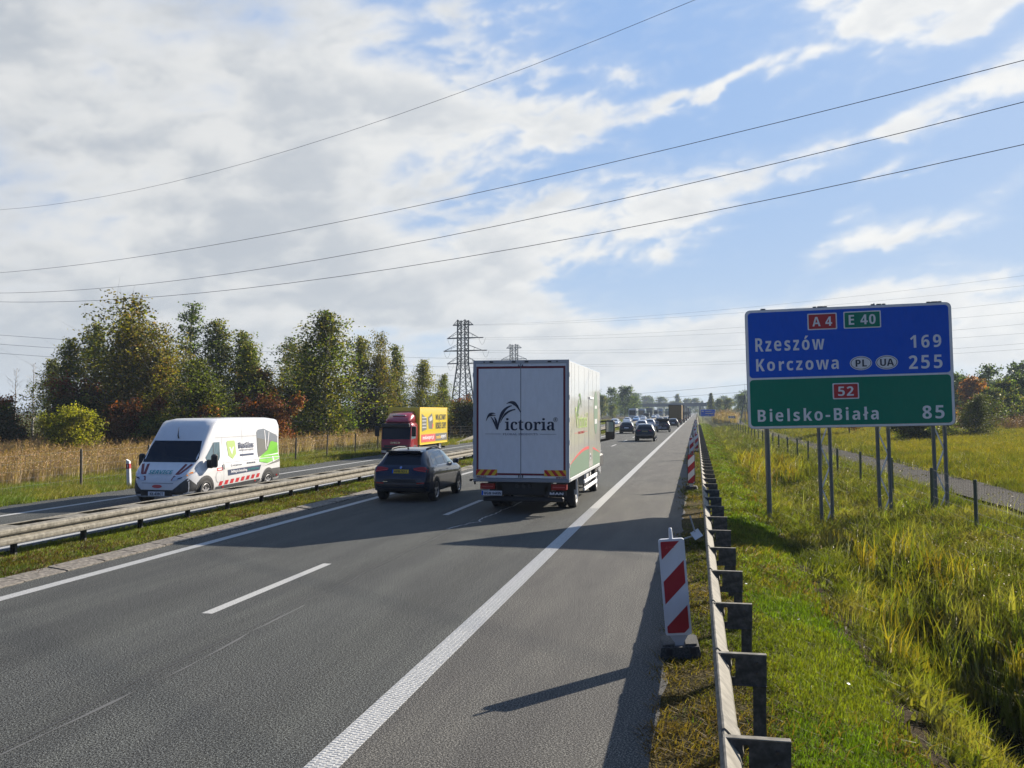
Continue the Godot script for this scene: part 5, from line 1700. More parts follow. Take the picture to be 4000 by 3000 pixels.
func make_box_truck() -> void:
	var t := thing("box_truck", "white box truck with floral lettering on its closed rear doors in the near lane", "truck", Vector3(-4.6, 0, -24.0))
	var W := 1.3
	var y0 := 0.96
	var y1 := 4.11
	var L := 7.8
	obj("box_body", box_mesh(Vector3(-W, y0, -L), Vector3(W, y1, 0), 0.025), M.box_cream, t)
	# rear frame and doors
	var fr := MB.new()
	fr.box(Vector3(-W - 0.004, y0, -0.06), Vector3(-W + 0.07, y1 + 0.004, 0.02))
	fr.box(Vector3(W - 0.07, y0, -0.06), Vector3(W + 0.004, y1 + 0.004, 0.02))
	fr.box(Vector3(-W + 0.07, y1 - 0.085, -0.06), Vector3(W - 0.07, y1 + 0.004, 0.021))
	obj("rear_frame", fr.done(), M.pale_grey, t)
	for s in [-1.0, 1.0]:
		var dr := obj("rear_door", box_mesh(Vector3(0.006 if s > 0 else -W + 0.072, y0 + 0.01, -0.02), Vector3(W - 0.072 if s > 0 else -0.006, y1 - 0.09, 0.012), 0.004), M.box_white, t)
		obj("door_rod", box_mesh(Vector3(s * 0.05 - 0.012, y0 + 0.02, 0.012), Vector3(s * 0.05 + 0.012, y0 + 0.1, 0.03)), M.black, dr)
		obj("door_rod", box_mesh(Vector3(s * 0.05 - 0.012, y1 - 0.16, 0.012), Vector3(s * 0.05 + 0.012, y1 - 0.12, 0.03)), M.black, dr)
		for k in 5:
			obj("hinge", box_mesh(Vector3(s * (W + 0.004) - 0.012, y0 + 0.3 + k * 0.6, -0.05), Vector3(s * (W + 0.004) + 0.012, y0 + 0.42 + k * 0.6, 0.026)), M.pale_grey, dr)
	obj("door_seal", box_mesh(Vector3(-0.008, y0 + 0.01, 0.0), Vector3(0.008, y1 - 0.09, 0.0105)), M.ink, t)
	var stripe := MB.new()
	for r in [[-1.215, 1.10, -1.155, 3.95], [1.145, 1.10, 1.205, 3.95], [-1.155, 3.89, -0.01, 3.95], [0.01, 3.89, 1.145, 3.95], [-0.64, 1.04, -0.01, 1.095], [0.01, 1.04, 0.63, 1.095]]:
		stripe.box(Vector3(r[0], r[1], 0.012), Vector3(r[2], r[3], 0.0145))
	obj("red_border", stripe.done(), M.maroon, t)
	hazard_plate(t, -1.222, 1.03, 0.58, 0.16, 0.015, 0.14)
	hazard_plate(t, 0.635, 1.03, 0.58, 0.16, 0.015, -0.14)
	for x in [-1.215, 0.945]:
		letter(t, "wecon", Transform3D(Basis.IDENTITY, Vector3(x, 0.972, 0.013)), 0.27, 0.048, M.maroon, false, 700)
	floral_logo(t, Transform3D(Basis.IDENTITY.scaled(Vector3(0.975, 1.0, 1)), Vector3(-0.945, 2.235, 0.014)), M.ink, M.ink, M.slate_text)
	for x in [-1.0, -0.8, -0.19, 0.16, 0.78, 0.98]:
		obj("marker_lamp", box_mesh(Vector3(x - (0.05 if absf(x) < 0.95 else 0.015), y1 - 0.06, 0.02), Vector3(x + (0.05 if absf(x) < 0.95 else 0.015), y1 - 0.025, 0.035)), M.black, t)
	# chassis and rear gear
	obj("sill", box_mesh(Vector3(-W, 0.86, -0.3), Vector3(W, 0.955, 0.03), 0.01), M.tarp_grey, t)
	obj("side_sill", box_mesh(Vector3(-W + 0.01, 0.86, -L), Vector3(W - 0.01, 0.955, -0.305), 0.01), M.pale_grey, t)
	obj("chassis", box_mesh(Vector3(-0.45, 0.62, -9.6), Vector3(0.45, 0.86, -0.25), 0.02), M.black, t)
	obj("rear_crossmember", box_mesh(Vector3(-0.72, 0.5, -0.55), Vector3(0.78, 0.85, -0.2), 0.02), M.black, t)
	for x in [-0.14, 0.04, 0.2]:
		var sk := MB.new()
		sk.lathe([Vector2(0.001, 0.03), Vector2(0.05, 0.03), Vector2(0.055, 0.0)], Transform3D(Basis(Vector3.RIGHT, Vector3(0, 0, 1), Vector3.DOWN), Vector3(x, 0.74, -0.2)), 12)
		obj("socket", sk.done(), M.grey_plastic, t)
	for x in [[-1.13, -0.73], [0.8, 1.22]]:
		var o := obj("tail_light", box_mesh(Vector3(x[0], 0.655, -0.22), Vector3(x[1], 0.815, -0.06), 0.015), M.lamp_red, t)
		obj("lamp_strip", box_mesh(Vector3(x[0] + 0.05, 0.72, -0.062), Vector3(x[1] - 0.04, 0.745, -0.055)), M.coral, o)
	var np := obj("number_plate", box_mesh(Vector3(-1.09, 0.49, -0.08), Vector3(-0.53, 0.615, -0.065), 0.004), M.sign_white, t)
	obj("plate_band", box_mesh(Vector3(-1.086, 0.495, -0.066), Vector3(-1.045, 0.61, -0.062)), M.sign_blue, np)
	letter(np, "WGM 8449N", Transform3D(Basis.IDENTITY, Vector3(-1.03, 0.512, -0.064)), 0.48, 0.078, M.ink)
	var mp := obj("maker_plate", box_mesh(Vector3(0.68, 0.515, -0.08), Vector3(1.22, 0.625, -0.065), 0.004), M.black, t)
	letter(mp, "MAN", Transform3D(Basis.IDENTITY, Vector3(0.77, 0.535, -0.064)), 0.36, 0.062, M.sign_white)
	var bu := MB.new()
	bu.bevel(Vector3(-1.06, 0.33, -0.26), Vector3(1.12, 0.455, -0.12), 0.025)
	obj("rear_bumper", bu.done(), M.black, t)
	for x in [-0.6, 0.65]:
		obj("bumper_bracket", box_mesh(Vector3(x - 0.05, 0.4, -0.4), Vector3(x + 0.05, 0.75, -0.2)), M.black, t)
	var ar := MB.new()
	ar.bar(Vector3(-1.24, 0.93, -0.1), Vector3(-1.4, 0.9, -0.08), 0.035)
	ar.bar(Vector3(-1.28, 0.92, -0.08), Vector3(-1.27, 0.78, -0.06), 0.04)
	ar.box(Vector3(-1.42, 0.865, -0.11), Vector3(-1.36, 0.92, -0.05))
	obj("outline_marker", ar.done(), M.black, t)
	# right side: seams, door, print
	var rx := Basis(Vector3(0, 0, -1), Vector3.UP, Vector3.RIGHT)
	var side := Transform3D(rx, Vector3(W + 0.001, 0, 0))
	for s in [0.45, 1.1, 2.0, 3.3, 4.4, 5.55, 6.7]:
		obj("panel_seam", plate_mesh(rect(s, y0 + 0.05, s + 0.012, y1 - 0.06), 0.002), M.pale_grey, t).transform = side
	var band := PackedVector2Array([Vector2(0.12, 0.98)])
	var red := PackedVector2Array()
	for i in 25:
		var u := i / 24.0
		var s := lerpf(0.12, 7.7, u)
		var yy := 1.28 + 0.30 * sin(PI * clampf(u * 0.92 + 0.04, 0, 1))
		band.append(Vector2(s, yy))
		red.append(Vector2(s, yy + 0.09 * sin(PI * clampf(u * 0.9 + 0.05, 0, 1))))
	var redp := red.duplicate()
	for i in 25: redp.append(band[25 - i])
	band.append(Vector2(7.7, 0.98))
	obj("green_band", plate_mesh(band, 0.003), M.band_green, t).transform = side
	obj("red_band", plate_mesh(redp, 0.003), M.coral, t).transform = side.translated_local(Vector3(0, 0, 0.001))
	floral_logo(t, Transform3D(rx * Basis.from_scale(Vector3(1.5, 1.28, 1)), Vector3(W + 0.003, 2.26, -1.1)), M.logo_green, M.pale_green, M.coral)
	obj("green_oval", plate_mesh(ellipse(Vector2(6.45, 2.7), 0.56, 0.71), 0.003), M.band_green, t).transform = side.translated_local(Vector3(0, 0, 0.002))
	for y in [[2.83, 0.1, 0.6], [2.33, 0.16, 0.7]]:
		for k in 4:   # lettering too worn by distance to read: its strokes only
			obj("oval_print", plate_mesh(rect(0, 0, y[2] * 0.18, y[1]), 0.002), M.sign_white, t).transform = side.translated_local(Vector3(6.45 - y[2] / 2 + k * y[2] * 0.26, y[0], 0.006))
	var sd := obj("side_door", plate_mesh(rect(4.46, 1.0, 5.5, 3.13), 0.004), M.box_cream, t)
	sd.transform = side.translated_local(Vector3(0, 0, 0.003))
	obj("door_handle", plate_mesh(rect(4.7, 1.25, 4.84, 1.42), 0.012), M.sign_white, t).transform = side.translated_local(Vector3(0, 0, 0.006))
	obj("door_handle", plate_mesh(rect(4.74, 1.31, 4.80, 1.37), 0.02), M.black, t).transform = side.translated_local(Vector3(0, 0, 0.006))
	obj("door_lamp", plate_mesh(rect(4.45, 3.14, 5.5, 3.2), 0.04), M.sign_white, t).transform = side
	for y in [0.58, 0.36]:
		obj("side_guard", box_mesh(Vector3(W - 0.05, y, -6.9), Vector3(W, y + 0.11, -3.4), 0.012), M.sign_white, t)
		obj("side_guard", box_mesh(Vector3(-W, y, -6.9), Vector3(-W + 0.05, y + 0.11, -3.4), 0.012), M.sign_white, t)
	for s in [3.6, 5.1, 6.6]:
		obj("guard_bracket", box_mesh(Vector3(W - 0.08, 0.35, -s - 0.04), Vector3(W - 0.045, 0.9, -s + 0.04)), M.black, t)
	obj("fuel_tank", box_mesh(Vector3(0.5, 0.4, -6.4), Vector3(1.15, 0.82, -4.9), 0.06), M.pale_grey, t)
	obj("battery_box", box_mesh(Vector3(-1.15, 0.42, -6.0), Vector3(-0.5, 0.82, -4.2), 0.05), M.black, t)
	for x in [-1.0, 1.0]:
		for k in [0.0, 0.3]:
			add_wheel(t, Vector3(x * (1.1 - k), 0.43, -2.15), 0.43, 0.25, x, M.pale_grey, 8)
		add_wheel(t, Vector3(x * 1.08, 0.43, -7.6), 0.43, 0.27, x, M.pale_grey, 8)
		obj("mudguard", box_mesh(Vector3(x * 1.12 - 0.14, 0.55, -1.66), Vector3(x * 1.12 + 0.14, 0.86, -1.62)), M.black, t)
		obj("mudflap", box_mesh(Vector3(x * 1.05 - 0.16, 0.22, -1.6), Vector3(x * 1.05 + 0.16, 0.6, -1.585)), M.black, t)
		obj("mudguard_end", box_mesh(Vector3(x * 1.24 - 0.05, 0.4, -1.72), Vector3(x * 1.24 + 0.05, 0.88, -1.68), 0.012), M.pale_grey, t)
	# cab in front of the box
	var cab := Body.new()
	for e in [[7.95, 0.9, 2.95, 1.12], [8.0, 0.85, 3.0, 1.15], [9.3, 0.5, 3.0, 1.15], [9.75, 0.4, 2.7, 1.13], [9.95, 0.4, 1.7, 1.1], [10.0, 0.45, 1.2, 1.0]]:
		cab.ss.append(e[0])
		cab.rings.append(PackedVector2Array([Vector2(0, e[1]), Vector2(e[3] - 0.06, e[1]), Vector2(e[3], e[1] + 0.1), Vector2(e[3], lerpf(e[1], e[2], 0.5)), Vector2(e[3], e[2] - 0.15), Vector2(e[3] - 0.1, e[2] - 0.02), Vector2(0, e[2])]))
	obj("cab", cab.mesh(), M.white_paint, t)
	decal(cab, poly([-0.98, 1.75, 0.98, 1.75, 0.92, 2.6, -0.92, 2.6]), "front", "windscreen", M.dark_glass, t)
	both(cab, poly([8.5, 1.75, 9.65, 1.7, 9.5, 2.6, 8.5, 2.6]), "side_window", M.side_glass, t)
	for x in [-1.0, 1.0]:
		var mi := obj("wing_mirror", box_mesh(Vector3(x * 1.50 - 0.17, 1.72, -9.55), Vector3(x * 1.50 + 0.17, 2.42, -9.38), 0.05), M.black, t)
		obj("mirror_glass", box_mesh(Vector3(x * 1.50 - 0.13, 2.0, -9.38), Vector3(x * 1.50 + 0.13, 2.36, -9.375)), M.side_glass, mi)
		var ma := MB.new()
		ma.bar(Vector3(x * 1.1, 2.35, -9.55), Vector3(x * 1.45, 2.4, -9.48), 0.05)
		ma.bar(Vector3(x * 1.1, 1.66, -9.5), Vector3(x * 1.5, 1.75, -9.46), 0.09)
		obj("mirror_arm", ma.done(), M.black, t)
	obj("front_wing", box_mesh(Vector3(1.0, 0.75, -9.9), Vector3(1.2, 1.2, -8.4), 0.05), M.black, t)

func make_van() -> void:
	var t := thing("delivery_van", "white high roofed service van with green bus picture coming the other way", "van", Vector3(-15.35, 0, -30.05), PI)
	var p := {
		"length": 6.0, "top": pv([0, 2.25, 0.02, 2.4, 0.07, 2.48, 0.3, 2.53, 2.5, 2.545, 4.15, 2.52, 4.35, 2.46, 4.48, 2.34, 4.86, 1.92, 5.1, 1.6, 5.38, 1.24, 5.5, 1.15, 5.72, 0.99, 5.85, 0.88, 5.94, 0.74, 5.99, 0.62, 6.0, 0.5]),
		"bot": pv([0, 0.4, 0.3, 0.36, 5.6, 0.3, 5.95, 0.24, 6.0, 0.27]), "belt": pv([0, 1.2, 4.6, 1.2, 5.4, 1.0, 6.0, 0.7]),
		"plan": pv([0, 0.94, 0.04, 0.98, 0.2, 1.015, 4.9, 1.02, 5.4, 0.985, 5.72, 0.9, 5.9, 0.76, 5.98, 0.62, 6.0, 0.55]), "roof_w": 0.90}
	var bd := car_body(p)
	obj("body", bd.mesh(), M.white_paint, t)
	decal(bd, poly([-0.86, 1.24, 0.86, 1.24, 0.90, 1.35, 0.78, 1.86, -0.78, 1.86, -0.90, 1.35]), "front", "windscreen", M.dark_glass, t)
	both(bd, poly([4.16, 1.36, 4.16, 1.80, 4.5, 1.80, 4.97, 1.36, 4.9, 1.26, 4.35, 1.2, 4.22, 1.25]), "door_window", M.side_glass, t)
	both(bd, rect(4.52, 1.24, 4.545, 1.78), "window_bar", M.black, t, 0.01)
	# front: dark bumper with the white dip in the middle, lamps, red stripes
	decal(bd, poly([-1.0, 0.24, 1.0, 0.24, 1.0, 0.62, 0.84, 0.80, 0.60, 0.55, 0.5, 0.47, -0.5, 0.47, -0.60, 0.55, -0.84, 0.80, -1.0, 0.62]), "front", "front_bumper", M.grey_plastic, t, 0.012)
	decal(bd, rect(-0.5, 0.30, 0.5, 0.455), "front", "grille", M.black, t, 0.017)
	decal(bd, rect(-0.5, 0.655, 0.5, 0.665), "front", "bonnet_gap", M.black, t, 0.006)
	pair(bd, poly([0.44, 0.72, 0.76, 0.77, 0.94, 0.96, 0.92, 1.08, 0.70, 0.96, 0.46, 0.82]), "front", "headlight", M.lamp_clear, t, 0.012)
	pair(bd, poly([0.60, 0.775, 0.72, 0.805, 0.74, 0.84, 0.62, 0.81]), "front", "headlight_lens", M.dark_glass, t, 0.016)
	pair(bd, poly([0.82, 0.86, 0.90, 0.93, 0.885, 0.98, 0.81, 0.92]), "front", "indicator", M.lamp_amber, t, 0.018)
	for x in [[0.42, 0.60, 0.50], [0.56, 0.78, 0.66]]:
		var k: float = x[0]
		pair(bd, poly([k - 0.02, 0.74 if k < 0.5 else 0.9, k + 0.07, 0.74 if k < 0.5 else 0.9, x[1] + 0.06, 1.18, x[1] - 0.02, 1.2]), "front", "red_stripe", M.maroon, t, 0.007)
	# the word on the bonnet lies in the bonnet's plane
	var n := Vector3(0, 0.75, -0.66).normalized()
	var xx := Vector3(-1, 0, 0)
	letter(t, "SERVICE", Transform3D(Basis(xx, n.cross(xx), n), Vector3(0.37, 0.925, -5.865)), 0.74, 0.15, M.teal, false, 800)
	decal(bd, ellipse(Vector2(0, 0.57), 0.16, 0.05, 16), "front", "badge", M.coral, t, 0.008)
	var np := obj("number_plate", box_mesh(Vector3(-0.26, 0.30, -6.03), Vector3(0.26, 0.42, -6.015)), M.sign_white, t)
	letter(np, "KK-439CT", Transform3D(Basis(Vector3(-1, 0, 0), Vector3.UP, Vector3(0, 0, -1)), Vector3(0.2, 0.318, -6.031)), 0.42, 0.08, M.ink)
	# sides: dark sill, wheel arches, rear corner, seams
	both(bd, poly([1.52, 0.37, 4.45, 0.37, 4.45, 0.45, 1.6, 0.51]), "sill_trim", M.grey_plastic, t, 0.01)
	both(bd, poly([0.02, 0.38, 0.6, 0.38, 0.72, 0.62, 0.75, 0.79, 0.02, 0.80]), "corner_trim", M.grey_plastic, t, 0.01)
	for s in [1.02, 5.05]:
		both(bd, arc(s, 0.36, 0.48, 0.0, PI), "arch_trim", M.grey_plastic, t, 0.012)
		both(bd, arc(s, 0.36, 0.405, -0.2, PI + 0.2), "wheel_arch", M.black, t, 0.016)
		for x in [-1.0, 1.0]:
			add_wheel(t, Vector3(x * 0.925, 0.35, -s), 0.35, 0.225, x, M.alloy, 6)
	both(bd, poly([5.45, 0.3, 5.98, 0.3, 5.98, 0.62, 5.72, 0.75, 5.5, 0.6]), "bumper_side", M.grey_plastic, t, 0.010)
	for s in [4.0, 2.72]:
		both(bd, rect(s, 0.48, s + 0.012, 1.95 if s > 3.5 else 2.46), "panel_gap", M.grey_text, t, 0.003, 0.2)
	both(bd, rect(0.2, 1.93, 4.4, 1.942), "roof_seam", M.grey_text, t, 0.003, 0.2)
	both(bd, rect(0.1, 1.155, 4.0, 1.175), "waist_rail", M.white_paint, t, 0.02, 0.2)
	both(bd, poly([4.0, 0.95, 4.07, 0.95, 4.07, 1.12, 4.0, 1.12]), "door_handle", M.black, t, 0.03)
	for s in [[4.0, 0.42], [1.9, 0.46], [0.35, 0.55]]:
		both(bd, rect(s[0], s[1] - 0.03, s[0] + 0.09, s[1] + 0.02), "side_marker", M.lamp_red, t, 0.02)
	for x in [-1.0, 1.0]:
		var mi := obj("wing_mirror", box_mesh(Vector3(x * 1.2 - 0.1, 1.06, -4.98), Vector3(x * 1.2 + 0.1, 1.46, -4.82), 0.05), M.black, t)
		obj("mirror_arm", box_mesh(Vector3(x * 1.06 - 0.1, 1.04, -4.95), Vector3(x * 1.06 + 0.1, 1.3, -4.87), 0.03), M.black, mi)
	# print on the side
	var lx := Basis(Vector3(0, 0, 1), Vector3.UP, Vector3(-1, 0, 0))
	var say := func(words: String, s: float, y: float, w: float, h: float, m: Material, weight: int) -> void:
		letter(t, words, Transform3D(lx, Vector3(-bd.wide(s, y + h / 2) - 0.016, y, -s)), w, h, m, false, weight)
	decal(bd, poly([3.74, 1.78, 3.66, 1.82, 3.26, 1.82, 3.20, 1.78, 3.14, 1.40, 3.38, 1.24, 3.64, 1.36]), "left", "shield_print", M.pale_green, t)
	decal(bd, poly([3.58, 1.62, 3.5, 1.62, 3.42, 1.52, 3.36, 1.62, 3.28, 1.62, 3.42, 1.38]), "left", "shield_arrow", M.sign_white, t, 0.01)
	say.call("Bus", 2.98, 1.555, 0.42, 0.19, M.slate_text, 700)
	say.call("Glass", 2.52, 1.555, 0.54, 0.20, M.slate_text, 700)
	say.call("windscreen experts", 2.95, 1.455, 0.98, 0.085, M.grey_text, 400)
	decal(bd, rect(1.97, 1.305, 2.91, 1.37), "left", "print_bar", M.navy, t)
	say.call("bus-glass.com", 3.42, 1.015, 0.55, 0.06, M.ink, 400)
	decal(bd, ellipse(Vector2(3.52, 1.045), 0.045, 0.045, 14), "left", "print_icon", M.grey_text, t)
	for k in 4:
		decal(bd, rect(1.93 + k * 0.155, 1.04, 2.06 + k * 0.155, 1.09), "left", "number_print", M.ink, t)
	decal(bd, poly([3.78, 0.92, 1.54, 0.955, 1.65, 0.79, 3.75, 0.74]), "left", "print_band", M.navy, t)
	say.call("Selling & Installing", 3.6, 0.795, 1.05, 0.1, M.sign_white, 700)
	say.call("bus windscreens", 2.5, 0.83, 0.78, 0.08, M.teal, 400)
	decal(bd, rect(4.1, 0.925, 4.42, 1.02), "left", "red_label", M.coral, t)
	decal(bd, rect(4.15, 0.955, 4.37, 0.99), "left", "label_print", M.sign_white, t, 0.01)
	decal(bd, ellipse(Vector2(4.33, 0.74), 0.17, 0.17, 20), "left", "ring_print", M.pale_grey, t)
	decal(bd, ellipse(Vector2(4.33, 0.74), 0.15, 0.15, 20), "left", "ring_print", M.white_paint, t, 0.008)
	for k in 8:
		var s := 4.32 - k * 0.345
		var y := 0.47 + k * 0.012
		decal(bd, poly([s, y, s - 0.2, y, s - 0.28, y + 0.13, s - 0.08, y + 0.13]), "left", "red_block", M.sign_red, t)
	# the pictured coach: grey glass, green flank, white stripe, wheel
	decal(bd, poly([1.72, 2.05, 1.6, 2.13, 1.2, 2.16, 0.3, 1.93, 0.12, 1.84, 0.12, 1.62, 1.7, 1.36]), "left", "bus_glass_print", M.tarp_grey, t)
	decal(bd, poly([1.70, 1.86, 0.12, 1.66, 0.12, 1.5, 0.8, 1.5, 1.0, 1.36, 1.68, 1.32]), "left", "bus_glass_print", M.ad_grey, t, 0.008)
	decal(bd, poly([1.64, 1.06, 1.62, 1.2, 0.98, 1.42, 0.74, 1.70, 0.62, 1.72, 0.12, 1.63, 0.12, 1.11, 1.08, 0.99]), "left", "bus_side_print", M.vivid_green, t, 0.011)
	decal(bd, poly([1.68, 1.32, 1.05, 1.40, 1.0, 1.3, 1.62, 1.2]), "left", "bus_bumper_print", M.ad_grey, t, 0.01)
	for q in [[1.16, 2.1, 1.1, 1.45], [0.84, 2.03, 0.98, 1.55], [0.22, 1.84, 0.16, 1.15]]:
		decal(bd, poly([q[0], q[1], q[0] - 0.04, q[1], q[2] - 0.04, q[3], q[2], q[3]]), "left", "bus_pillar_print", M.sign_white, t, 0.013)
	decal(bd, poly([1.35, 1.24, 0.12, 1.30, 0.12, 1.265, 1.35, 1.21]), "left", "bus_stripe_print", M.sign_white, t, 0.014)
	decal(bd, ellipse(Vector2(0.62, 1.12), 0.05, 0.12, 14), "left", "bus_wheel_print", M.sign_white, t, 0.014)
	decal(bd, poly([1.3, 0.9, 0.1, 1.1, 0.1, 1.0]), "left", "bus_shadow_print", M.ad_grey, t, 0.005)
	# aerial on the forehead, driver behind the glass is too dark to see
	var ae := MB.new()
	ae.tube([Vector3(0, 1.93, -4.88), Vector3(0.01, 2.02, -4.90), Vector3(0.03, 2.28, -4.82)], [0.025, 0.02, 0.004], 6)
	obj("aerial", ae.done(), M.black, t)

func make_red_truck() -> void:
	var t := thing("delivery_truck", "red cab delivery truck with yellow advertising box coming the other way", "truck", Vector3(-17.42, 0, -59.4), PI)
	obj("box_body", box_mesh(Vector3(-1.0, 0.7, -6.2), Vector3(1.0, 2.98, 0), 0.02), M.yellow_paint, t)
	var lx := Basis(Vector3(0, 0, 1), Vector3.UP, Vector3(-1, 0, 0))
	var side := Transform3D(lx, Vector3(-1.0, 0, 0))
	# advert: words run from the front towards the rear, so x = -s along the side
	var ad := func(p: PackedVector2Array, m: Material, name_: String, z: float) -> void:
		var q := PackedVector2Array()
		for v in p: q.append(Vector2(-v.x, v.y))
		obj(name_, plate_mesh(q, 0.003), m, t).transform = side * Transform3D(Basis.IDENTITY, Vector3(6.2, 0, z)) * Transform3D(Basis.IDENTITY, Vector3(-6.2, 0, 0))
	side = Transform3D(lx, Vector3(-1.001, 0, 0))
	ad.call(rect(2.83, 0.84, 5.9, 1.32), M.coral, "advert_red", 0.001)
	ad.call(rect(0.06, 0.84, 2.80, 1.32), M.ad_grey, "advert_grey", 0.001)
	ad.call(poly([5.8, 2.6, 4.75, 2.3, 4.75, 1.62, 5.75, 1.5]), M.ad_grey, "advert_picture", 0.001)
	ad.call(poly([4.5, 2.35, 3.6, 2.62, 3.35, 2.2, 3.5, 1.62, 4.3, 1.66]), M.ad_grey, "advert_picture", 0.002)
	for k in 4:
		ad.call(rect(4.85, 1.72 + k * 0.2, 5.7, 1.78 + k * 0.2), M.pale_grey, "advert_picture", 0.004)
	ad.call(poly([4.2, 2.3, 3.6, 2.45, 3.5, 2.2, 4.1, 2.1]), M.pale_grey, "advert_picture", 0.005)
	ad.call(poly([3.5, 2.0, 3.3, 1.9, 3.4, 1.7, 3.6, 1.7]), M.coral, "advert_picture", 0.005)
	var say := func(words: String, s: float, y: float, w: float, h: float, m: Material) -> void:
		letter(t, words, Transform3D(lx, Vector3(-1.006, y, -s)), w, h, m, false, 800)
	say.call("WŁĄCZAMY", 2.78, 2.08, 2.42, 0.46, M.black)
	say.call("NISKIE CENY!", 2.76, 1.62, 2.45, 0.40, M.black)
	say.call("mediaexpert.pl", 5.6, 0.94, 2.4, 0.3, M.sign_white)
	say.call("media", 2.6, 0.98, 1.0, 0.22, M.hazard_yellow)
	say.call("expert", 1.55, 0.94, 1.2, 0.28, M.sign_white)
	var edge := MB.new()
	edge.box(Vector3(-1.012, 2.9, -6.2), Vector3(-0.98, 2.985, 0.005))
	edge.box(Vector3(-1.012, 0.695, -6.2), Vector3(-0.98, 0.76, 0.005))
	edge.box(Vector3(-1.012, 0.76, -0.05), Vector3(-0.98, 2.9, 0.005))
	edge.box(Vector3(-1.012, 0.76, -6.205), Vector3(-0.98, 2.9, -6.12))
	obj("box_edge", edge.done(), M.plate_yellow, t)
	obj("chassis", box_mesh(Vector3(-0.4, 0.42, -7.0), Vector3(0.4, 0.68, -0.3)), M.black, t)
	obj("rear_bumper", box_mesh(Vector3(-0.9, 0.32, -0.2), Vector3(0.9, 0.44, -0.08), 0.02), M.black, t)
	for x in [-1.0, 1.0]:
		for s in [1.5, 6.9]:
			add_wheel(t, Vector3(x * 0.84, 0.37, -s), 0.37, 0.22, x, M.pale_grey, 8)
	obj("side_guard", box_mesh(Vector3(-0.95, 0.42, -5.6), Vector3(-0.91, 0.58, -2.2)), M.black, t)
	# cab
	var cab := Body.new()
	for e in [[6.3, 0.45, 2.05, 0.88], [6.36, 0.3, 2.1, 0.92], [7.3, 0.22, 2.1, 0.92], [7.55, 0.2, 1.95, 0.92], [7.72, 0.2, 1.1, 0.90], [7.77, 0.22, 0.95, 0.86], [7.79, 0.25, 0.62, 0.8]]:
		cab.ss.append(e[0])
		cab.rings.append(PackedVector2Array([Vector2(0, e[1]), Vector2(e[3] - 0.06, e[1]), Vector2(e[3], e[1] + 0.1), Vector2(e[3], lerpf(e[1], e[2], 0.5)), Vector2(e[3], e[2] - 0.2), Vector2(e[3] - 0.07, e[2] - 0.05), Vector2(e[3] - 0.2, e[2]), Vector2(0, e[2] + 0.01)]))
	obj("cab", cab.mesh(), M.red_paint, t)
	decal(cab, poly([-0.86, 1.09, 0.86, 1.09, 0.88, 1.8, -0.88, 1.8]), "front", "windscreen", M.dark_glass, t, 0.01)
	decal(cab, poly([-0.9, 0.22, 0.9, 0.22, 0.9, 0.66, 0.6, 0.6, -0.6, 0.6, -0.9, 0.66]), "front", "front_bumper", M.black, t, 0.012)
	decal(cab, poly([-0.66, 0.62, 0.66, 0.62, 0.74, 0.74, -0.74, 0.74]), "front", "grille", M.black, t, 0.01)
	pair(cab, poly([0.5, 0.3, 0.86, 0.3, 0.88, 0.45, 0.55, 0.42]), "front", "headlight", M.lamp_clear, t, 0.02)
	both(cab, poly([6.75, 1.12, 7.6, 1.1, 7.5, 1.75, 6.75, 1.78]), "side_window", M.side_glass, t)
	both(cab, rect(6.65, 0.5, 6.665, 2.0), "door_gap", M.black, t)
	letter(t, "IVECO", Transform3D(Basis(Vector3(-1, 0, 0), Vector3.UP, Vector3(0, 0, -1)), Vector3(0.29, 0.83, -7.81)), 0.58, 0.11, M.chrome, false, 800)
	obj("sun_visor", box_mesh(Vector3(-0.86, 1.8, -7.85), Vector3(0.86, 2.02, -7.62), 0.04), M.black, t)
	var df := Body.new()
	for e in [[6.2, 2.08, 2.74, 0.78], [6.3, 2.08, 2.76, 0.82], [6.9, 2.1, 2.6, 0.8], [7.35, 2.1, 2.3, 0.76], [7.5, 2.09, 2.14, 0.7]]:
		df.ss.append(e[0])
		df.rings.append(PackedVector2Array([Vector2(0, e[1]), Vector2(e[3], e[1]), Vector2(e[3] - 0.02, lerpf(e[1], e[2], 0.6)), Vector2(e[3] - 0.16, e[2]), Vector2(0, e[2])]))
	obj("wind_deflector", df.mesh(), M.red_paint, t)
	obj("deflector_slot", box_mesh(Vector3(-0.42, 2.48, -7.14), Vector3(0.42, 2.52, -7.02), 0.01), M.chrome, t)
	for x in [-1.0, 1.0]:
		obj("wing_mirror", box_mesh(Vector3(x * 1.14 - 0.13, 1.26, -7.85), Vector3(x * 1.14 + 0.13, 1.86, -7.7), 0.04), M.black, t)
		obj("mirror_arm", box_mesh(Vector3(x * 1.0 - 0.08, 1.8, -7.8), Vector3(x * 1.0 + 0.08, 1.85, -7.74)), M.black, t)

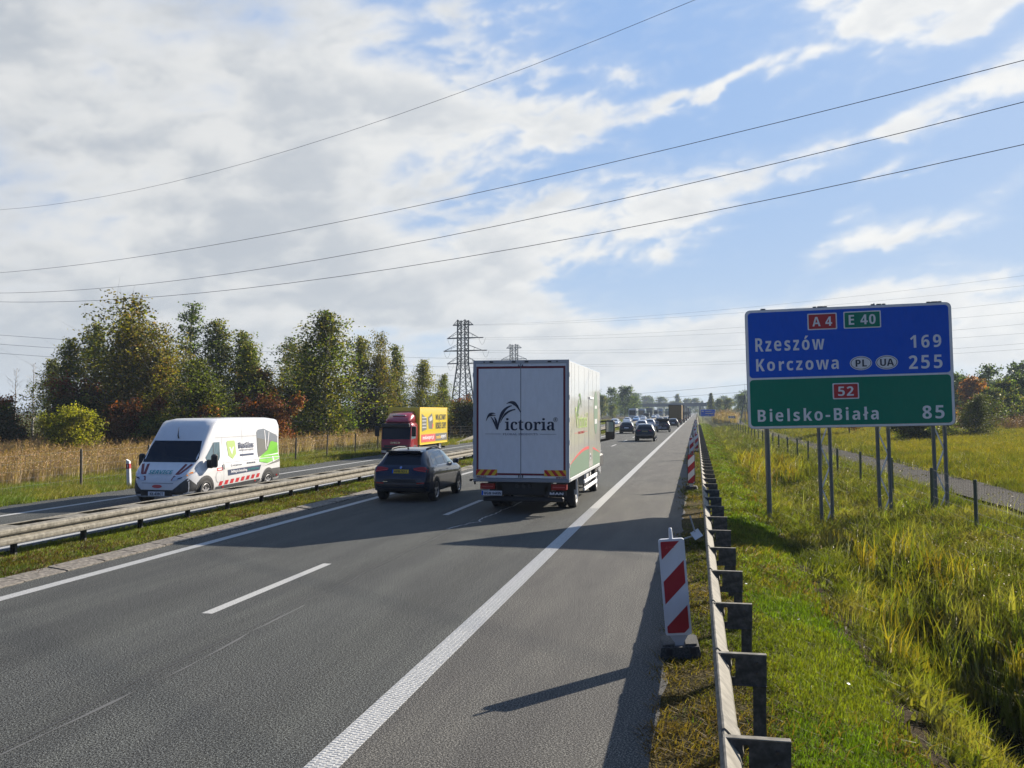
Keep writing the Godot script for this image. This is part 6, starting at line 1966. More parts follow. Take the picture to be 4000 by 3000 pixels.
func make_lorry(called: String, label: String, at: Vector3, turn: float, tarp: Material, w: float, h: float, l: float, cab_m: Material, group := "") -> Node3D:
	var t := thing(called, label, "truck", at, turn, group)
	obj("box_body", box_mesh(Vector3(-w, 1.05, -l), Vector3(w, h, 0), 0.06), tarp, t)
	var fr := MB.new()
	fr.box(Vector3(-w - 0.01, 1.0, -0.02), Vector3(-w + 0.09, h, 0.03))
	fr.box(Vector3(w - 0.09, 1.0, -0.02), Vector3(w + 0.01, h, 0.03))
	fr.box(Vector3(-w + 0.09, h - 0.12, -0.02), Vector3(w - 0.09, h + 0.01, 0.03))
	obj("rear_frame", fr.done(), M.black, t)
	obj("rear_bumper", box_mesh(Vector3(-w + 0.05, 0.45, -0.35), Vector3(w - 0.05, 0.85, -0.1), 0.03), M.black, t)
	for x in [-1.0, 1.0]:
		obj("tail_light", box_mesh(Vector3(x * (w - 0.3) - 0.2, 0.62, -0.12), Vector3(x * (w - 0.3) + 0.2, 0.78, -0.07)), M.lamp_red, t)
		for s in [1.8, 3.1, l - 0.5]:
			add_wheel(t, Vector3(x * (w - 0.17), 0.5, -s), 0.5, 0.32, x, M.pale_grey, 6)
	obj("chassis", box_mesh(Vector3(-0.5, 0.6, -l - 1.5), Vector3(0.5, 1.04, -0.3)), M.black, t)
	obj("cab", box_mesh(Vector3(-w + 0.05, 0.5, -l - 2.4), Vector3(w - 0.05, minf(h - 0.1, 3.4), -l - 0.3), 0.12), cab_m, t)
	obj("windscreen", box_mesh(Vector3(-w + 0.2, 1.7, -l - 2.42), Vector3(w - 0.2, 2.75, -l - 2.3), 0.03), M.dark_glass, t)
	for x in [-1.0, 1.0]:
		obj("headlight", box_mesh(Vector3(x * (w - 0.4) - 0.2, 0.7, -l - 2.43), Vector3(x * (w - 0.4) + 0.2, 0.9, -l - 2.3), 0.02), M.lamp_clear, t)
		obj("wing_mirror", box_mesh(Vector3(x * (w + 0.15) - 0.12, 1.8, -l - 2.3), Vector3(x * (w + 0.15) + 0.12, 2.6, -l - 2.15), 0.04), M.black, t)
	obj("grille", box_mesh(Vector3(-w + 0.3, 0.95, -l - 2.42), Vector3(w - 0.3, 1.5, -l - 2.3), 0.03), M.black, t)
	return t

func make_coach(label: String, at: Vector3, m: Material) -> void:
	var t := thing("coach", label, "coach", at, PI)
	obj("body", box_mesh(Vector3(-1.25, 0.35, -11), Vector3(1.25, 3.6, 0), 0.16), m, t)
	obj("windscreen", box_mesh(Vector3(-1.12, 1.35, -11.03), Vector3(1.12, 3.1, -10.9), 0.1), M.dark_glass, t)
	obj("front_bumper", box_mesh(Vector3(-1.2, 0.3, -11.05), Vector3(1.2, 0.75, -10.9), 0.05), M.pale_grey, t)
	for x in [-1.0, 1.0]:
		obj("side_window", box_mesh(Vector3(x * 1.2 - 0.06, 1.6, -10.4), Vector3(x * 1.2 + 0.06, 2.9, -0.8), 0.02), M.side_glass, t)
		obj("headlight", box_mesh(Vector3(x * 0.85 - 0.22, 0.8, -11.04), Vector3(x * 0.85 + 0.22, 1.0, -10.9), 0.02), M.lamp_clear, t)
		obj("wing_mirror", box_mesh(Vector3(x * 1.38 - 0.1, 2.2, -11.3), Vector3(x * 1.38 + 0.1, 2.8, -11.15), 0.04), M.black, t)
		for s in [2.6, 8.6]:
			add_wheel(t, Vector3(x * 1.1, 0.5, -s), 0.5, 0.3, x, M.pale_grey, 6)

func make_traffic() -> void:
	var suv := thing("suv_car", "black SUV with bright roof ahead of the white truck, nearest of the queue", "car", Vector3(-4.62, 0, -83.5))
	var sp := suv_params()
	sp.plate_m = M.plate_olive
	car_parts(suv, sp, M.black_paint, false)
	var h := thing("hatchback", "dark hatchback keeping left beside the median barrier", "car", Vector3(-8.4, 0, -112))
	car_parts(h, hatch_params(), M.black_paint, false)
	var e := copy_of(h, "small dark hatchback just behind the brown tarpaulin lorry", Vector3(-4.0, 0, -160))
	copy_of(h, "dark hatchback far up the left lane beside the lorries", Vector3(-6.8, 0, -200))
	var wh := thing("hatchback", "white hatchback behind the dark one in the left lane", "car", Vector3(-7.9, 0, -134))
	car_parts(wh, hatch_params(), M.white_paint, false)
	copy_of(wh, "second white hatchback following close up the left lane", Vector3(-7.6, 0, -152))
	copy_of(wh, "small white hatchback at the far end of the left lane", Vector3(-6.5, 0, -215))
	var gs := thing("suv_car", "grey SUV up the left lane beside the crumpled black car", "car", Vector3(-6.9, 0, -175))
	car_parts(gs, suv_params(), M.grey_paint, false)
	# a wrecked car: its tail is crushed and hanging open
	var wr := thing("wrecked_car", "black off-roader with crumpled grey tail panels in the near lane", "car", Vector3(-4.35, 0, -121))
	var wp := suv_params()
	wp.plate_m = M.black
	car_parts(wr, wp, M.black_paint, false)
	obj("roof_box", box_mesh(Vector3(-0.85, 1.5, -2.4), Vector3(0.85, 1.78, -0.3), 0.06), M.black_paint, wr)
	rng.seed = 23
	for k in 7:
		var b := MB.new()
		var c := Vector3(rng.randf_range(-0.8, 0.25), rng.randf_range(0.55, 1.25), 0.1)
		var p := []
		for i in 4:
			p.append(c + Vector3([-0.3, 0.3, 0.26, -0.22][i] * rng.randf_range(0.5, 1.3), [-0.14, -0.1, 0.16, 0.12][i] * rng.randf_range(0.5, 1.6), rng.randf_range(0.0, 0.22)))
		b.quad(p[0], p[1], p[2], p[3])
		b.quad(p[3] + Vector3(0, 0, -0.02), p[2] + Vector3(0, 0, -0.02), p[1] + Vector3(0, 0, -0.02), p[0] + Vector3(0, 0, -0.02))
		obj("crumpled_panel", b.done(), M.silver_paint if k % 2 else M.grey_paint, wr)
	# queue of lorries in the near lane
	make_lorry("lorry", "brown tarpaulin lorry at the tail of the lorry queue", Vector3(-4.25, 0, -186), 0, M.tarp_brown, 1.27, 4.0, 13.0, M.white_paint)
	make_lorry("lorry", "dark lorry right in front of the brown tarpaulin one", Vector3(-4.1, 0, -217), 0, M.tarp_dark, 1.3, 4.1, 13.0, M.white_paint)
	make_lorry("lorry", "grey blue lorry third from the tail of the queue", Vector3(-4.0, 0, -262), 0, M.tarp_grey, 1.28, 4.0, 13.0, M.white_paint)
	make_lorry("lorry", "far lorry at the head of the visible queue under the overpass", Vector3(-4.0, 0, -330), 0, M.tarp_dark, 1.28, 4.0, 13.0, M.white_paint)
	make_lorry("lorry", "pale lorry in the queue half hidden near the overpass", Vector3(-4.0, 0, -420), 0, M.tarp_grey, 1.28, 4.0, 13.0, M.white_paint)
	# oncoming
	var sv := thing("sedan_car", "silver saloon leading the oncoming cars past the truck's mirror", "car", Vector3(-14.3, 0, -166), PI)
	car_parts(sv, sedan_params(), M.silver_paint, false)
	copy_of(sv, "pale saloon second among the oncoming cars", Vector3(-14.6, 0, -200), PI)
	copy_of(sv, "pale saloon with shiny roof in front of the dark oncoming van", Vector3(-14.7, 0, -262), PI)
	copy_of(sv, "far pale saloon behind the dark oncoming van", Vector3(-15.0, 0, -334), PI)
	copy_of(sv, "farthest small pale saloon among the oncoming cars", Vector3(-15.0, 0, -362), PI)
	var pb := thing("sedan_car", "blue saloon with bright lamps third among the oncoming cars", "car", Vector3(-14.8, 0, -233), PI)
	car_parts(pb, sedan_params(), M.coach_blue, false)
	var vn := thing("delivery_van", "dark panel van among the oncoming cars in front of the coaches", "van", Vector3(-15.5, 0, -293), PI)
	obj("body", box_mesh(Vector3(-0.95, 0.3, -4.6), Vector3(0.95, 2.2, 0), 0.12), M.grey_paint, vn)
	obj("bonnet", box_mesh(Vector3(-0.92, 0.3, -5.4), Vector3(0.92, 1.15, -4.5), 0.12), M.grey_paint, vn)
	obj("windscreen", box_mesh(Vector3(-0.82, 1.2, -4.64), Vector3(0.82, 2.0, -4.5), 0.05), M.dark_glass, vn)
	for x in [-1.0, 1.0]:
		obj("headlight", box_mesh(Vector3(x * 0.7 - 0.15, 0.75, -5.43), Vector3(x * 0.7 + 0.15, 0.95, -5.3), 0.02), M.lamp_clear, vn)
		for s in [0.9, 4.5]:
			add_wheel(vn, Vector3(x * 0.86, 0.34, -s), 0.34, 0.22, x, M.alloy)
	make_coach("white coach leading the oncoming heavy traffic beside the trees", Vector3(-20.6, 0, -312), M.white_paint)
	make_coach("pale blue coach right behind the white one", Vector3(-19.7, 0, -345), M.coach_blue)
	make_lorry("lorry", "dark fronted lorry third in the oncoming heavy traffic", Vector3(-19.4, 0, -400), PI, M.tarp_dark, 1.28, 4.0, 13.0, M.tarp_dark)
	make_lorry("lorry", "low dark lorry behind the third in the oncoming heavy traffic", Vector3(-18.9, 0, -440), PI, M.tarp_grey, 1.28, 3.4, 9.0, M.grey_paint)
	make_lorry("lorry", "blue grey lorry far back in the oncoming heavy traffic", Vector3(-18.6, 0, -490), PI, M.tarp_grey, 1.28, 4.0, 12.0, M.coach_blue)
	make_lorry("lorry", "green grey lorry, farthest of the oncoming heavy traffic", Vector3(-15.7, 0, -520), PI, M.tarp_green, 1.28, 4.1, 12.0, M.tarp_green)

# ---------------------------------------------------------------- vegetation
func make_plants() -> void:
	var olive := [Color(0.275, 0.275, 0.049), Color(0.188, 0.231, 0.049), Color(0.351, 0.296, 0.044), Color(0.307, 0.253, 0.049)]
	var green := [Color(0.137, 0.195, 0.051), Color(0.195, 0.252, 0.057), Color(0.103, 0.148, 0.046)]
	var gold := [Color(0.286, 0.202, 0.025), Color(0.218, 0.185, 0.030), Color(0.319, 0.168, 0.025), Color(0.168, 0.168, 0.034)]
	var rust := [Color(0.338, 0.094, 0.043), Color(0.253, 0.085, 0.043), Color(0.212, 0.125, 0.043)]
	var orange := [Color(0.517, 0.194, 0.043), Color(0.430, 0.151, 0.043), Color(0.322, 0.185, 0.043)]
	var yellow := [Color(0.507, 0.429, 0.039), Color(0.390, 0.370, 0.043), Color(0.273, 0.293, 0.039)]
	var dark := [Color(0.059, 0.083, 0.031), Color(0.098, 0.108, 0.034), Color(0.116, 0.078, 0.034)]
	var B := {}
	B.a = plant(101, "birch", 10.0, 3.4, 0.12, 84, 24, 0.145, olive, M.birch_bark)
	B.b = plant(102, "birch", 10.0, 3.1, 0.12, 80, 23, 0.14, green + olive, M.birch_bark)
	B.c = plant(103, "birch", 10.0, 4.3, 0.09, 104, 27, 0.145, olive + gold, M.birch_bark, 2)
	B.d = plant(104, "birch", 10.0, 2.2, 0.26, 54, 15, 0.13, green, M.birch_bark)
	B.e = plant(105, "birch", 10.2, 3.7, 0.06, 112, 29, 0.14, green + olive, M.birch_bark)
	B.g = plant(106, "birch", 8.0, 3.9, 0.05, 90, 30, 0.14, [Color(0.13, 0.16, 0.022), Color(0.16, 0.16, 0.022), Color(0.10, 0.13, 0.022)], M.birch_bark, 2)
	B.o = plant(107, "round", 5.5, 2.0, 0.2, 60, 40, 0.14, orange + gold, M.dark_bark)
	B.bare = plant(108, "bare", 7.0, 1.3, 0.25, 30, 0, 0.1, green, M.birch_bark)
	var S := {}
	S.rust = plant(111, "bush", 3.4, 2.1, 0.06, 60, 34, 0.14, rust, M.dark_bark, 5)
	S.yellow = plant(112, "bush", 2.3, 1.5, 0.04, 70, 42, 0.085, yellow, M.dark_bark, 6)
	S.dark = plant(113, "bush", 3.2, 2.0, 0.05, 60, 44, 0.14, dark, M.dark_bark, 5)
	S.green = plant(114, "bush", 2.6, 1.7, 0.05, 60, 44, 0.13, green + olive, M.dark_bark, 5)
	S.orange = plant(115, "bush", 3.2, 1.7, 0.05, 56, 34, 0.14, orange + rust, M.dark_bark, 5)
	# birches along the far side of the opposite carriageway
	var T := [
		["b", -48.3, -66.5, 9.9, 1.0, "dark green birch at the left end of the birch wood"], ["c", -41.8, -62.0, 11.2, 1.0, "tallest olive birch with white twin stems in the left wood"],
		["a", -44.5, -65.0, 10.3, 0.95, "green birch crowded against the tallest olive one"], ["c", -38.4, -60.5, 9.2, 0.9, "golden olive birch standing right of the tallest one"],
		["d", -43.5, -73.0, 12.4, 1.0, "slender birch whose bare tip rises above the wood"], ["b", -41.0, -73.5, 10.9, 1.0, "dark drooping birch behind the bright green young tree"],
		["b", -38.8, -74.0, 9.8, 1.0, "dark birch with a ragged top before the orange tree"], ["g", -33.2, -57.0, 6.3, 1.1, "bright green young birch low in front of the wood"],
		["d", -37.3, -79.5, 9.8, 1.1, "thin airy birch left of the lone conical birch"], ["e", -29.0, -68.0, 10.4, 1.05, "lone conical birch with white trunk beside the wire fence"],
		["b", -32.2, -72.0, 8.6, 0.8, "smaller birch pressed behind the lone conical one"], ["a", -30.4, -80.5, 9.7, 0.8, "left one of three birches behind the red truck"],
		["c", -28.9, -81.0, 9.8, 0.62, "middle one of three birches behind the red truck"], ["b", -28.2, -84.0, 9.2, 0.75, "right one of three birches behind the red truck"],
		["a", -26.7, -87.0, 7.9, 0.85, "shorter birch right of the three behind the red truck"], ["b", -25.6, -91.0, 6.6, 0.9, "lowest birch at the right end of the row by the pylon"],
		["a", -51.8, -66.5, 7.0, 0.9, "small dark birch at the far left edge of the wood"], ["b", -35.5, -68.5, 8.4, 1.1, "birch filling the wood behind the white van"], ["a", -46.5, -61.0, 8.2, 0.9, "low birch in front of the left end of the wood"], ["c", -34.6, -77.0, 8.6, 0.8, "olive birch behind the orange tree"]]
	for i in T.size():
		var r: Array = T[i]
		var src: Array = B[r[0]]
		var h0 := 8.0 if r[0] == "g" else 10.0
		var k: float = r[3] / h0
		set_plant(src, "birch_tree", r[5], "tree", Vector3(r[1], gy(r[1], r[2]) - 0.05, r[2]), i * 1.7, Vector3(k * r[4] * 1.25, k * 1.02, k * r[4] * 1.25))
	set_plant(B.o, "maple_tree", "orange gold tree glowing in the middle of the birch wood", "tree", Vector3(-34.9, -0.1, -69.0), 0.4, Vector3(1.0, 1.0, 1.0))
	set_plant(B.bare, "bare_tree", "bare pale birch, right one of two at the left edge", "tree", Vector3(-54.3, -0.1, -67.0), 0.3, Vector3(1, 1, 1))
	set_plant(B.bare, "bare_tree", "bare pale birch, left one of two at the left edge", "tree", Vector3(-56.2, -0.1, -67.5), 2.1, Vector3(0.95, 0.94, 0.95))
	var U := [
		["rust", -49.5, -58.0, 0.95, "orange brown bush at the far left under the bare birches"], ["dark", -47.0, -54.0, 0.9, "dark green bush left of the round yellow bush"], ["yellow", -36.6, -48.6, 1.12, "round bright yellow bush standing in the dry reeds"],
		["rust", -36.5, -55.0, 0.92, "wide dark red bush right of the yellow bush"], ["rust", -39.0, -57.5, 0.85, "dark red bush behind the yellow bush"], ["orange", -33.2, -56.5, 1.0, "bright red orange bush rising behind the white van's roof"],
		["rust", -29.8, -61.0, 0.95, "reddish brown bush right behind the white van"], ["rust", -31.5, -62.0, 1.0, "brown bush between the van and the lone birch"], ["green", -34.9, -54.5, 0.85, "green bush low behind the front of the white van"],
		["dark", -42.5, -57.0, 1.0, "dark bush under the tallest birch"], ["dark", -52.5, -57.0, 1.1, "dark bush at the left edge of the wood"], ["dark", -27.4, -80.0, 0.9, "dark bush at the foot of the three birches"],
		["green", -25.5, -84.0, 0.9, "green bush behind the yellow box of the red truck"], ["dark", -22.9, -92.0, 1.05, "brown green bush left of the white truck"], ["rust", -24.2, -96.0, 1.15, "rusty bush below the lattice pylon"], ["green", -31.5, -76.0, 1.1, "green undergrowth bush behind the lone birch"],
		["rust", -44.6, -60.5, 1.3, "orange tinged bush between the birch trunks"], ["dark", -38.5, -66.0, 1.3, "dark undergrowth bush deep in the wood"], ["dark", -45.5, -68.5, 1.4, "dark undergrowth bush at the wood's left depth"], ["dark", -34.0, -70.0, 1.3, "dark undergrowth bush behind the orange tree"], ["dark", -29.8, -84.0, 1.2, "dark undergrowth bush behind the three birches"]]
	for i in U.size():
		var r: Array = U[i]
		set_plant(S[r[0]], "bush", r[4], "bush", Vector3(r[1], gy(r[1], r[2]), r[2]), i * 2.3, Vector3.ONE * r[3])
	# right: bushes in the meadow, the wooded rise behind it
	set_plant(B.g, "bush", "tall dark green bush in the meadow right of the big sign", "bush", Vector3(28.9, 0, -105), 0.5, Vector3(0.95, 0.58, 0.95))
	set_plant(B.o, "meadow_tree", "tree with a dark forked trunk showing below the big sign", "tree", Vector3(16.3, -0.1, -105), 0.9, Vector3(1.0, 0.85, 1.0))
	set_plant(S.green, "bush", "spreading bush in the meadow between the sign's lattice posts", "bush", Vector3(18.9, -0.1, -86.6), 1.4, Vector3(1.3, 0.95, 1.3))
	set_plant(S.green, "bush", "low bush in the meadow by the sign's last post", "bush", Vector3(23.5, 0, -98), 2.2, Vector3(1.2, 0.7, 1.2))
	set_plant(S.dark, "bush", "small dark bush in front of the wooded rise", "bush", Vector3(40.5, 0, -140), 0.2, Vector3(0.9, 0.75, 0.9))
	set_plant(S.green, "bush", "pale bush at the edge of the reeds under the wooded rise", "bush", Vector3(47.5, 0, -136), 1.9, Vector3(1.6, 1.1, 1.6))
	var far := {}
	far.green = plant(121, "round", 9.0, 3.6, 0.12, 52, 16, 0.36, green, M.dark_bark)
	far.olive = plant(122, "round", 9.0, 3.4, 0.10, 52, 16, 0.36, olive + green, M.dark_bark)
	far.orange = plant(123, "round", 8.0, 3.2, 0.10, 50, 16, 0.34, orange, M.dark_bark)
	far.tall = plant(124, "birch", 11.0, 3.0, 0.08, 56, 18, 0.34, olive + green, M.dark_bark)
	far.loose = plant(125, "round", 10.0, 2.8, 0.35, 34, 11, 0.34, green, M.dark_bark)
	var R := [
		["orange", 43.6, -160, 0.9, "orange tree in the wooded rise right beside the big sign"], ["loose", 57.6, -200, 1.1, "loose dark tree on the skyline of the wooded rise"], ["loose", 63.0, -200, 1.15, "tall dark tree at the right end of the wooded rise"], ["green", 49.0, -190, 0.98, "dark green tree on the skyline next to the big sign"],
		["orange", 61.5, -196, 1.0, "second, redder orange tree high in the wooded rise"], ["olive", 45.5, -150, 0.75, "olive tree in the middle of the wooded rise"], ["green", 51.0, -160, 0.85, "green tree in the shade of the wooded rise"], ["olive", 41.5, -142, 0.6, "low olive tree at the foot of the wooded rise"], ["olive", 49.5, -146, 0.7, "pale olive tree at the right foot of the wooded rise"], ["green", 55.0, -170, 0.8, "dark tree low in the wooded rise"], ["green", 46.5, -175, 0.85, "dark tree behind the orange one"], ["green", 39.0, -165, 0.7, "dark tree half hidden by the big sign's edge"]]
	for i in R.size():
		var r: Array = R[i]
		set_plant(far[r[0]], "hill_tree", r[4], "tree", Vector3(r[1], 0, r[2]), i * 1.3, Vector3.ONE * r[3])
	# beyond: trees by the road and at the skyline
	var D := [
		["loose", -30.5, -340, 1.05, "loose tree left of the far oncoming coaches"], ["green", -27.0, -352, 1.2, "tall dark tree just left of the far coaches"], ["olive", -33.5, -330, 0.85, "olive tree behind the truck's right mirror"], ["green", -23.8, -364, 0.85, "dark tree nearest the far coaches"], ["olive", -29.0, -322, 0.5, "low bushy tree in front of the far left trees"], ["green", -38.0, -350, 1.1, "tree hidden behind the white truck's box"],
		["tall", 6.5, -420, 1.0, "pointed tree right of the overpass"], ["olive", 12.5, -385, 0.8, "olive tree behind the small blue sign"], ["green", 16.6, -352, 0.9, "dark tree above the dry bank"], ["olive", 20.5, -345, 0.85, "olive tree beside the splayed timber pole"], ["green", 24.0, -340, 1.0, "dark tree left of the big sign on the skyline"], ["olive", 9.5, -400, 0.8, "broad olive tree at the end of the overpass"], ["olive", 28.0, -330, 1.0, "olive tree hidden behind the big sign"]]
	for i in D.size():
		var r: Array = D[i]
		set_plant(far[r[0]], "roadside_tree", r[4], "tree", Vector3(r[1], 0, r[2]), i * 2.1, Vector3.ONE * r[3])
	# the long skyline of far trees
	rng.seed = 77
	var kinds := ["green", "olive", "tall", "loose"]
	var spots := []
	for i in 46:
		spots.append([-160 + i * 7.2, rng.randf_range(-1000, -760), rng.randf_range(1.2, 1.9)])
	for i in 26:
		spots.append([-330 + i * 9.0, rng.randf_range(-420, -300) - 60, rng.randf_range(0.7, 1.15)])
	for i in 22:
		spots.append([62 + i * 9.0, rng.randf_range(-330, -230), rng.randf_range(0.85, 1.25)])
	for i in 12:
		spots.append([-62 + i * 3.0, rng.randf_range(-560, -430), rng.randf_range(0.5, 0.85)])
	for s in spots:
		var o := set_plant(far[kinds[rng.randi() % 4]], "distant_tree", "hazy tree in the far line of trees along the horizon", "tree", Vector3(s[0], 0, s[1]), rng.randf() * 6, Vector3(s[2] * 1.25, s[2], s[2] * 1.25), "far line of trees")

func make_grass() -> void:
	var lush := [Color(0.180, 0.270, 0.034), Color(0.240, 0.324, 0.046), Color(0.324, 0.342, 0.072), Color(0.228, 0.264, 0.048)]
	var mixed := [Color(0.141, 0.194, 0.036), Color(0.230, 0.248, 0.049), Color(0.337, 0.301, 0.079), Color(0.390, 0.301, 0.124), Color(0.177, 0.213, 0.053)]
	var dry := [Color(0.280, 0.196, 0.098), Color(0.364, 0.266, 0.140), Color(0.210, 0.182, 0.056), Color(0.140, 0.168, 0.042)]
	var weeds := [Color(0.16, 0.19, 0.05), Color(0.24, 0.255, 0.075), Color(0.33, 0.31, 0.13), Color(0.19, 0.22, 0.075), Color(0.37, 0.33, 0.17)]
	var golden := [Color(0.40, 0.31, 0.08), Color(0.32, 0.29, 0.075), Color(0.42, 0.26, 0.08), Color(0.25, 0.25, 0.06)]
	var tan := [Color(0.52, 0.37, 0.25), Color(0.60, 0.46, 0.33), Color(0.42, 0.29, 0.19), Color(0.48, 0.34, 0.22)]
	var field := [Color(0.18, 0.20, 0.05), Color(0.30, 0.29, 0.06), Color(0.44, 0.37, 0.08), Color(0.26, 0.24, 0.08), Color(0.38, 0.34, 0.07), Color(0.20, 0.22, 0.05)]
	var short_t := tuft(1, 40, 0.14, 0.02, 0.075, 0.004, 0.9)
	var mid_t := tuft(2, 34, 0.18, 0.06, 0.24, 0.005, 1.0)
	var tall_t := tuft(3, 30, 0.20, 0.14, 0.42, 0.0065, 0.95)
	var reed_t := tuft(4, 16, 0.16, 0.45, 0.85, 0.013, 0.45)
	var dry_t := tuft(5, 26, 0.14, 0.02, 0.09, 0.005, 1.6)
	var cane_t := tuft(6, 24, 0.30, 0.7, 1.5, 0.010, 0.28, 0.045)
	var plume_t := tuft(7, 9, 0.25, 0.25, 0.55, 0.005, 0.6, 0.020)
	var broad_t := tuft(8, 18, 0.16, 0.08, 0.26, 0.017, 1.2)
	var add := func(called: String, mesh: Mesh, sc: Array, label: String, cat: String) -> void:
		stuff(called, mesh, sc[0], sc[1], label, cat)
	# between asphalt and barrier, and under the barrier
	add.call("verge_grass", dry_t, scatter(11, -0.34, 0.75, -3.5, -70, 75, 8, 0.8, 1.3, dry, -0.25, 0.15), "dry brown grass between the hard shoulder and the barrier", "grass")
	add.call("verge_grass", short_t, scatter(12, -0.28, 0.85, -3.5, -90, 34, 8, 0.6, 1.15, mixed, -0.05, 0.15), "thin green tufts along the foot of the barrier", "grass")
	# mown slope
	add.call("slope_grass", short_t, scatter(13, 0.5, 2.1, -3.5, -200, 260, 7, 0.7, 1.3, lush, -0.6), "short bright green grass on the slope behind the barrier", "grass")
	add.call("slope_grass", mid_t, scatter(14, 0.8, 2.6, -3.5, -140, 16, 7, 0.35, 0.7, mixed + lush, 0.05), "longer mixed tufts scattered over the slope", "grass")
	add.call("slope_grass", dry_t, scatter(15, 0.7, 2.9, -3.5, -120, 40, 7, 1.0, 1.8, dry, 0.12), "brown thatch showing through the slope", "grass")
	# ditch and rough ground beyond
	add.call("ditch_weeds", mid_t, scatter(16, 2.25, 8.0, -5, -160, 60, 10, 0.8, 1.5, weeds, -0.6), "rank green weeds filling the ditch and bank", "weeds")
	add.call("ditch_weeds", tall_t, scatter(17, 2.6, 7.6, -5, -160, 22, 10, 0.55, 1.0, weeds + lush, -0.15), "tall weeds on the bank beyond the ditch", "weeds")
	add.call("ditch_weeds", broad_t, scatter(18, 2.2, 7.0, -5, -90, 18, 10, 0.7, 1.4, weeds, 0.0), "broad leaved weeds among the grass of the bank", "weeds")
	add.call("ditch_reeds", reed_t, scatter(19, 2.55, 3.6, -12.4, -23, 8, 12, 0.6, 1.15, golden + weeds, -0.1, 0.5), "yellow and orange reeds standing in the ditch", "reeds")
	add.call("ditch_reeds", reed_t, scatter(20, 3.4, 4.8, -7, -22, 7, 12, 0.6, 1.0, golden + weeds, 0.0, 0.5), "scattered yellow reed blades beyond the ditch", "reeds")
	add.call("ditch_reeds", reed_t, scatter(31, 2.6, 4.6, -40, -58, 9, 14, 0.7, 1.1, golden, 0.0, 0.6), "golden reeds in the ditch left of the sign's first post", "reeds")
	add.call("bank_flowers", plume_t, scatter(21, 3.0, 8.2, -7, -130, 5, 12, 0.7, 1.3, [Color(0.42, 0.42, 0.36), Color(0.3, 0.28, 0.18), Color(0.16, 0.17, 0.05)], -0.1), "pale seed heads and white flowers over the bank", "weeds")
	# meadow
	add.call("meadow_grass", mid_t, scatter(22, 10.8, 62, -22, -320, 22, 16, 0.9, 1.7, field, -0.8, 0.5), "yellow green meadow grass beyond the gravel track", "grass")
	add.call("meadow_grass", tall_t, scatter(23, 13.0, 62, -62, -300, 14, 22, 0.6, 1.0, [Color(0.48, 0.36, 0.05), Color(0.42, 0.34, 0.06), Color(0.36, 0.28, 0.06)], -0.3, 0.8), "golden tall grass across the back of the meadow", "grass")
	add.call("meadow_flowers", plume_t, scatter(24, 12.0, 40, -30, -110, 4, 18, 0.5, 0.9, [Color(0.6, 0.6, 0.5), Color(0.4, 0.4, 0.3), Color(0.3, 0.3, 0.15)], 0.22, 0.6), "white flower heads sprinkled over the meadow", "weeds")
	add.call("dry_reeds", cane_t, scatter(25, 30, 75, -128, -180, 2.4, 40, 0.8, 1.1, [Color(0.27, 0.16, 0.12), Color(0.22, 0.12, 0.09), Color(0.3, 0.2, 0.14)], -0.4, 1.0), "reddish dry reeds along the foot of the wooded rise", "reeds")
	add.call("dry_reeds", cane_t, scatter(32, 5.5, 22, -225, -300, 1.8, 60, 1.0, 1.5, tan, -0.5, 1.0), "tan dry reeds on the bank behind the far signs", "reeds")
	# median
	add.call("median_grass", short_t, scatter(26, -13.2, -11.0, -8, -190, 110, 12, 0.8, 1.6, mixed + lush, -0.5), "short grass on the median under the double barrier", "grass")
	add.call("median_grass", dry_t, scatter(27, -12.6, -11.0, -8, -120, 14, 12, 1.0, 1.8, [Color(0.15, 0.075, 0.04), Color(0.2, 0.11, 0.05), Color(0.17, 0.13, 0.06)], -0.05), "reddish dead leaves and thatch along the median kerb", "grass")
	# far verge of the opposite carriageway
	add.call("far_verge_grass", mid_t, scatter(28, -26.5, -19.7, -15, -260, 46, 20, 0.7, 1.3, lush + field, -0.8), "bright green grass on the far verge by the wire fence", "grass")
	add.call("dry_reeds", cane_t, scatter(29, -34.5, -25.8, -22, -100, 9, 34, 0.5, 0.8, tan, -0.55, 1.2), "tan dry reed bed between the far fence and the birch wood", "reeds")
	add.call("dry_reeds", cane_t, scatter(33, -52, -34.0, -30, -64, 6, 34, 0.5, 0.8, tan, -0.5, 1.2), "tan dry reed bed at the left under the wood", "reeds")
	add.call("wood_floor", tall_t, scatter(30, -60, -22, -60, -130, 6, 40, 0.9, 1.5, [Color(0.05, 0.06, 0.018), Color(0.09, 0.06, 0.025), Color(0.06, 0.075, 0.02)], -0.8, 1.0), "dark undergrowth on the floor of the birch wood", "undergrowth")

func make_litter() -> void:
	rng.seed = 55
	for k in 9:
		var x := rng.randf_range(-1.6, 2.0)
		var z := rng.randf_range(-5.0, -16.0)
		if k > 3: x = rng.randf_range(0.3, 1.6)
		var o := obj("paper_scrap", plate_mesh(poly([-0.018, -0.012, 0.02, -0.016, 0.016, 0.014, -0.012, 0.018]), 0.003), M.litter_white)
		o.transform = Transform3D(Basis.from_euler(Vector3(-PI / 2 + rng.randf_range(-0.4, 0.4), rng.randf() * 6, 0)), Vector3(x, (gy(x, z) if x > -0.3 else 0.0) + (0.07 if x > 0 else 0.006), z))
		tag(o, "tiny white scrap of litter on the shoulder or slope", "litter", "white scraps of litter")

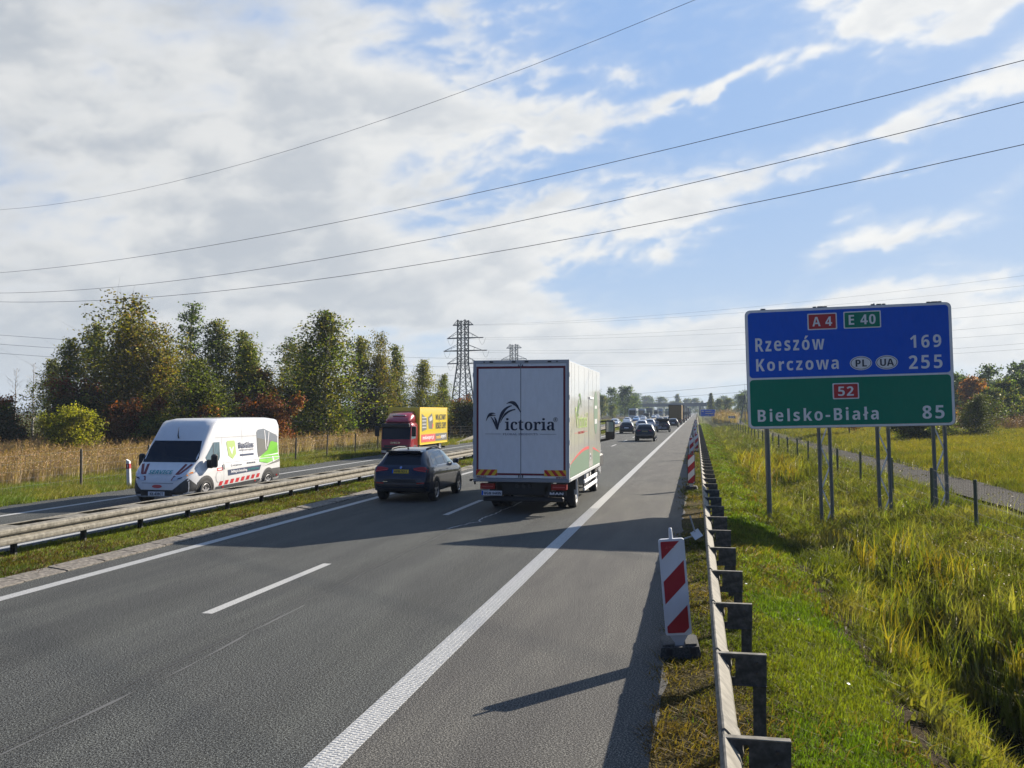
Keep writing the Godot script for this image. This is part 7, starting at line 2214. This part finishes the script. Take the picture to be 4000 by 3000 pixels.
# ---------------------------------------------------------------- the scene
func _ready() -> void:
	var cam := Camera3D.new()
	cam.name = "camera"
	add_child(cam)
	cam.position = Vector3(0, 2.75, 0)
	cam.rotation_degrees = Vector3(1.697, 11.403, 0)
	cam.fov = 45.5
	cam.near = 0.1
	cam.far = 6000
	cam.current = true
	var sun := DirectionalLight3D.new()
	sun.name = "sun"
	add_child(sun)
	sun.look_at_from_position(SUN_DIR * 100.0, Vector3.ZERO)
	sun.light_color = Color(1.0, 0.955, 0.885)
	sun.light_energy = 1.6
	sun.light_angular_distance = 0.5
	sun.shadow_enabled = true
	var env := Environment.new()
	var sky := Sky.new()
	var pano := PanoramaSkyMaterial.new()
	pano.panorama = ImageTexture.create_from_image(make_sky())
	sky.sky_material = pano
	env.background_mode = Environment.BG_SKY
	env.sky = sky
	env.tonemap_mode = Environment.TONE_MAPPER_LINEAR
	env.tonemap_exposure = 1.0 / SKY_GAIN
	env.sdfgi_enabled = true
	env.ssao_enabled = true
	env.ssil_enabled = true
	env.fog_enabled = true
	env.fog_density = 0.0003
	env.fog_light_color = Color(0.80, 0.87, 0.95)
	var we := WorldEnvironment.new()
	we.name = "world"
	we.environment = env
	add_child(we)
	land.seed = 4
	land.frequency = 0.05
	land.fractal_octaves = 3
	make_materials()
	make_land()
	make_road()
	make_bridge()
	make_barriers()
	make_sign()
	make_beacons()
	make_box_truck()
	make_suv()
	make_van()
	make_red_truck()
	make_traffic()
	make_power()
	var right := []
	var zz := -20.0
	for z in [-12.0, -17.5, -23.2, -27.0, -31.8, -37.2, -42.4, -47.1, -52, -56.5, -61.5, -67, -72]:
		right.append(Vector2(lerpf(6.45, 5.6, clampf((-z - 20.0) / 50.0, 0, 1)), z))
	zz = -77.0
	while zz > -262: right.append(Vector2(lerpf(5.6, 4.3, (-zz - 77.0) / 190.0), zz)); zz -= 5.0
	fence("low wire fence on thin dark posts between the ditch and the gravel track", right, 1.35, M.green_post, 0.075, 6)
	var left := []
	zz = -16.0
	while zz > -150: left.append(Vector2(-22.2 + land.get_noise_2d(zz, 3) * 0.4, zz)); zz -= 4.6
	fence("wire mesh fence on weathered posts along the far verge", left, 1.45, M.old_wood, 0.075, 6)
	make_plants()
	make_grass()
	make_litter()
